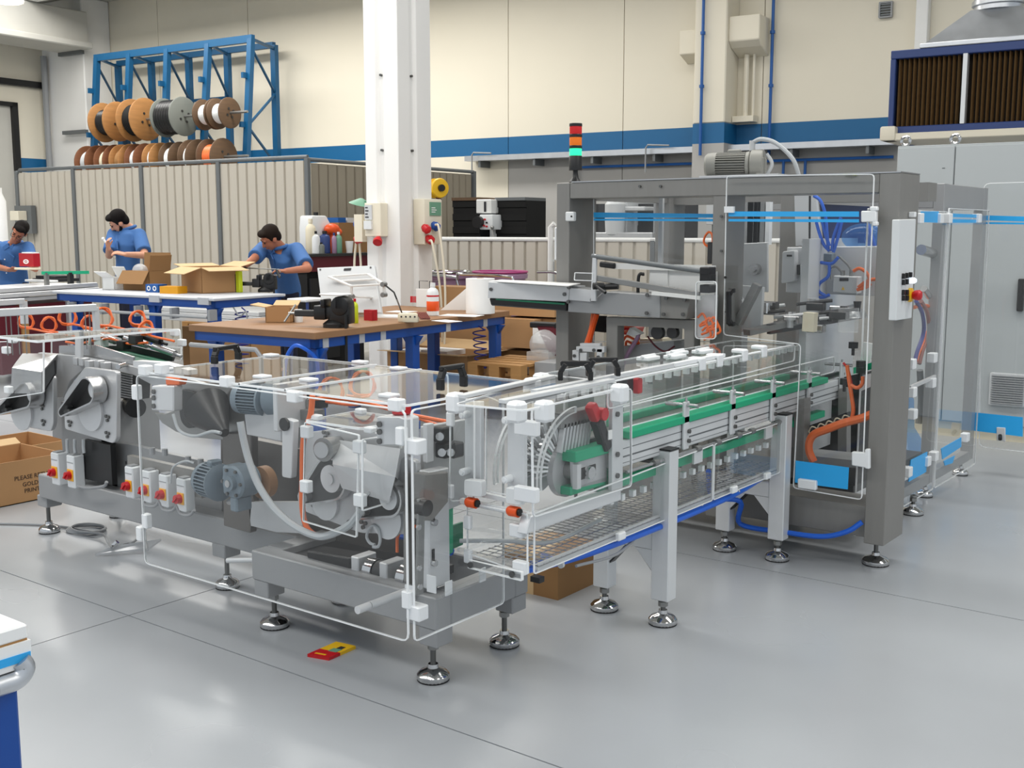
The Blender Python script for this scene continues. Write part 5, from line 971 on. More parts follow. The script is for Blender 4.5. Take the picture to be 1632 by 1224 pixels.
for k in range(10): f_ = k/10; a_ = Vector((bp0[0][0], 3.195, bp0[0][1])).lerp(Vector((bp0[3][0], 3.195, bp0[3][1])), f_); b_ = Vector((bp0[1][0], 3.195, bp0[1][1])).lerp(Vector((bp0[2][0], 3.195, bp0[2][1])), f_); add('chain_link', MB().obox(a_, b_, .008, .006, (0, 1, 0)), 'machined', fm)
o = ony(205, 648, 3.2); add('roller', MB().cyl((o.x-.05, 3.25, o.z), (o.x+.06, 3.2, o.z), .05, n=20), 'black', fm)
platey(fm, 'trough_side', [(94, 551), (152, 550), (212, 569), (212, 583), (150, 572), (94, 564)], 3.13, .012, 'steel_bright'); platey(fm, 'trough_side', [(152, 551), (211, 551), (277, 567), (274, 576), (210, 567)], 3.38, .012, 'dark_steel')
tp = MB(); v_ = [ony(95, 563, 3.14), ony(150, 570, 3.14), ony(212, 580, 3.14), ony(274, 575, 3.39), ony(211, 560, 3.39), ony(152, 556, 3.39)]; tp.bm.faces.new([tp.bm.verts.new(p) for p in v_]); add('belt', tp, 'green_dark', fm, smooth=0)
platey(fm, 'end_rail', [(212, 575), (255, 578), (300, 590), (300, 598), (250, 592), (212, 584)], 3.05, .05, 'aluminium')
platey(fm, 'hanger_post', [(119, 530), (128, 530), (128, 572), (119, 572)], 3.08, .02, 'aluminium', bev=.003); platey(fm, 'hanger_bar', [(93, 528), (128, 526), (128, 530), (93, 533)], 3.08, .02, 'aluminium')
z0 = 1.22; r0, r1 = onz(-30, 500, z0), onz(152, 490, z0)
add('overhead_bar', MB().obox(r0, r1, .035, .035), 'aluminium', fm, bevel=.003); r2, r3 = onz(-30, 484, z0), onz(37, 480, z0); add('overhead_bar', MB().obox(r2, r3, .035, .03), 'aluminium', fm, bevel=.003)
add('bar_post', MB().obox(r1, r1-Vector((0, 0, .16)), .025, .025, (1, 0, 0)), 'aluminium', fm); add('bar_post', MB().obox(r3, r3-Vector((0, 0, .12)), .03, .03, (1, 0, 0)), 'aluminium', fm)
for f_ in (.12, .2, .24, .3, .36, .9, .94): p = r0.lerp(r1, f_); add('guide_rod', MB().cyl(p+Vector((.0, 0, .02)), p-Vector((0, 0, .2)), .003, n=6), 'steel', fm)
for k, (px, py, rr) in enumerate(((41, 512, 10), (78, 517, 10), (108, 505, 12), (142, 515, 10), (163, 507, 14), (219, 509, 11), (233, 524, 10))):
    y = 3.3+.04*(k % 3); o = ony(px, py, y); loops(fm, o, rr/FPX*(o-EYE).length, 'orange_hose', 2, (.8, -.35-.1*(k % 4), .08*k), [ony(px+10, py+12, y), ony(px+28, py+16, y), ony(px+45, py+20, y+.02)])
for k, (px, py) in enumerate(((110, 540), (150, 532), (175, 527), (200, 538), (222, 533), (245, 552))): o = ony(px, py, 3.34); add('pneumatic_cylinder', MB().cyl(o, ony(px+34, py+12, 3.36), .018, n=12).cyl(ony(px+30, py+11, 3.36), ony(px+44, py+16, 3.37), .008, n=8), 'black' if k % 2 == 0 else 'steel_bright', fm)
for k, (px, py) in enumerate(((128, 545), (160, 545), (196, 549), (215, 540), (140, 560))): o = ony(px, py, 3.3); add('sensor_block', MB().box(o.x-.03, o.x+.03, 3.28, 3.33, o.z-.025, o.z+.02), ('dark_steel', 'white_plastic', 'black')[k % 3], fm, bevel=.003)
hy(fm, [(150, 545), (175, 540), (205, 548), (235, 546)], 3.3, .006, 'orange_hose'); hy(fm, [(105, 545), (130, 547), (165, 536), (170, 522)], 3.28, .006, 'orange_hose'); hy(fm, [(110, 533), (140, 528), (143, 545), (140, 552)], 3.25, .008, 'light_gray')
# clear covers of the feeder
panel(fm, YP([(82, 528), (287, 524), (290, 575), (82, 590)], 3.55), 'xz', 3.55); panel(fm, YP([(-20, 545), (70, 541), (70, 626), (-20, 640)], 2.85), 'xz', 2.85, r=.01)
panel(fm, ZP([(-10, 537), (80, 533), (215, 524), (287, 526), (160, 535), (60, 545)], 1.19), 'xy', 1.19, r=.01)
for px, py, y in ((20, 541, 2.85), (78, 537, 3.1), (10, 558, 2.85), (14, 621, 2.85), (278, 530, 3.5), (290, 546, 3.5)): clip(fm, ony(px, py, y))
for px, py in ((104, 751), (129, 756)):
    o = ony(px-4, py+17, 3.06); switch(fm, (o.x, 3.0, o.z), .068, .165, .06)
add('switch_backplate', MB().box(-5.02, -4.78, 3.06, 3.09, .36, .56), 'black', fm)
for px in (104, 116, 130): hy(fm, [(px+3, 700), (px+3, 712), (px+4, 722)], 3.03, .008, 'gray_hose')
for px, py in ((155, 724), (178, 724), (203, 737), (178, 770), (203, 758)): screw(fm, ony(px, py, 3.135), (0, -1, 0), .008, 'steel_bright')
hy(fm, [(125, 775), (140, 778), (165, 775), (170, 768)], 3.0, .008, 'cable_gray')

# ------------------------------------------------------------------ transfer machine (near left) with its clear guard
tm = thing('transfer_machine', 'low grey machine module inside a clear acrylic guard, nearest the camera', 'machine', (-2.95, 3.05, 0))
BX0, BX1, BY0, BY1 = -3.46, -2.475, 2.82, 3.36
for x, y in ((-2.535, 2.868), (-2.537, 3.288), (-3.405, 2.885), (-3.40, 3.275)): foot(tm, x, y, .15)
for a in ((BX0, BX1, BY0, BY0+.08), (BX0, BX1, BY1-.08, BY1), (BX0, BX0+.09, BY0+.081, BY1-.081), (BX1-.08, BX1, BY0+.081, BY1-.081)): add('base_beam', MB().box(*a, .205, .325), 'frame_gray', tm, bevel=.005)
for x, y in ((-2.52, 2.868), (-2.522, 3.31), (-3.41, 2.868), (-3.41, 3.31)): add('frame_leg', MB().box(x-.042, x+.042, y-.045, y+.045, .14, .206), 'frame_gray', tm, bevel=.004)
GY, GX = 2.62, -2.41; GX0 = -3.885; GZ0, GZ1 = .24, 1.035
panel(tm, [(GX0, GZ0), (GX-.012, GZ0), (GX-.012, GZ1-.012), (GX0, GZ1-.012)], 'xz', GY, r=.03, label='large clear front panel')
panel(tm, [(GY+.012, GZ0), (3.12, GZ0+.0), (3.12, GZ1-.05), (3.02, GZ1-.012), (GY+.012, GZ1-.012)], 'yz', GX)
yb = 3.34
panel(tm, [(GX0+.02, GY), (-2.42, GY), (-2.42, 3.32), (-3.4, yb), (GX0+.02, yb)], 'xy', GZ1, r=.02, name='top_panel'); panel(tm, [(GX0, .4), (-2.9, .4), (-2.9, GZ1-.012), (GX0, GZ1-.012)], 'xz', yb+.05)
for xx in (-3.25, -3.0): add('panel_seam', MB().box(xx-.003, xx+.003, GY, yb, GZ1-.002, GZ1+.007), 'acrylic_edge', tm, smooth=0)
for px, py in ((232, 590), (258, 588), (362, 608), (470, 632), (632, 645)): o = ony(px, py, GY); clip(tm, (o.x, GY, o.z), .05, .04, .04)
for px, py in ((418, 600), (492, 605), (574, 577), (635, 587), (432, 566), (262, 588), (620, 630)): o = onz(px, py, GZ1+.008); add('panel_clip', MB().obox((o.x-.03, o.y, o.z), (o.x+.03, o.y, o.z), .05, .012), 'white_clip', tm, bevel=.003)
for px, py in ((218, 625), (234, 830), (640, 695), (650, 955), (225, 850)): o = ony(px, py, GY+.01); clip(tm, (o.x, GY+.01, o.z), .035, .03, .06)
for z in (.34, .9): clip(tm, (GX+.0, GY+.03, z), .06, .05, .05)
for z in (.33,): add('standoff', MB().cyl((-2.60, GY-.0, z), (-2.60, BY0, z), .014, n=12), 'aluminium', tm)
o = ony(382, 905, GY); add('standoff', MB().cyl((-3.46, 2.88, .27), (-3.66, 2.86, .235), .011, n=12), 'aluminium', tm); add('standoff', MB().cyl((-2.60, GY-.06, .33), (-2.60, GY-.004, .33), .014, n=14), 'aluminium', tm)
for px, py in ((655, 945), (690, 930)): o = ony(px, py, BY0-.01); add('tag_plate', MB().box(o.x-.02, o.x+.02, BY0-.02, BY0-.015, o.z-.03, o.z+.03), 'white_clip', tm)
handle(tm, onz(702, 622, GZ1+.01), onz(739, 616, GZ1+.01), .075); handle(tm, onz(342, 580, GZ1+.01), onz(380, 573, GZ1+.01), .06)
# inside: rear body, plates, motors
platey(tm, 'rear_body', [(352, 690), (500, 720), (640, 760), (700, 775), (700, 935), (640, 930), (420, 875), (352, 850)], 3.2, .04, 'stainless_dark')
platey(tm, 'floor_tray', [(430, 878), (640, 930), (640, 944), (430, 894)], 2.93, .3, 'dark_steel')
platey(tm, 'column_plate', [(354, 690), (400, 690), (402, 800), (398, 850), (356, 838)], 2.98, .04, 'stainless_dark', bev=.004)
o = platey(tm, 'sensor_block', [(241, 615), (276, 615), (276, 656), (241, 654)], 2.86, .05, 'aluminium', bev=.005)
for px, py in ((246, 624), (246, 634), (246, 647)): screw(o, ony(px, py, 2.86), (0, -1, 0), .011)
platey(tm, 'orange_stop', [(263, 601), (288, 602), (285, 614), (264, 614)], 2.88, .04, 'orange_hose', bev=.004)
cv = [(276, 612), (352, 609), (400, 612), (400, 700), (352, 701), (310, 697), (280, 688), (258, 674), (246, 658), (262, 660), (276, 655)]
platey(tm, 'cam_plate', cv, 3.02, .02, 'steel', bev=.002); platey(tm, 'cam_plate', [(282, 620), (310, 625), (318, 665), (312, 680), (300, 684), (288, 672)], 3.0, .015, 'dark_steel', r=.03)
add('cone_chute', MB().cyl(ony(330, 650, 2.95), ony(358, 690, 2.9), .10, .02, n=24), 'dark_steel', tm)
platey(tm, 'link_plate', [(302, 660), (316, 654), (318, 670), (303, 673)], 2.98, .012, 'machined'); o = ony(308, 666, 2.98); screw(tm, o, (0, -1, 0), .016, 'steel_bright')
platey(tm, 'side_plate', [(389, 660), (448, 651), (448, 704), (393, 693)], 2.94, .02, 'machined', bev=.003); platey(tm, 'side_plate', [(448, 640), (490, 636), (490, 720), (448, 705)], 3.05, .02, 'brushed_gray', bev=.003)
l_ = platey(tm, 'drive_lever', [(449, 670), (454, 667), (468, 671), (464, 763), (449, 760)], 2.86, .03, 'aluminium', r=.01, bev=.003); o = ony(455, 676, 2.86); add('lever_bush', MB().lathe([(.018, 0), (.026, 0), (.026, .01), (.018, .01)], (o.x, 2.85, o.z), (0, 1, 0), n=20), 'dark_steel', l_)
m1 = ony(405, 636, 2.95); motor(tm, (m1.x, 2.95, m1.z), (.98, .2, 0), .10, .062); o = ony(440, 634, 2.97); add('gear_flange', MB().cyl((o.x-.03, 2.97, o.z), (o.x+.03, 2.985, o.z), .075, n=28).cyl((o.x+.03, 2.985, o.z), (o.x+.06, 2.99, o.z), .065, n=28), 'motor_gray', tm)
add('motor_bracket', MB().box(o.x+.06, o.x+.085, 2.9, 3.06, o.z-.12, o.z+.07), 'aluminium', tm, bevel=.003)
m2 = ony(338, 767, 2.84); motor(tm, (m2.x, 2.85, m2.z), (.99, -.1, 0), .085, .072); o = ony(376, 768, 2.82)
gb = add('gearbox', MB().cyl((o.x, 2.80, o.z), (o.x, 2.9, o.z), .068, n=28).box(o.x-.075, o.x+.03, 2.81, 2.9, o.z-.06, o.z+.06), 'motor_gray', tm, bevel=.008); add('gear_hub', MB().cyl((o.x, 2.78, o.z), (o.x, 2.8, o.z), .03, n=20), 'motor_gray', gb); add('shaft_end', MB().cyl((o.x, 2.775, o.z), (o.x, 2.78, o.z), .015, n=16), 'steel_bright', gb); add('mount_lug', MB().box(o.x-.02, o.x+.025, 2.8, 2.88, o.z-.12, o.z-.06), 'motor_gray', gb, bevel=.006)
for k in range(6): screw(gb, (o.x+.055*cos(k*pi/3), 2.80, o.z+.055*sin(k*pi/3)), (0, -1, 0), .007)
o = ony(420, 768, 2.95); add('drive_ring', MB().lathe([(.048, 0), (.066, 0), (.066, .04), (.048, .04)], (o.x, 2.93, o.z), (0, 1, 0), n=28), 'wood_bench', tm); add('drive_bore', MB().cyl((o.x, 2.95, o.z), (o.x, 2.97, o.z), .05, n=24), 'black', tm)
platey(tm, 'lower_plate', [(395, 800), (480, 800), (482, 850), (440, 848), (400, 838)], 2.98, .02, 'machined')
o = ony(372, 800, 2.84); add('grease_nipple', MB().cyl((o.x-.015, 2.83, o.z), (o.x+.03, 2.82, o.z+.01), .012, n=10), 'steel_bright', tm)
for px, py in ((212, 790), (239, 797), (266, 804), (294, 811)): o = ony(px, py, 2.97); switch(tm, (o.x, 2.93, o.z), .063, .148, .055)
add('switch_rail', MB().obox(ony(208, 745, 3.0), ony(325, 772, 3.0), .03, .12), 'brushed_gray', tm)
for a, b in ((232, 803), (260, 810), (288, 817)): hy(tm, [(a-6, b-10), (a, b+2), (a+14, b+4), (a+22, b-4)], 2.93, .007, 'cable_gray')
for a, b in ((243, 724), (263, 726), (300, 738), (320, 742)): o = ony(a, b, 2.97); add('cable_gland', MB().cyl(o, o+Vector((0, 0, .03)), .013, n=10), 'cable_gray', tm)
hy(tm, [(272, 770), (276, 745), (295, 735), (310, 738)], 2.9, .005, 'gray_hose')
hy(tm, [(383, 672), (388, 700), (397, 735), (413, 775), (437, 810), (466, 836), (497, 852), (520, 854), (555, 838), (575, 815)], 2.74, .014, 'gray_hose', label='thick pale grey hose'); hy(tm, [(276, 660), (286, 686), (310, 695), (337, 688), (352, 690)], 2.84, .007, 'gray_hose')
hy(tm, [(498, 630), (495, 660), (484, 700), (482, 760), (482, 810), (490, 842), (510, 855), (535, 850), (560, 835)], 2.76, .011, 'orange_hose', label='orange cable bundle')
hy(tm, [(500, 636), (530, 634), (575, 640), (620, 652), (650, 660), (690, 668), (712, 672)], 3.1, .008, 'orange_hose'); hy(tm, [(520, 640), (560, 645), (600, 640), (640, 655), (690, 675), (720, 680)], 3.15, .007, 'orange_hose')
for px, py in ((528, 622), (578, 612)): loops(tm, ony(px, py, 3.25), .05, 'orange_hose', 2, (.7, -.7, .1), [ony(px-25, py+18, 3.3)], th=.005)
platey(tm, 'black_drive', [(462, 622), (496, 628), (496, 655), (462, 648)], 3.1, .1, 'black', bev=.006); platey(tm, 'steel_band', [(450, 650), (500, 655), (500, 672), (470, 668), (450, 662)], 3.02, .06, 'steel')
# inner guard with the two covered plates
IY, IX = 2.72, -2.685
ip = YP([(486, 672), (573, 693), (569, 857), (483, 831)], IY); panel(tm, ip, 'xz', IY, r=.008, name='inner_guard')
iq = XP([(577, 700), (640, 690), (636, 797), (577, 815)], IX); panel(tm, iq, 'yz', IX, r=.008, name='inner_guard')
zt = ip[0][1]; panel(tm, [(ip[0][0], IY), (ip[1][0], IY), (IX, 2.98), (ip[0][0], 2.98)], 'xy', zt+.003, r=.01, name='inner_guard')
for px, py in ((489, 688), (488, 775), (573, 712), (574, 797)): o = ony(px, py, IY-.005); clip(tm, (o.x, IY-.005, o.z), .045, .03, .045)
for px, py in ((505, 665), (575, 655), (590, 685)): o = onz(px, py, zt+.01); clip(tm, o, .04, .03, .02)
belt_cover(tm, 2.90, [(484, 690), (560, 680), (640, 700), (645, 800), (640, 850), (575, 850), (484, 815)], (540, 760), .085, (498, 790), .03, (520, 800), .07, [(520, 692), (500, 800), (560, 835)], .05)
belt_cover(tm, 2.84, [(570, 728), (600, 715), (664, 735), (664, 800), (650, 852), (585, 850), (572, 830)], (632, 790), .07, (590, 812), .028, (618, 826), .075, [(650, 800), (580, 835)], .05)
hoodp = MB(); hv = [ony(532, 700, 2.88), ony(638, 715, 2.80), ony(630, 760, 2.76), ony(530, 740, 2.80)]; hoodp.bm.faces.new([hoodp.bm.verts.new(p) for p in hv]); h2 = [ony(530, 740, 2.80), ony(630, 760, 2.76), ony(620, 800, 2.78), ony(545, 778, 2.82)]; hoodp.bm.faces.new([hoodp.bm.verts.new(p) for p in h2]); h3 = [ony(638, 715, 2.80), ony(664, 712, 2.9), ony(640, 770, 2.9), ony(630, 760, 2.76)]; hoodp.bm.faces.new([hoodp.bm.verts.new(p) for p in h3])
add('sheet_hood', hoodp, 'aluminium', tm, smooth=0)
o = ony(528, 712, 2.86); add('boss', MB().cyl((o.x, 2.9, o.z), (o.x+.02, 2.8, o.z), .035, .045, n=20), 'steel', tm); add('boss_ring', MB().cyl((o.x+.015, 2.8, o.z), (o.x+.018, 2.79, o.z), .03, n=20), 'machined', tm)
o = platey(tm, 'clamp_block', [(600, 664), (636, 664), (646, 668), (646, 710), (600, 710)], 2.66, .07, 'aluminium', bev=.004)
for px, py in ((606, 676), (606, 688), (606, 703)): screw(o, ony(px, py, 2.66), (0, -1, 0), .010)
platey(tm, 'red_guard_switch', [(623, 646), (644, 646), (644, 663), (623, 662)], 2.68, .04, 'red', bev=.006, label='red safety switch')
platex(tm, 'side_column', [(649, 752), (698, 758), (698, 945), (649, 928)], -2.60, .02, 'brushed_gray', bev=.003)
sc_ = platex(tm, 'slotted_column', [(684, 752), (716, 745), (718, 930), (684, 940)], -2.52, .05, 'aluminium', bev=.004)
for px, py in ((690, 832), (690, 897)): o = onx(px, py, -2.52); add('slot', MB().box(-2.521, -2.516, o.y-.006, o.y+.006, o.z-.0, o.z+.05), 'black', sc_); add('clamp_screw', MB().cyl((-2.52, o.y, o.z), (-2.505, o.y, o.z), .012, n=14), 'steel_bright', sc_)
platex(tm, 'upper_plate', [(676, 680), (745, 668), (745, 800), (676, 830)], -2.62, .02, 'machined', bev=.003); platex(tm, 'slot_bar', [(680, 676), (692, 674), (692, 735), (680, 738)], -2.56, .02, 'aluminium', bev=.003)
for px, py in ((705, 690), (708, 715), (722, 715)): o = onx(px, py, -2.58); add('valve', MB().box(-2.6, -2.55, o.y-.03, o.y+.03, o.z-.03, o.z+.025), 'black', tm, bevel=.005); add('valve_stud', MB().cyl((-2.56, o.y-.03, o.z), (-2.54, o.y-.06, o.z), .015, n=12), 'chrome', tm)
platex(tm, 'cover_box', [(676, 756), (715, 752), (715, 800), (690, 830), (676, 830)], -2.5, .05, 'brushed_gray', bev=.004)
lv = onx(671, 808, -2.47); lw_ = onx(668, 948, -2.47); lr = MB().obox((-2.47, lv.y, lv.z+.03), (-2.47, lw_.y, lw_.z), .035, .012, (1, 0, 0)); add('link_rod', lr, 'steel', tm, bevel=.003); add('link_pin', MB().cyl((-2.49, lv.y, lv.z), (-2.44, lv.y, lv.z), .028, n=20), 'dark_steel', tm)
for px, py in ((666, 840), (667, 905), (668, 935)): o = onx(px, py, -2.46); screw(tm, o, (1, 0, 0), .01, 'steel_bright')
o1, o2 = ony(503, 893, 2.93), ony(572, 905, 2.93); add('servo_motor', MB().obox(o1, o2, .09, .10, (0, 0, 1)), 'black', tm, bevel=.006)
for k, (px, w_, m) in enumerate(((580, .1, 'aluminium'), (596, .085, 'chrome'), (611, .08, 'dark_steel'), (625, .1, 'aluminium'), (650, .09, 'chrome'), (664, .085, 'steel_bright'), (678, .08, 'dark_steel'))):
    o = ony(px, 905+(px-580)*.22, 2.93)
    add('coupling_block' if k in (0, 3) else 'coupling', MB().box(o.x-.02, o.x+.02, 2.88, 2.98, o.z-.055, o.z+.055) if k in (0, 3) else MB().cyl((o.x-.02, 2.93, o.z), (o.x+.022, 2.93, o.z), w_*.55, n=24), m, tm, bevel=.004 if k in (0, 3) else 0)
o = ony(594, 855, 2.82); loops(tm, o, .038, 'gray_hose', 1, (0, 1, 0), name='cable_ring')
hy(tm, [(612, 848), (650, 856), (690, 866), (720, 880)], 3.15, .016, 'blue_hose'); hy(tm, [(633, 880), (634, 855), (645, 842), (668, 838)], 2.85, .006, 'orange_hose')
platex(tm, 'green_strip', [(716, 800), (722, 798), (722, 880), (716, 884)], -2.63, .01, 'green_rail'); platex(tm, 'green_strip', [(722, 838), (738, 832), (738, 868), (722, 875)], -2.63, .01, 'green_dark')
hose(tm, [(-2.46, 2.84, .335), (-2.45, 3.0, .35), (-2.44, 3.15, .37), (-2.43, 3.22, .45), (-2.42, 3.28, .55)], .010, 'acrylic_hazy', 'clear_tube')
for y in (2.86, 3.05): add('tag_plate', MB().box(-2.47, -2.465, y, y+.035, .325, .375), 'white_clip', tm)
# ------------------------------------------------------------------ bucket conveyor with green guide rails
cv = thing('bucket_conveyor', 'long conveyor with green guide rails and clear guards in the middle of the line', 'conveyor', (-2.3, 4.4, 0))
CX, CI = -2.15, -2.47                                                   # outer and inner guard planes
for y in (3.868, 4.99):
    add('leg', MB().box(-2.205, -2.125, y-.035, y+.035, .105, onx(1068, 716, -2.15).z if y < 4 else onx(1245, 662, -2.15).z), 'alu_profile', cv, bevel=.004)
    zt = onx(1068, 716, -2.15).z if y < 4 else onx(1245, 662, -2.15).z
    add('leg_cap', MB().box(-2.206, -2.124, y-.036, y+.036, zt, zt+.006), 'black', cv)
    add('leg', MB().box(-2.485, -2.41, y-.035, y+.035, .105, .40), 'alu_profile', cv, bevel=.004); add('crossbar', MB().box(-2.41, -2.205, y-.03, y+.03, .31, .385), 'alu_profile', cv, bevel=.003)
    for sx, s in ((-2.41, 1), (-2.205, -1)): add('gusset', MB().plate([(sx, .31), (sx+.085*s, .31), (sx, .215)], 'xz', y-.022, y+.022), 'dark_steel', cv); add('gusset_face', MB().plate([(sx, .31), (sx+.078*s, .31), (sx, .225)], 'xz', y-.03, y-.0221), 'alu_profile', cv)
    foot(cv, -2.165, y, .11); foot(cv, -2.448, y, .11)
    add('hanger', MB().box(-2.44, -2.40, y-.02, y+.02, .385, .70), 'alu_profile', cv)
Y0, Y1 = 3.5, 5.75
add('side_profile', MB().box(-2.215, -2.175, Y0, Y1, .705, .808), 'alu_profile', cv, bevel=.003); add('profile_groove', MB().box(-2.176, -2.174, Y0, Y1, .742, .748).box(-2.176, -2.174, Y0, Y1, .775, .778).box(-2.176, -2.174, Y0, Y1, .72, .722), 'post_gray', cv, smooth=0)
add('side_profile', MB().box(-2.44, -2.40, Y0, Y1, .705, .808), 'alu_profile', cv, bevel=.003)
add('green_guide_rail', MB().box(-2.23, -2.16, 3.58, 5.55, .811, .84), 'green_rail', cv, bevel=.003); add('green_guide_rail', MB().box(-2.43, -2.37, 3.58, 5.55, .811, .84), 'green_rail', cv, bevel=.003)
gz1, gz0 = onx(1080, 731, -2.2).z, onx(1080, 744, -2.2).z
for ya, yb_ in ((3.45, 5.0), (5.2, 5.6)): add('green_return_rail', MB().box(-2.24, -2.19, ya, yb_, gz0, gz1), 'green_rail', cv, bevel=.003)
add('green_return_rail', MB().box(-2.42, -2.38, 3.45, 5.5, gz0, gz1), 'green_dark', cv)
for k, px in enumerate((1092, 1166, 1230, 1287, 1338)):
    y = onx(px, 650, -2.17).y
    b = add('rail_bracket', MB().box(-2.172, -2.160, y-.022, y+.022, .70, .90), 'alu_profile', cv, bevel=.003)
    add('bracket_rod', MB().cyl((-2.26, y, .885), (-2.11, y, .885), .0085, n=10).cyl((-2.166, y, .895), (-2.166, y, .915), .006, n=8), 'steel_bright', b)
    for z in (.735, .775): add('screw', MB().cyl((-2.16, y+.012, z), (-2.150, y+.012, z), .009, n=8), 'screw', b)
y = onx(1099, 682, -2.16).y
add('hinge_bar', MB().cyl((-2.155, 3.55, .69), (-2.155, 5.0, .69), .007, n=8), 'steel_bright', cv)
for yy in (3.75, 4.1, 4.28, 4.48, 4.62, 4.9): add('hinge_clamp', MB().cyl((-2.155, yy, .69), (-2.155, yy+.035, .69), .014, n=10), 'steel', cv)
for yy in (4.08, 4.78): add('hinge_plate', MB().box(-2.16, -2.15, yy, yy+.075, .63, .69), 'alu_profile', cv)
# belt, chain and transparent flights
add('belt_bed', MB().box(-2.37, -2.24, 3.3, 6.0, .80, .812), 'brushed_gray', cv); add('chain', MB().box(-2.39, -2.372, 3.3, 5.9, .812, .83).box(-2.245, -2.228, 3.3, 5.9, .812, .83), 'dark_steel', cv)
fl0 = add('bucket_flight', MB().plate([(-2.375, .82), (-2.22, .82), (-2.22, .94), (-2.375, .965)], 'xz', 3.45, 3.454).box(-2.40, -2.375, 3.44, 3.46, .955, .98, 1), ('acrylic', 'white_clip'), cv, smooth=0)
for k in range(1, 30): c = dup(fl0, cv); c.location = (0, .082*k, 0)
fl1 = add('return_flight', MB().plate([(-2.38, .52), (-2.22, .52), (-2.22, .65), (-2.38, .65)], 'xz', 3.45, 3.454).box(-2.225, -2.205, 3.44, 3.462, .56, .585, 1), ('acrylic', 'white_clip'), cv, smooth=0)
for k in range(1, 22): c = dup(fl1, cv); c.location = (0, .082*k, 0)
for x, z0, z1 in ((-2.19, .85, .935), (-2.375, .85, .985)): panel(cv, [(3.45, z0), (5.7, z0), (5.7, z1), (3.45, z1)], 'yz', x, .006, name='side_wall')
zT = 1.05
panel(cv, [(3.40, .95), (5.08, .97), (5.08, zT), (3.40, zT)], 'yz', CX, .006, name='tunnel_panel'); panel(cv, [(-2.47, 3.42), (CX, 3.42), (CX, 5.08), (-2.47, 5.08)], 'xy', zT, .006, name='tunnel_panel'); panel(cv, [(3.4, .7), (5.08, .7), (5.08, zT), (3.4, zT)], 'yz', CI, .006, name='tunnel_panel')
add('top_rail', MB().box(CX-.03, CX-.004, 2.97, 3.9, zT+.005, zT+.02), 'alu_profile', cv); add('top_rail', MB().box(CX-.03, CX-.004, 3.91, 4.35, zT+.005, zT+.02), 'white_clip', cv)
for y in (4.12, 4.28, 4.52, 4.72): add('panel_clip', MB().box(CX-.05, CX+.008, y-.025, y+.025, zT+.006, zT+.025).box(CX-.0, CX+.012, y-.025, y+.025, zT-.03, zT+.024), 'white_clip', cv, bevel=.005)
for y, x in ((4.05, -2.36), (4.17, -2.30), (4.30, -2.36), (4.42, -2.30)): add('hinge_clip', MB().box(x-.03, x+.03, y-.05, y+.05, zT+.006, zT+.022).cyl((x, y-.055, zT+.022), (x, y+.055, zT+.022), .009, n=8), 'white_clip', cv, bevel=.003)
# head of the conveyor: front posts, turn disc, interlocks
yF = 2.95
for (a, b_, zb) in ((740, 766, 788), (808, 835, 802)):
    p = platey(cv, 'front_post', [(a, 640 if a < 780 else 648), (b_, 640 if a < 780 else 648), (b_, zb), (a, zb)], yF, .022, 'alu_profile', bev=.003)
    for py in ((660, 750) if a < 780 else (668, 762)): o = ony(a+6, py, yF); add('post_knob', MB().cyl((o.x, yF, o.z), (o.x, yF-.035, o.z), .013, n=14).cyl((o.x, yF-.035, o.z), (o.x, yF-.04, o.z), .008, n=10), 'white_clip', p)
x3 = CX-.005
p = platex(cv, 'side_post', [(977, 621), (994, 616), (993, 782), (976, 790)], x3, .02, 'alu_profile', bev=.003)
for py in (724, 758, 660): screw(p, onx(983, py, x3), (1, 0, 0), .01)
fz = [ony(717, 632, yF), ony(717, 800, yF)]
panel(cv, YP([(717, 634), (757, 636), (757, 796), (717, 800)], yF-.02), 'xz', yF-.02, .006); panel(cv, YP([(774, 648), (812, 652), (812, 790), (774, 783)], yF+.01), 'xz', yF+.01, .006, r=.012)
panel(cv, XP([(847, 650), (1006, 618), (1006, 775), (849, 825)], CX+.012), 'yz', CX+.012, .008, name='head_guard')
panel(cv, ZP([(725, 645), (838, 655), (1004, 615), (880, 598)], zT), 'xy', zT, .006, name='top_panel')
for (a, b_) in (((735, 632), (880, 600)), ((800, 640), (975, 606))): p, q = onz(*a, zT+.01), onz(*b_, zT+.01); add('top_rail', MB().obox(p, q, .03, .014), 'alu_profile', cv, bevel=.002)
add('top_plate', MB().plate(ZP([(800, 632), (900, 612), (925, 615), (830, 640)], zT-.02), 'xy', zT-.03, zT-.02), 'dark_steel', cv, smooth=0)
for px, py in ((728, 632), (826, 646), (870, 645), (990, 618), (850, 608), (865, 600)): o = onz(px, py, zT+.006); add('panel_clip', MB().box(o.x-.035, o.x+.02, o.y-.025, o.y+.03, o.z-.055, o.z+.012), 'white_clip', cv, bevel=.01)
for px, py in ((851, 682), (850, 788)): o = onx(px, py, CX+.02); clip(cv, (CX+.0, o.y-.01, o.z), .09, .03, .05)
for px, py in ((718, 668), (717, 783), (746, 832), (746, 886)): o = ony(px, py, yF-.02); clip(cv, (o.x, yF-.02, o.z), .03, .02, .05)
for px, py in ((825, 845), (830, 904)): o = ony(px, py, yF-.02); clip(cv, (o.x, yF-.02, o.z), .055, .03, .045)
tc = onx(904, 748, -2.24); R = .235
arc = [(tc.y+R*cos(t), tc.z+R*sin(t)) for t in [pi*.5+pi*.55*k/16 for k in range(17)]]+[(tc.y+(R-.022)*cos(t), tc.z+(R-.022)*sin(t)) for t in [pi*1.05-pi*.55*k/16 for k in range(17)]]
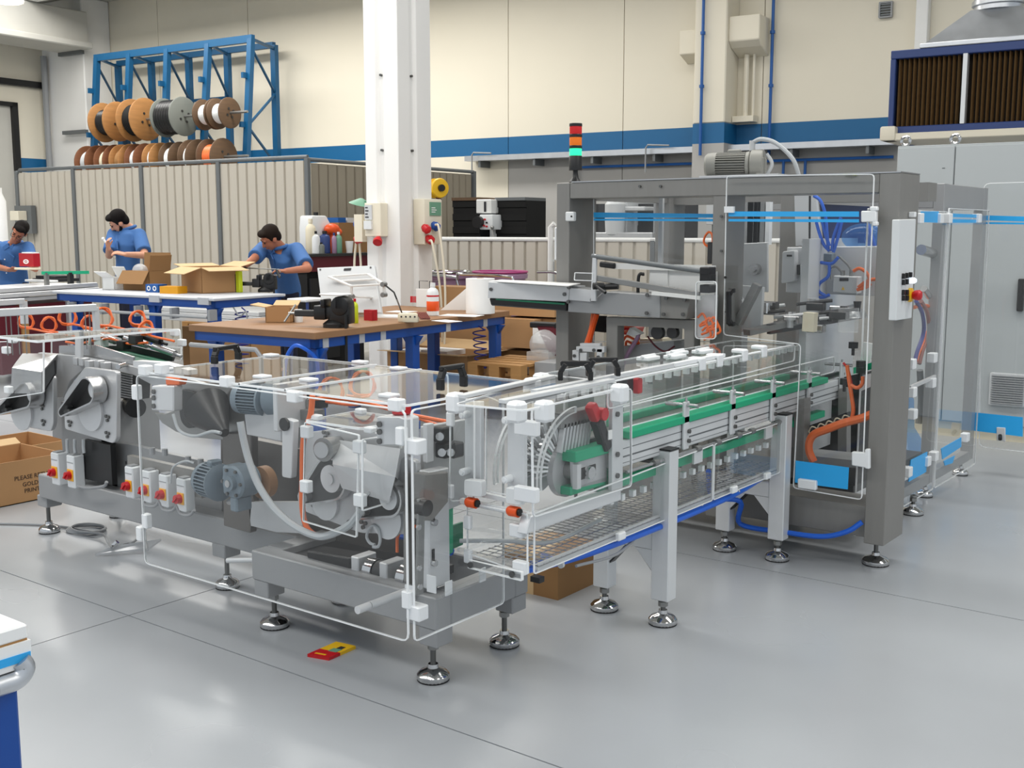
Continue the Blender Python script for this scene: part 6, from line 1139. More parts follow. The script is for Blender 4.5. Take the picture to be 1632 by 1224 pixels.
add('turn_guide', MB().plate(arc, 'yz', -2.21, -2.20, edge_mi=1), ('acrylic_hazy', 'acrylic_edge'), cv, smooth=0); add('turn_guide', MB().plate(arc, 'yz', -2.40, -2.39, edge_mi=1), ('acrylic_hazy', 'acrylic_edge'), cv, smooth=0)
td = add('turn_disc', MB().cyl((-2.26, tc.y, tc.z), (-2.235, tc.y, tc.z), .10, n=32), 'machined', cv); add('disc_hub', MB().cyl((-2.235, tc.y, tc.z), (-2.205, tc.y, tc.z), .035, n=24), 'steel', td); add('turn_disc', MB().cyl((-2.38, tc.y, tc.z), (-2.36, tc.y, tc.z), .10, n=32), 'machined', cv)
g0 = MB()
for k in range(16):
    t = pi*.48+pi*.52*k/15; dv = Vector((0, cos(t), sin(t))); c = Vector((0, tc.y, tc.z))
    gm = MB()
    for x in (-2.25, -2.29, -2.33): gm.obox(c+dv*.115+Vector((x, 0, 0)), c+dv*.19+Vector((x, 0, 0)), .007, .012, (1, 0, 0))
    add('gripper_finger', gm, 'white_clip' if k % 3 else 'steel_bright', cv)
bpn = platex(cv, 'bearing_plate', [(913, 733), (920, 724), (967, 716), (967, 768), (915, 780)], -2.19, .015, 'machined', r=.008, bev=.002); o = onx(937, 752, -2.19); add('tension_slot', MB().box(-2.191, -2.187, o.y-.05, o.y+.05, o.z-.022, o.z+.022), 'dark_steel', bpn, bevel=.01); add('tension_bolt', MB().cyl((-2.19, o.y-.01, o.z), (-2.165, o.y-.01, o.z), .024, n=20), 'chrome', bpn); add('tension_block', MB().box(-2.19, -2.17, o.y-.1, o.y-.075, o.z-.045, o.z+.045), 'aluminium', bpn)
q0, q1 = onx(909, 712, -2.20), onx(976, 700, -2.20); add('green_guide_rail', MB().box(-2.25, -2.175, q0.y, q1.y, .775, .815), 'green_rail', cv, bevel=.003)
q0, q1 = onx(906, 790, -2.2), onx(975, 772, -2.2); add('green_return_rail', MB().box(-2.25, -2.19, q0.y, q1.y+.05, q0.z-.0, q0.z+.03), 'green_rail', cv, bevel=.003)
fp_ = [onx(908, 655, -2.2), onx(950, 648, -2.2)]; fg = MB(); 
for k in range(9): f_ = k/8; y = fp_[0].y+(fp_[1].y-fp_[0].y)*f_; z = .86; fg.obox((-2.23, y-.02, z-.05), (-2.23, y+.005, z+.05), .012, .02, (1, 0, 0))
add('finger_comb', fg, 'aluminium', cv); add('comb_plate', MB().box(-2.26, -2.22, fp_[0].y-.02, fp_[1].y+.04, .895, .95), 'steel', cv, bevel=.003)
o = onx(955, 663, -2.18)
sw = add('interlock_switch', MB().obox((-2.18, o.y-.02, o.z-.01), (-2.18, o.y+.05, o.z-.13), .045, .04, (1, 0, 0)), 'black', cv, bevel=.006); add('switch_head', MB().obox((-2.18, o.y-.06, o.z+.05), (-2.18, o.y-.02, o.z-.01), .04, .04, (1, 0, 0)), 'red', sw, bevel=.01, seg=2); add('switch_head', MB().cyl((-2.19, o.y-.005, o.z+.01), (-2.15, o.y-.005, o.z+.01), .024, n=16), 'red', sw); add('switch_label', MB().box(-2.158, -2.154, o.y+.025, o.y+.05, o.z-.09, o.z-.055), 'paper', sw)
o = onx(1012, 614, -2.2); add('interlock_switch', MB().box(-2.25, -2.2, o.y-.06, o.y, o.z-.02, o.z+.03), 'black', cv, bevel=.004); add('switch_head', MB().box(-2.2, -2.17, o.y-.02, o.y+.01, o.z-.03, o.z+.03), 'red', cv, bevel=.005)
hb_ = onx(847, 825, CX-.0); he_ = onx(989, 795, CX)
add('head_beam', MB().plate(XP([(845, 826), (848, 822), (990, 779), (990, 797), (838, 852)], CX), 'yz', CX-.04, CX), 'alu_profile', cv, bevel=.003)
platey(cv, 'crossbar', [(762, 784), (808, 794), (808, 801), (762, 791)], yF+.03, .015, 'white_clip')
add('front_crossbar', MB().obox(ony(735, 798, yF+.02), ony(842, 820, yF+.02), .02, .02), 'white_clip', cv, bevel=.003)
for a, b_, lx in ((739, 767, 747), (805, 830, 814)):
    s = platey(cv, 'sensor_housing', [(a, 764 if a < 780 else 776), (b_, 767 if a < 780 else 780), (b_, 793 if a < 780 else 807), (a, 790 if a < 780 else 803)], yF-.05, .03, 'white_plastic', r=.012, bev=.004); o = ony(lx, 803 if a < 780 else 817, yF-.05)
    add('indicator_cap', MB().cyl((o.x-.018, yF-.03, o.z), (o.x+.018, yF-.03, o.z), .0185, n=18).ball((o.x-.014, yF-.03, o.z), .0185, n=12), 'orange', s, label='orange indicator cap'); add('cap_socket', MB().cyl((o.x+.018, yF-.03, o.z), (o.x+.026, yF-.03, o.z), .013, n=14), 'black', s)
# lower guard with mesh tray
zL = onx(840, 920, CX).z
lp = YP([(744, 812), (835, 835), (835, 922), (744, 905)], yF-.02)
panel(cv, [(lp[0][0], zL+.03), (lp[0][0], .655), (CX-.01, .655), (CX-.01, zL)], 'xz', yF-.02, .006, r=.012); panel(cv, [(yF, zL), (4.25, zL), (4.25, .69), (yF, .655)], 'yz', CX, .006, r=.01); panel(cv, [(4.26, zL), (4.95, zL), (4.95, .69), (4.26, .69)], 'yz', CX, .006, r=.01)
panel(cv, YP([(747, 890), (833, 911), (833, 926), (747, 905)], yF-.045), 'xz', yF-.045, .012, r=.004, name='lower_strip', m='acrylic_hazy')
for px, py in ((751, 900), (817, 915)): screw(cv, ony(px, py, yF-.045), (0, -1, 0), .011)
tr_ = MB()
for k in range(60): y = 3.0+k*.035; tr_.box(-2.44, CX-.02, y, y+.003, zL+.012, zL+.015)
for k in range(7): x = -2.44+k*.045; tr_.box(x, x+.003, 3.0, 5.08, zL+.009, zL+.012)
add('mesh_tray', tr_, 'steel_bright', cv, smooth=0, kind='stuff'); add('tray_rail', MB().box(CX-.03, CX-.02, 3.0, 5.1, zL-.005, zL+.02), 'aluminium', cv); add('bottom_panel', MB().box(-2.45, CX, 3.0, 5.1, zL-.004, zL), 'acrylic', cv, smooth=0)
for y in (3.5, 4.45, 4.8): clip(cv, (CX+.004, y, zL+.012), .02, .05, .03)
for k in range(3): hose(cv, [(-2.24-.03*k, 3.0+.1*k, zL-.02), (-2.19-.02*k, 3.3, zL-.026-.006*k), (-2.165-.012*k, 3.8, zL-.026), (-2.175-.01*k, 4.5, zL-.028), (-2.24, 5.1, zL-.02)], .013-.002*k, 'blue_hose', 'air_hose', label='blue air hose under the tray')
for k in range(2): hose(cv, [(-2.5, 2.98+.03*k, zL+.05+.04*k), (-2.35, 3.05, zL+.06+.03*k), (-2.25, 3.2, zL+.04), (-2.3, 3.6, zL+.03)], .008, 'acrylic_hazy' if k else 'gray_hose', 'tray_cable')
hose(cv, [(-2.48, 2.95, .47), (-2.4, 2.9, .50), (-2.3, 2.98, .54), (-2.25, 3.05, .52)], .008, 'acrylic_hazy', 'clear_tube')
for k in range(5): y = 3.15+k*.35; add('cable_tie', MB().cyl((-2.18, y, zL-.022), (-2.18, y+.012, zL-.022), .0125, n=10), 'light_gray', cv)
hose(cv, [(-2.18, 3.25, zL-.05), (-2.16, 3.5, zL-.06), (-2.2, 3.75, zL-.03)], .006, 'cable_gray', 'cable'); add('connector', MB().box(-2.26, -2.22, 3.08, 3.11, zL-.08, zL-.06), 'black', cv)
handle(cv, onz(893, 606, zT+.02), onz(941, 606, zT+.02), .06); handle(cv, onz(938, 600, zT+.02), onz(984, 599, zT+.02), .06)

# ------------------------------------------------------------------ cartoning machine: grey portal with clear doors
pm_ = thing('cartoning_machine', 'tall grey portal machine with clear doors and a signal tower', 'machine', (-2.6, 5.6, 0))
PY0, PY1, PXL, PXR, PT = 5.08, 5.35, -3.555, -1.68, 1.85
G = 'brushed_gray'
add('portal_post', MB().box(PXL, PXL+.085, PY0, PY1, .13, PT), G, pm_, bevel=.003); add('portal_post', MB().box(PXR-.095, PXR, PY0, PY1, .13, PT), G, pm_, bevel=.003); add('portal_post', MB().box(-2.61, -2.535, PY0+.01, PY1-.05, .13, PT-.07), G, pm_, bevel=.003)
add('portal_beam', MB().box(PXL+.086, PXR-.096, PY0+.004, PY1, PT-.085, PT), G, pm_, bevel=.002); add('top_edge', MB().box(PXL+.1, PXR, PY0-.002, PY1, PT, PT+.006), 'steel_bright', pm_)
add('bottom_beam', MB().box(PXL+.086, PXR-.096, PY0+.03, PY1, .15, .30), G, pm_, bevel=.003)
add('rear_post', MB().box(-2.72, -2.60, 6.15, 6.35, .1, PT), G, pm_, bevel=.003); add('rear_post', MB().box(-3.55, -3.45, 6.15, 6.35, .1, PT), G, pm_, bevel=.003); add('rear_beam', MB().box(-3.45, -1.9, 6.2, 6.35, PT-.1, PT), G, pm_); add('side_beam', MB().box(-3.55, -3.47, PY1, 6.15, PT-.09, PT), G, pm_)
add('bed_plate', MB().box(-3.45, -1.95, 5.4, 6.5, .28, .32), 'dark_steel', pm_)
foot(pm_, -1.756, 5.206, .14, .065); foot(pm_, -3.5, 5.21, .14, .065); foot(pm_, -1.92, 6.28, .11, .06); foot(pm_, -3.5, 6.25, .11, .06)
hb2 = ony(914, 345, PY0); cbx = add('key_box', MB().box(hb2.x-.035, hb2.x+.02, PY0-.03, PY0, hb2.z-.025, hb2.z+.025), 'white_plastic', pm_, bevel=.005); add('key_hole', MB().cyl((hb2.x+.008, PY0-.03, hb2.z), (hb2.x+.008, PY0-.034, hb2.z), .005, n=8), 'black', cbx)
for px, py in ((1020, 297), (1053, 297), (1150, 345), (1150, 400)): screw(pm_, ony(px, py, PY0), (0, -1, 0), .007, 'screw')
add('tape_scrap', MB().obox(ony(1345, 278, PY0), ony(1365, 279, PY0), .03, .002), 'lime', pm_)
# signal tower
sp = ony(917, 286, PY0+.1); S0 = Vector((sp.x, PY0+.1, PT))
st = add('signal_tower', MB().lathe([(.034, 0), (.034, .008), (.018, .03), (.014, .055), (.014, .07)], S0, n=20).lathe([(.036, .07), (.036, .145), (.033, .15)], S0, n=24), 'black', pm_, label='black signal tower with red, amber and green lenses')
zz = .148
for m, h in (('lens_green', .04), ('lens_amber', .045), ('lens_red', .042)):
    add('lens', MB().lathe([(.033, zz), (.034, zz+.005), (.034, zz+h-.005), (.033, zz+h)], S0, n=24), m, st); add('lens_ring', MB().lathe([(.0355, zz+h), (.0355, zz+h+.014), (.034, zz+h+.016)], S0, n=24), 'black', st); zz += h+.016
# motor on the roof
o = ony(1166, 255, 5.3); rm = motor(pm_, (o.x, 5.3, PT+.075), (.96, .28, 0), .16, .062, 'motor_beige'); d_ = Vector((.96, .28, 0)).normalized(); g_ = Vector((o.x, 5.3, PT+.075))+d_*.13
add('gear_housing', MB().cyl(g_-d_*.03, g_+d_*.035, .075, n=24).obox(g_-Vector((0, 0, .02)), g_+d_*.04-Vector((0, 0, .02)), .12, .11), 'motor_beige', rm, bevel=.006); add('cable_gland', MB().cyl(g_+Vector((-.03, 0, .07)), g_+Vector((-.03, 0, .12)), .015, n=12), 'light_gray', rm)
for k in range(3): screw(rm, g_+Vector((-.05, -.04, -.02+.03*k)), (0, -1, 0), .007)
add('mounting_plate', MB().box(o.x-.13, o.x+.3, 5.2, 5.5, PT+.006, PT+.02), 'aluminium', pm_)
hose(pm_, [g_+Vector((-.03, 0, .11)), g_+Vector((.02, 0, .125)), g_+Vector((.1, 0, .10)), g_+Vector((.19, 0, .02)), g_+Vector((.23, 0, -.075))], .011, 'gray_hose', label='thick grey motor cable'); hose(pm_, [g_+Vector((.05, 0, .05)), g_+Vector((.08, 0, .0)), g_+Vector((.05, 0, -.06))], .010, 'light_gray')
# L-shaped clear door
DY = 5.04
dpts = YP([(1158, 280), (1394, 277), (1374, 797), (1264, 778), (1276, 549), (1153, 534)], DY)
dr_ = panel(pm_, dpts, 'xz', DY, .008, r=.02, name='clear_door'); add('panel_clip', MB().plate(YP([(1154, 329), (1169, 329), (1169, 339), (1154, 339)], DY-.02), 'xz', DY-.02, DY-.004), 'white_clip', dr_)
for a in ([(1161, 337), (1369, 337), (1369, 345.5), (1161, 345)], [(1161, 349), (1369, 349.5), (1369, 354.5), (1161, 353)]): add('blue_tape', MB().plate(YP(a, DY-.006), 'xz', DY-.0065, DY-.004), 'blue_tape', dr_)
add('lower_tape', MB().plate(YP([(1268, 734), (1353, 745), (1351, 780), (1267, 769)], DY-.006), 'xz', DY-.0065, DY-.004), 'blue_tape', dr_)
for a in ([(1372, 336), (1396, 336), (1396, 354), (1372, 354)], [(1386, 329), (1398, 329), (1398, 336), (1386, 336)], [(1390, 353), (1398, 353), (1398, 360), (1390, 360)], [(1357, 720), (1380, 722), (1380, 746), (1357, 742)], [(1378, 716), (1385, 716), (1385, 748), (1378, 747)], [(1271, 763), (1300, 767), (1300, 782), (1271, 778)]): add('door_hinge', MB().plate(YP(a, DY-.03), 'xz', DY-.03, DY-.004), 'white_clip', dr_, bevel=.004)
handle(dr_, ony(1168, 463, DY-.005), ony(1168, 516, DY-.005), .045, (0, -1, 0), .022)
for px, py in ((1157, 442), (1158, 497), (1276, 769), (1291, 771)): screw(dr_, ony(px, py, DY-.004), (0, -1, 0), .007)
panel(pm_, YP([(946, 314), (1146, 308), (1143, 545), (946, 545)], PY0+.15), 'xz', PY0+.15, .006, r=.004, name='clear_window')
for a in ([(946, 338.5), (1146, 341), (1146, 347), (946, 347)], [(946, 348.5), (1146, 349), (1146, 353), (946, 351.5)]): add('blue_tape', MB().plate(YP(a, PY0+.14), 'xz', PY0+.14, PY0+.142), 'blue_tape', pm_)
o = ony(1053, 400, PY1+.1); add('window_bar', MB().box(o.x-.012, o.x+.012, PY1+.09, PY1+.11, .9, PT-.08), 'light_gray', pm_)
add('vertical_handle', MB().box(PXL-.03, PXL-.01, PY0+.02, PY0+.05, ony(882, 415, PY0).z, ony(882, 362, PY0).z), 'white_clip', pm_, bevel=.006)
# infeed magazine arm
MY = 4.92
platey(pm_, 'magazine_box', [(778, 449), (907, 457), (906, 481), (777, 475)], MY, .16, 'aluminium', bev=.003); add('magazine_top', MB().plate(ZP([(778, 448), (905, 456), (925, 452), (800, 446)], ony(778, 449, MY).z+.002), 'xy', ony(778, 449, MY).z, ony(778, 449, MY).z+.004), 'white_paint', pm_, smooth=0)
platey(pm_, 'magazine_belt', [(779, 475), (902, 482), (902, 496), (782, 487)], MY+.012, .13, 'black', bev=.006); platey(pm_, 'belt_strip', [(790, 476), (900, 483), (900, 486), (790, 478)], MY+.008, .005, 'green_dark')
mo_ = platey(pm_, 'magazine_frame', [(906, 458), (944, 463), (944, 480), (961, 465), (1052, 470), (1052, 507), (905, 497)], MY+.01, .14, 'frame_gray', bev=.003); platey(pm_, 'magazine_frame', [(1052, 470), (1101, 474), (1093, 509), (1052, 507)], MY+.015, .2, 'brushed_gray', bev=.003); platey(pm_, 'frame_cover', [(908, 459), (945, 463), (944, 481), (907, 478)], MY, .008, 'aluminium')
for px, py in ((783, 461), (900, 469), (907, 458), (906, 481), (944, 478), (1032, 470), (1031, 499), (1062, 475), (1058, 501), (1091, 478), (1089, 501)): screw(pm_, ony(px, py, MY), (0, -1, 0), .010)
zr = ony(944, 408, MY-.02); zr2 = ony(1125, 433, MY-.02); add('guide_rod', MB().cyl(zr, zr2, .013, n=12), 'post_gray', pm_); add('guide_rod', MB().obox(ony(952, 443, MY-.01), ony(1115, 470, MY-.01), .02, .03), 'steel', pm_, bevel=.003); add('guide_strip', MB().obox(ony(1040, 467, MY-.03), ony(1117, 475, MY-.03), .02, .018), 'white_paint', pm_)
platey(pm_, 'magazine_bracket', [(944, 406), (950, 405), (949, 480), (941, 480)], MY-.03, .015, 'aluminium', bev=.002); panel(pm_, YP([(916, 434), (945, 435), (945, 448), (915, 447)], MY-.03), 'xz', MY-.03, .006, r=.006, name='end_stop')
o = ony(952, 456, MY-.06); add('clamp_lever', MB().cyl((o.x-.02, MY-.07, o.z), (o.x+.02, MY-.03, o.z), .018, n=12).cyl((o.x, MY-.07, o.z), (o.x+.075, MY-.1, o.z-.03), .008, n=8).cyl((o.x, MY-.03, o.z-.005), (o.x+.09, MY-.0, o.z-.0), .017, n=10), 'black', pm_)
add('hand_knob', MB().obox(ony(957, 421, MY+.1), ony(981, 424, MY+.1), .03, .03), 'black', pm_, bevel=.006); add('carton_blank', MB().obox(ony(981, 424, MY+.11), ony(1140, 428, MY+.11), .015, .03).plate(YP([(1036, 425), (1064, 427), (1064, 468), (1034, 465)], MY+.12), 'xz', MY+.12, MY+.2).plate(YP([(1064, 428), (1138, 433), (1138, 470), (1062, 465)], MY+.13), 'xz', MY+.13, MY+.2), 'white_paint', pm_)
o = ony(1031, 455, MY+.14); add('blank_handle', MB().tube([(o.x, MY+.11, o.z+.06), (o.x-.02, MY+.09, o.z+.05), (o.x-.02, MY+.09, o.z-.06), (o.x, MY+.11, o.z-.07)], .009), 'black', pm_)
for py in (432, 443, 460): o = ony(1128, py, MY-.01); add('joint_block', MB().box(o.x-.03, o.x+.025, MY-.04, MY+.03, o.z-.02, o.z+.02), ('black', 'steel', 'aluminium')[(py//3) % 3], pm_, bevel=.004)
panel(pm_, YP([(1109, 448), (1143, 448), (1141, 541), (1108, 540)], MY-.06), 'xz', MY-.06, .006, r=.02, name='small_guard'); platey(pm_, 'valve_plate', [(1110, 470), (1140, 470), (1138, 538), (1110, 538)], MY+.1, .03, 'aluminium')
for k in range(7): a = (1112+(k*11) % 26, 506+(k*7) % 22); hy(pm_, [a, (a[0]+8, a[1]-6), (a[0]+14, a[1]+8), (a[0]+3, a[1]+14)], MY+.06, .006, 'orange_hose')
loops(pm_, ony(1128, 382, PY0+.05), .035, 'orange_hose', 1, (.3, 1, 0), [ony(1133, 400, PY0+.05), ony(1136, 412, PY0+.05)]); o = ony(1134, 405, PY0+.04); add('pressure_valve', MB().box(o.x-.015, o.x+.015, PY0+.02, PY0+.06, o.z-.05, o.z+.06), 'dark_steel', pm_, bevel=.004)
arch = YP([(966, 505), (1106, 510), (1106, 562), (1090, 560), (1090, 524), (984, 519), (984, 585), (966, 585)], 5.0); add('arch_stand', MB().plate(arch, 'xz', 5.0, 5.07), G, pm_, bevel=.003); add('arch_leg', MB().box(arch[7][0], arch[7][0]+.07, 5.0, 5.07, .3, arch[7][1]+.01), 'dark_steel', pm_); add('arch_leg', MB().box(arch[3][0], arch[2][0], 5.0, 5.07, .3, arch[3][1]+.01), G, pm_)
for px, r in ((1048, .035), (1072, .03)): o = ony(px, 530, 5.03); add('cam_disc', MB().cyl((o.x, 5.02, o.z), (o.x, 5.05, o.z), r, n=20), 'dark_steel', pm_)
add('rear_shelf', MB().obox(ony(985, 566, 5.25), ony(1090, 556, 5.25), .2, .10), 'frame_gray', pm_); hy(pm_, [(951, 500), (945, 520), (940, 540), (938, 552)], 5.02, .016, 'orange', label='red orange hose'); hy(pm_, [(946, 500), (942, 525), (934, 550)], 5.04, .014, 'orange_hose'); hy(pm_, [(990, 590), (1000, 565), (1015, 540), (1018, 530)], 5.12, .012, 'purple_bag'); hy(pm_, [(1032, 536), (1045, 552), (1060, 560), (1075, 552)], 5.15, .005, 'dark_red')
for k in range(5): hy(pm_, [(985+k*4, 525+k*9), (1000, 520+k*8), (1018, 528+k*9), (1012, 548)], 5.16, .007, 'orange')
platey(pm_, 'red_crate', [(985, 521), (1012, 523), (1008, 535), (985, 532)], 5.2, .1, 'red'); platey(pm_, 'white_block', [(998, 533), (1004, 522), (1020, 532), (1010, 536)], 5.1, .05, 'paper'); platey(pm_, 'white_bin', [(1020, 540), (1055, 540), (1060, 562), (1015, 562)], 5.3, .1, 'ivory')
for a in ([(918, 552), (963, 552), (963, 562), (918, 560)], [(912, 558), (922, 558), (922, 575), (912, 574)], [(924, 562), (935, 562), (934, 588), (924, 587)], [(951, 556), (960, 556), (958, 578), (950, 577)], [(924, 547), (956, 547), (956, 552), (924, 552)]): b = platey(pm_, 'clamp_bracket', a, 4.96, .025, 'aluminium', bev=.002)
for px, py in ((916, 567), (929, 581), (926, 558), (947, 558), (954, 569)): screw(pm_, ony(px, py, 4.96), (0, -1, 0), .009)
platey(pm_, 'opening_shade', [(945, 503), (964, 504), (964, 530), (945, 528)], 5.1, .02, 'black_soft')  # solid black plate painting the shade inside an opening
# interior behind the door
IYP = 5.85
platey(pm_, 'rear_valve_panel', [(1254, 394), (1400, 392), (1400, 472), (1252, 466)], IYP, .03, 'light_gray', bev=.004); platey(pm_, 'guide_plate', [(1182, 388), (1223, 386), (1223, 466), (1180, 458)], IYP-.1, .02, 'light_gray', bev=.003); o = ony(1206, 429, IYP-.1); add('plate_knob', MB().cyl((o.x, IYP-.1, o.z), (o.x, IYP-.14, o.z), .03, n=20).cyl((o.x, IYP-.14, o.z), (o.x, IYP-.16, o.z), .016, n=14), 'steel_bright', pm_)
for px, w_, m in ((1199, .03, 'light_gray'), (1206, .02, 'dark_steel'), (1213, .02, 'steel'), (1223, .012, 'white_clip'), (1190, .04, 'frame_gray')): o = ony(px, 350, IYP); t_ = ony(px, 390, IYP); add('guide_column', MB().box(o.x-w_, o.x+w_, IYP, IYP+.04, t_.z, PT-.1), m, pm_)
platey(pm_, 'slide_plate', [(1266, 311), (1300, 311), (1306, 390), (1268, 392)], IYP+.1, .03, 'light_gray'); platey(pm_, 'dark_window', [(1306, 325), (1384, 329), (1384, 388), (1312, 386)], 6.3, .02, 'navy'); platey(pm_, 'black_rod', [(1289, 312), (1291.5, 312), (1290.5, 394), (1288.5, 394)], IYP-.05, .01, 'black')
b = platey(pm_, 'cylinder_block', [(1247, 401), (1266, 399), (1266, 448), (1245, 452)], IYP-.06, .06, 'light_gray', r=.01, bev=.004); add('cylinder_band', MB().plate(YP([(1254, 406), (1262, 406), (1262, 409), (1254, 409)], IYP-.062), 'xz', IYP-.064, IYP-.06), 'black', b)
b = platey(pm_, 'junction_box', [(1328, 439), (1367, 441), (1366, 469), (1326, 466)], IYP-.07, .07, 'light_gray', bev=.005); add('box_label', MB().plate(YP([(1338, 443), (1352, 443), (1352, 448), (1338, 448)], IYP-.072), 'xz', IYP-.074, IYP-.07), 'ink_dark', b); add('warning_mark', MB().plate(YP([(1341, 462), (1346, 462), (1343.5, 457)], IYP-.072), 'xz', IYP-.074, IYP-.07), 'yellow', b)
for px in (1343, 1357): o = ony(px, 437, IYP-.04); add('cable_gland', MB().cyl((o.x, IYP-.04, o.z-.02), (o.x, IYP-.04, o.z+.02), .012, n=10), 'steel', b)
platey(pm_, 'pneumatic_valve', [(1275, 422), (1295, 422), (1295, 442), (1275, 442)], IYP-.04, .04, 'white_plastic', bev=.003); platey(pm_, 'pneumatic_valve', [(1295, 425), (1314, 426), (1313, 438), (1296, 438)], IYP-.03, .03, 'black', bev=.003); platey(pm_, 'pneumatic_valve', [(1312, 404), (1326, 404), (1326, 416), (1312, 416)], IYP-.05, .05, 'motor_gray', bev=.003); platey(pm_, 'pneumatic_valve', [(1270, 422), (1275, 422), (1275, 438), (1270, 438)], IYP-.03, .03, 'black')
for pts in ([(1297, 312), (1306, 318), (1312, 330), (1316, 348), (1318, 372), (1320, 396)], [(1301, 354), (1306, 372), (1313, 390), (1322, 400)], [(1340, 347), (1334, 362), (1328, 380), (1326, 400)], [(1342, 350), (1337, 372), (1332, 390), (1328, 402)], [(1310, 352), (1316, 375), (1322, 392)], [(1302, 397), (1290, 396), (1283, 404), (1284, 418)], [(1286, 442), (1286, 455), (1292, 470), (1310, 474), (1322, 470)], [(1322, 420), (1320, 440), (1306, 452), (1305, 464), (1316, 472)], [(1292, 420), (1304, 418), (1325, 420), (1336, 410)], [(1382, 356), (1386, 366), (1392, 385), (1394, 392)]): hy(pm_, pts, IYP-.09, .009, 'blue_hose', 'air_tube')
for pts in ([(1336, 408), (1345, 416), (1354, 426), (1357, 436)], [(1325, 445), (1325, 430), (1332, 425), (1342, 434)]): hy(pm_, pts, IYP-.08, .006, 'steel', 'sensor_cable')
for pts in ([(1360, 432), (1370, 428), (1382, 436), (1385, 450), (1372, 460)], [(1368, 458), (1378, 450), (1388, 446), (1396, 445)], [(1366, 462), (1380, 458), (1388, 452)]): hy(pm_, pts, IYP-.08, .009, 'orange_hose')
add('slanted_bar', MB().obox(ony(1208, 453, 5.25), ony(1176, 516, 5.25), .04, .05, (0, 1, 0)), 'steel', pm_, bevel=.003); add('slanted_bar', MB().obox(ony(1163, 442, 5.3), ony(1182, 484, 5.3), .03, .03, (0, 1, 0)), 'aluminium', pm_); add('knob_rod', MB().cyl(ony(1167, 406, 5.35), ony(1167, 422, 5.35), .022, n=14), 'black', pm_)
platey(pm_, 'slide_base', [(1180, 455), (1215, 458), (1212, 520), (1180, 530)], 5.4, .03, 'light_gray')
for k in range(26):
    rx = 1185+(k*37) % 185; ry = 482+(k*17) % 44; y = 5.45+.02*(k % 9); o = ony(rx, ry, y); m = ('steel_bright', 'black', 'machined', 'dark_steel', 'aluminium', 'chrome')[k % 6]
    if k % 3 == 0: add('format_part', MB().box(o.x-.04, o.x+.05, y, y+.05, o.z-.02, o.z+.02), m, pm_, bevel=.004)
    elif k % 3 == 1: add('guide_rod', MB().cyl((o.x-.09, y, o.z-.01), (o.x+.09, y+.03, o.z+.015), .009, n=8), m, pm_)
    else: add('clamp_knob', MB().cyl((o.x, y, o.z-.02), (o.x, y, o.z+.02), .018, n=12).cyl((o.x, y, o.z+.02), (o.x, y, o.z+.035), .03, n=12), m, pm_)
add('transport_rail', MB().obox(ony(1190, 530, 5.3), ony(1365, 490, 5.9), .06, .03), 'steel', pm_); add('transport_rail', MB().obox(ony(1225, 525, 5.4), ony(1370, 500, 6.0), .03, .05), 'dark_steel', pm_); add('format_block', MB().obox(ony(1292, 498, 5.4), ony(1290, 528, 5.4), .06, .05, (0, 1, 0)), 'ivory', pm_); o = ony(1352, 510, 5.5); add('glass_jar', MB().cyl((o.x, 5.5, o.z-.06), (o.x, 5.5, o.z+.06), .05, n=20), 'bottle_clear', pm_); add('cover_dome', MB().lathe([(.1, 0), (.08, .04), (.0, .06)], ony(1352, 505, 5.8), n=20), 'steel_bright', pm_)
for k in range(4): o = ony(1300+k*22, 520-k*8, 5.55); add('suction_cup', MB().cyl((o.x, 5.55, o.z), (o.x, 5.55, o.z+.05), .015, .02, n=10), 'black', pm_)
# lower interior: cables and dark frames
platey(pm_, 'lower_post', [(1266, 638), (1282, 636), (1280, 735), (1264, 735)], 5.2, .08, G); platey(pm_, 'lower_post', [(1336, 620), (1350, 618), (1349, 740), (1335, 742)], 5.7, .06, G); platey(pm_, 'dark_back', [(1265, 620), (1392, 590), (1386, 740), (1265, 745)], 6.0, .02, 'black_soft'); platey(pm_, 'lower_tray', [(1278, 725), (1384, 736), (1383, 748), (1278, 738)], 5.4, .2, 'frame_gray')
hy(pm_, [(1400, 655), (1375, 666), (1345, 674), (1318, 684), (1298, 692), (1290, 704), (1290, 720), (1297, 736)], 5.16, .02, 'orange_hose', label='thick orange cable bundle'); hy(pm_, [(1350, 582), (1353, 605), (1357, 630), (1360, 652), (1358, 666)], 5.2, .010, 'orange_hose'); hy(pm_, [(1375, 600), (1374, 612), (1366, 618), (1356, 614)], 5.2, .009, 'orange_hose'); hy(pm_, [(1344, 578), (1352, 590), (1358, 615)], 5.22, .006, 'red')
for px, py in ((1360, 550), (1372, 590), (1346, 608), (1372, 580)): o = ony(px, py, 5.3); add('star_knob', MB().cyl((o.x, 5.3, o.z-.015), (o.x, 5.3, o.z+.015), .024, n=8).cyl((o.x, 5.3, o.z-.05), (o.x, 5.3, o.z), .008, n=8), 'black', pm_)
add('cable_duct', MB().obox(ony(1280, 690, 5.3), ony(1355, 664, 5.3), .05, .05), 'black', pm_)
for k in range(6): a = ony(1282+k*13, 688-k*4.5, 5.26); add('duct_clip', MB().tube([a+Vector((-.02, 0, -.02)), a+Vector((.0, -.01, .012)), a+Vector((.025, 0, .0)), a+Vector((.03, 0, -.03))], .0035, n=6), 'ivory', pm_)
platey(pm_, 'green_guide', [(1360, 586), (1392, 577), (1392, 588), (1360, 596)], 5.35, .03, 'green_rail'); platey(pm_, 'side_profile', [(1370, 600), (1392, 594), (1390, 615), (1370, 624)], 5.3, .03, 'aluminium')
add('light_plate', MB().plate(YP([(1376, 545), (1392, 548), (1386, 578), (1376, 574)], 5.4), 'xz', 5.4, 5.41), 'paper', pm_)
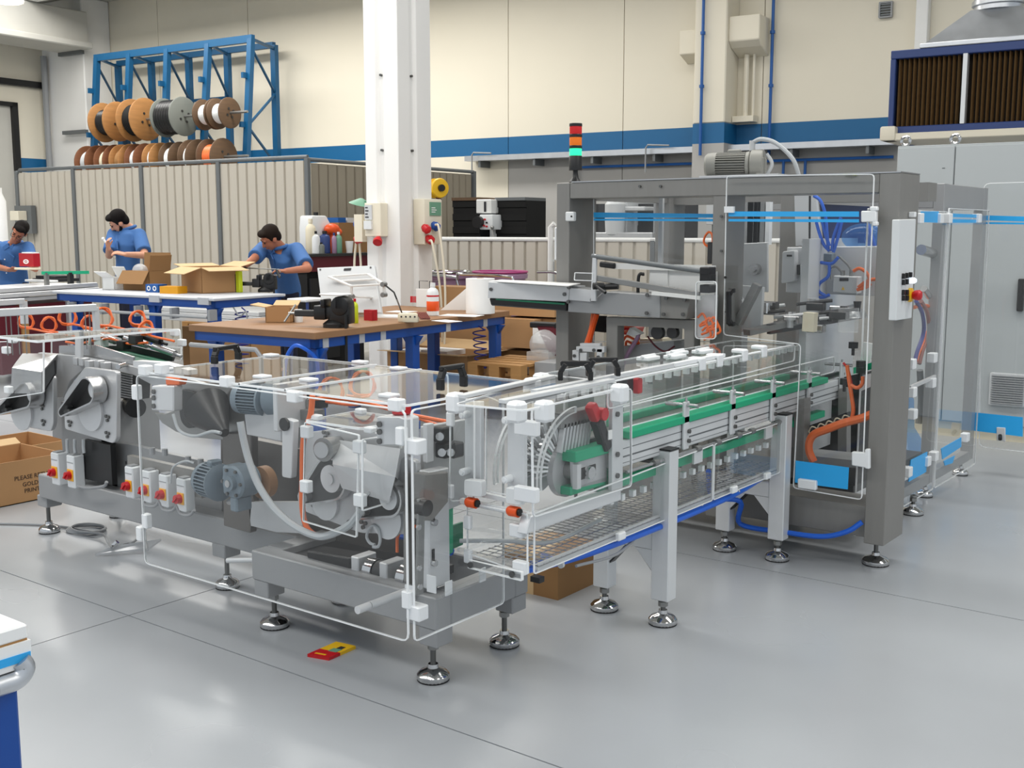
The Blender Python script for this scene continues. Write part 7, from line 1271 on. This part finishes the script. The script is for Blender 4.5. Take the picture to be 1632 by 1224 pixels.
# operator box on the side of the right post
ob_ = platex(pm_, 'operator_box', [(1434, 350), (1460, 349), (1453, 507), (1428, 511)], -1.645, .034, 'panel_gray', bev=.003, label='white operator box with buttons and red emergency stop')
for i, (px, py, m) in enumerate(((1438, 440, 'black'), (1443.5, 439, 'black'), (1449, 438, 'black'), (1438, 450, 'black'), (1443.5, 449, 'black'), (1438, 466, 'black'), (1443.5, 466, 'black'), (1438, 475, 'black'), (1443.5, 475, 'black'))): o = onx(px, py, -1.645); add('push_button', MB().box(-1.646, -1.632, o.y-.009, o.y+.009, o.z-.012, o.z+.012), m, ob_, bevel=.002)
o = onx(1450, 447, -1.645); add('lit_button', MB().lathe([(.014, 0), (.014, .02), (.008, .03), (0, .03)], (-1.645, o.y, o.z), (1, 0, 0), n=16), 'button_lit', ob_); o = onx(1449, 470, -1.645); es = add('emergency_plate', MB().lathe([(.032, 0), (.032, .012), (.014, .016), (.014, .02)], (-1.645, o.y, o.z), (1, 0, 0), n=20), 'yellow', ob_); add('emergency_stop', MB().lathe([(.015, .016), (.022, .026), (.024, .045), (.018, .055), (0, .057)], (-1.645, o.y, o.z), (1, 0, 0), n=20), 'red', ob_, label='red mushroom emergency stop')
o = onx(1449, 342, -1.68); add('key_box', MB().box(-1.68, -1.65, o.y-.012, o.y+.012, o.z-.012, o.z+.012), 'white_clip', pm_, bevel=.003)
solo('blue_floor_hose', MB().tube([(-2.40, 4.7, .46), (-2.45, 4.85, .30), (-2.35, 4.95, .27), Vector(ony(1180, 835, 5.02)), Vector(ony(1250, 848, 5.02)), Vector(ony(1310, 855, 5.04)), Vector(ony(1350, 847, 5.06)), Vector(ony(1374, 832, 5.08))], .013, n=8), 'blue_hose', 'blue hose sagging between the conveyor and the portal foot', 'hose', base=(-2.2, 5, .3))

# ------------------------------------------------------------------ clear outfeed enclosure
en = thing('outfeed_enclosure', 'grey framed clear enclosure right of the portal with blue tape strips', 'enclosure', (-2.1, 6.5, 0))
EX = -1.95
def epost(px, name='enclosure_post', w_=.07): y = onx(px, 600, EX).y; add(name, MB().box(EX-w_, EX, y, y+w_, .12, 1.86), 'frame_gray', en, bevel=.003); return y
y1 = onx(1490, 600, EX).y; y2 = onx(1552, 600, EX).y
for y in (y1, y2): add('enclosure_post', MB().box(EX-.06, EX, y, y+.09, .1, 1.86), 'frame_gray', en, bevel=.003); add('enclosure_post', MB().box(EX-1.3, EX-1.24, y, y+.09, .1, 1.86), 'frame_gray', en)
add('enclosure_beam', MB().box(EX-.058, EX-.002, y1+.091, y2-.001, 1.72, 1.858), 'frame_gray', en, bevel=.003); add('enclosure_beam', MB().box(EX-1.239, EX-.061, y1+.002, y1+.06, 1.72, 1.858), 'frame_gray', en, bevel=.003); add('enclosure_beam', MB().box(EX-1.239, EX-.061, y2+.002, y2+.06, 1.72, 1.858), 'frame_gray', en); add('enclosure_beam', MB().box(EX-.058, EX-.002, 5.5, y1-.001, .1, .16), 'frame_gray', en); add('enclosure_beam', MB().box(EX-.058, EX-.002, y1+.092, y2-.001, .1, .16), 'frame_gray', en)
pnl = panel(en, [(5.38, .07), (y1, .07), (y1, 1.7), (5.38, 1.7)], 'yz', EX+.02, .008, r=.01); panel(en, [(y1+.03, .07), (y2+.06, .07), (y2+.06, 1.72), (y1+.03, 1.72)], 'yz', EX+.02, .008, r=.01)
add('reinforcing_bar', MB().obox(onx(1450, 618, EX+.02), onx(1490, 600, EX+.02), .015, .02), 'aluminium', en)
for a in ([(1468, 337), (1496, 337), (1496, 355), (1468, 354)], [(1513, 340), (1558, 342), (1558, 347), (1513, 346)], [(1513, 349), (1558, 350), (1558, 355), (1513, 355)], [(1452, 733), (1478, 720), (1476, 752), (1448, 768)], [(1500, 715), (1532, 697), (1532, 712), (1502, 732)], [(1504, 735), (1522, 726), (1518, 738), (1506, 742)]): add('blue_tape', MB().plate(XP(a, EX+.026), 'yz', EX+.024, EX+.027), 'blue_tape', en)
for px, py in ((1466, 348), (1498, 348), (1512, 348), (1559, 348), (1454, 580), (1488, 570), (1486, 610), (1448, 752), (1478, 735), (1490, 727), (1540, 697), (1455, 625), (1456, 660)): o = onx(px, py, EX+.03); add('panel_clip', MB().box(EX+.0, EX+.045, o.y-.03, o.y+.03, o.z-.028, o.z+.028), 'white_clip', en, bevel=.004)
foot(en, -2.0, 7.5, .12, .05); foot(en, -2.0, 6.75, .12, .05)
dY = y2+.10; w0 = ony(1568, 295, dY).x
op = panel(en, YP([(1568, 292), (1660, 289), (1645, 722), (1560, 712)], dY), 'xz', dY, .008, r=.04, name='open_door')
for a in ([(1566, 343), (1660, 346), (1660, 354), (1566, 351)], [(1566, 354), (1660, 355), (1660, 358), (1566, 357)], [(1551, 657), (1630, 665), (1630, 696), (1549, 686)]): add('blue_tape', MB().plate(YP(a, dY-.006), 'xz', dY-.007, dY-.004), 'blue_tape', op)
add('door_latch', MB().plate(YP([(1588, 681), (1602, 682), (1602, 704), (1588, 702)], dY-.02), 'xz', dY-.02, dY-.005), 'light_gray', op, bevel=.003); add('latch_knob', MB().cyl(ony(1594, 694, dY-.02), ony(1594, 700, dY-.05), .012, n=10), 'black', op)
for px in (1462, 1470): hose(en, [onx(px-2, 480, EX-.05), onx(px+8, 500, EX-.05), onx(px+10, 530, EX-.06), onx(px, 560, EX-.07), onx(px-5, 580, EX-.07)], .012, 'coil_blue' if px < 1465 else 'brown_red', 'cable_loop')
hose(en, [onx(1456, 490, EX-.06), onx(1470, 487, EX-.06), onx(1484, 492, EX-.06), onx(1482, 520, EX-.07), onx(1465, 560, EX-.08), onx(1460, 575, EX-.08)], .011, 'orange_hose', 'cable_loop'); hose(en, [onx(1466, 590, EX-.1), onx(1468, 640, EX-.1), onx(1464, 675, EX-.1)], .02, 'post_gray', 'drain_hose')
add('inner_panel', MB().box(EX-.4, EX-.36, 5.6, 6.3, .4, 1.55), 'light_gray', en); add('cylinder_arm', MB().cyl(onx(1468, 398, EX-.05), onx(1488, 404, EX-.05), .03, n=14), 'steel_bright', en); add('cylinder_arm', MB().cyl(onx(1472, 460, EX-.05), onx(1480, 472, EX-.05), .02, n=12), 'steel_bright', en)
bgm = MB(); o = onx(1450, 765, EX-.18); bgm.lathe([(0, 0), (.16, 0), (.18, .05), (.13, .14), (.06, .25), (.05, .42), (.02, .5)], (o.x-.05, o.y, .14), n=16); solo('blue_sack', bgm, 'blue_tint', 'translucent blue plastic sack hanging inside the clear enclosure', 'sack', base=(o.x-.05, o.y, .14))
o = ony(1376, 378, 5.95); solo('blue_sheet', MB().ball((o.x, 5.95, o.z), .12, .08, .075, 16).ball((o.x+.09, 5.97, o.z+.0), .09, .07, .08, 14), 'blue_tint', 'crumpled light blue plastic film behind the portal door', 'film', base=(o.x, 5.95, o.z-.07))

# ------------------------------------------------------------------ electrical cabinet
eb_ = thing('electrical_cabinet', 'large pale grey electrical cabinet with two doors at the right edge', 'cabinet', (-1.5, 9.2, 0), True)
ux0, ux1, ud = onv(1430, 232, 9.0).x, -0.2, onv(1523, 230, 9.0).x
add('body', MB().box(ux0, ux1, 9.02, 9.6, .12, 2.235), 'cabinet_gray', eb_, bevel=.004); add('plinth', MB().box(ux0+.02, ux1-.02, 9.06, 9.58, 0, .12), 'ivory', eb_)
add('door', MB().box(ux0+.006, ud-.004, 9.0, 9.019, .13, 2.22), 'cabinet_gray', eb_, bevel=.004); d2 = add('door', MB().box(ud+.004, -.9, 9.0, 9.019, .13, 2.22), 'cabinet_gray', eb_, bevel=.004); add('door', MB().box(-.893, ux1-.006, 9.0, 9.019, .13, 2.22), 'cabinet_gray', eb_, bevel=.004)
for px in (1443, 1522): o = onv(px, 223, 9.05); add('lifting_eye', MB().tube([(o.x+.032*cos(k*pi/6), 9.06, 2.275+.032*sin(k*pi/6)) for k in range(12)], .012, n=8, k=2, closed=True), 'chrome', eb_)
vg = [onv(1579, 593, 9.0), onv(1634, 649, 9.0)]; vf = add('vent_grille', MB().plate(rrect(vg[1].x-vg[0].x, vg[0].z-vg[1].z, .01, 2, (vg[0].x+vg[1].x)/2, (vg[0].z+vg[1].z)/2), 'xz', 8.975, 9.0), 'light_gray', eb_, bevel=.003)
for k in range(13): z = vg[1].z+.02+(vg[0].z-vg[1].z-.04)*k/12; add('louvre', MB().obox((vg[0].x+.015, 8.966, z), (vg[1].x-.015, 8.966, z), .012, .006, (0, -.6, 1)), 'cable_gray', vf)
o = onv(1627, 470, 9.0); add('door_lock', MB().box(o.x-.02, o.x+.025, 8.96, 9.0, o.z-.12, o.z+.12), 'dark_steel', eb_, bevel=.006); o = onv(1504, 268, 9.0); add('scratch_mark', MB().box(o.x-.01, o.x+.01, 8.998, 9.0, o.z-.002, o.z+.002), 'ink_dark', eb_)
# ------------------------------------------------------------------ things on the floor
t = thing('foot_plate', 'thin steel plate lying tilted on the floor beside the coiled cable', 'plate', onz(205, 882, 0)); o = onz(205, 882, 0)
pts = [onz(152, 886, .004), onz(238, 876, .02), onz(257, 862, .055), onz(180, 873, .04)]
pmh = MB(); f0 = pmh.bm.faces.new([pmh.bm.verts.new(p) for p in pts]); r_ = bmesh.ops.extrude_face_region(pmh.bm, geom=[f0]); bmesh.ops.translate(pmh.bm, vec=(0, 0, .01), verts=[v for v in r_['geom'] if isinstance(v, bmesh.types.BMVert)]); add('plate', pmh, 'machined', t, smooth=0)
o = onz(205, 874, 0); add('prop_block', MB().box(o.x-.03, o.x+.03, o.y-.01, o.y+.02, 0, .02), 'dark_steel', t); q = onz(178, 873, .04); add('connector', MB().cyl(q, q+Vector((.02, .02, .03)), .012, n=10), 'chrome', t)
c = onz(137, 846, 0); cab = [onz(-20, 834, .008), onz(60, 836, .008), onz(105, 840, .008)]
for k in range(40): a = k*2*pi/10; rr = .085+.012*sin(k*1.3); cab.append(Vector((c.x+rr*1.1*cos(a)+.006*k/10, c.y+rr*sin(a), .008+.004*(k//10))))
cab += [onz(165, 852, .03), onz(172, 865, .04), onz(178, 873, .055)]
solo('coiled_floor_cable', MB().tube(cab, .0065, n=6, k=3), 'cable_gray', 'grey cable coiled on the floor beside the steel plate', 'cable', base=c)
hose(tm, [onz(205, 868, .03), onz(220, 858, .05), onz(226, 842, .12), Vector((GX0+.02, GY, .30))], .006, 'cable_gray', 'pedal_cable')
q = [onz(490, 1047, 0), onz(524, 1053, 0), onz(567, 1034, 0), onz(536, 1027, 0)]; qm = q[0].lerp(q[3], .5); qn = q[1].lerp(q[2], .5)
t = thing('paper_packet', 'flat red and yellow packet lying on the floor', 'packet', (q[0]+q[2])/2)
def quad(name, v, z0, z1, m): b = MB(); A_ = [b.bm.verts.new((p.x, p.y, z0)) for p in v]; B_ = [b.bm.verts.new((p.x, p.y, z1)) for p in v]; b.bm.faces.new(A_[::-1]); b.bm.faces.new(B_); [b.bm.faces.new((A_[i], A_[(i+1) % 4], B_[(i+1) % 4], B_[i])) for i in range(4)]; return add(name, b, m, t, smooth=0)
L_ = lambda a, b_: (q[0].lerp(q[3], a)).lerp(q[1].lerp(q[2], a), b_)
quad('red_half', [L_(0, 0), L_(0, 1), L_(.42, 1), L_(.42, 0)], .0, .012, 'red'); quad('yellow_half', [L_(.42, 0), L_(.42, 1), L_(1, 1), L_(1, 0)], .0, .012, 'yellow'); quad('printed_logo', [L_(.38, .45), L_(.38, .85), L_(.6, .85), L_(.6, .45)], .012, .013, 'label_green'); quad('printed_text', [L_(.1, .2), L_(.1, .7), L_(.16, .7), L_(.16, .2)], .012, .013, 'yellow'); quad('printed_text', [L_(.6, .55), L_(.6, .8), L_(.78, .8), L_(.78, .55)], .012, .013, 'ink_dark')
e0 = onz(889, 957, 0)
ct_ = carton('brown carton standing on the floor under the conveyor', ((e0.x-.15), e0.y+.17, 0), .30, .34, .19, 0, (), 'cardboard_dark', False, lid=True); add('tape', MB().box(e0.x-.17, e0.x-.13, e0.y-.003, e0.y+.343, .0, .192), 'cardboard_light', ct_)
# printed cartons at the left edge
LX = -6.18; y0_, y1_ = 2.7, onx(104, 745, LX).y; zt_ = onx(30, 734, LX).z
lc = thing('printed_carton', 'open brown carton with printed lettering at the left edge', 'box', (LX-.25, 3.2, 0))
body = MB()
for a in ((LX-.006, LX, y0_, y1_), (LX-.5, LX-.494, y0_, y1_), (LX-.5, LX, y0_, y0_+.006), (LX-.5, LX, y1_-.006, y1_)): body.box(*a, 0, zt_)
body.box(LX-.5, LX, y0_, y1_, 0, .006); add('box_body', body, 'cardboard', lc, smooth=0); add('flap', MB().obox((LX-.25, y1_, zt_), (LX-.25, y1_+.05, zt_-.05), .48, .005), 'cardboard_dark', lc); add('flap', MB().obox((LX-.5, (y0_+y1_)/2, zt_), (LX-.56, (y0_+y1_)/2, zt_+.03), y1_-y0_, .005), 'cardboard_light', lc)
for i, s_ in enumerate(('PLEASE RETURN', 'GOLDEN', 'PRINTE')): q = onx((23, 36, 39)[i], (764, 773, 783)[i], LX+.002); text(s_, .036, basis((0, 1, 0), (0, 0, 1), (LX+.001, q.y, q.z)), 'ink', lc, align='LEFT')
zb_ = onx(40, 703, LX-.75).z; yb1 = onx(86, 700, LX-.75).y
carton('open brown carton behind the printed one at the left edge', (LX-.82, yb1-.35, 0), .5, .7, zb_, 0, (), 'cardboard', False, lid=False)
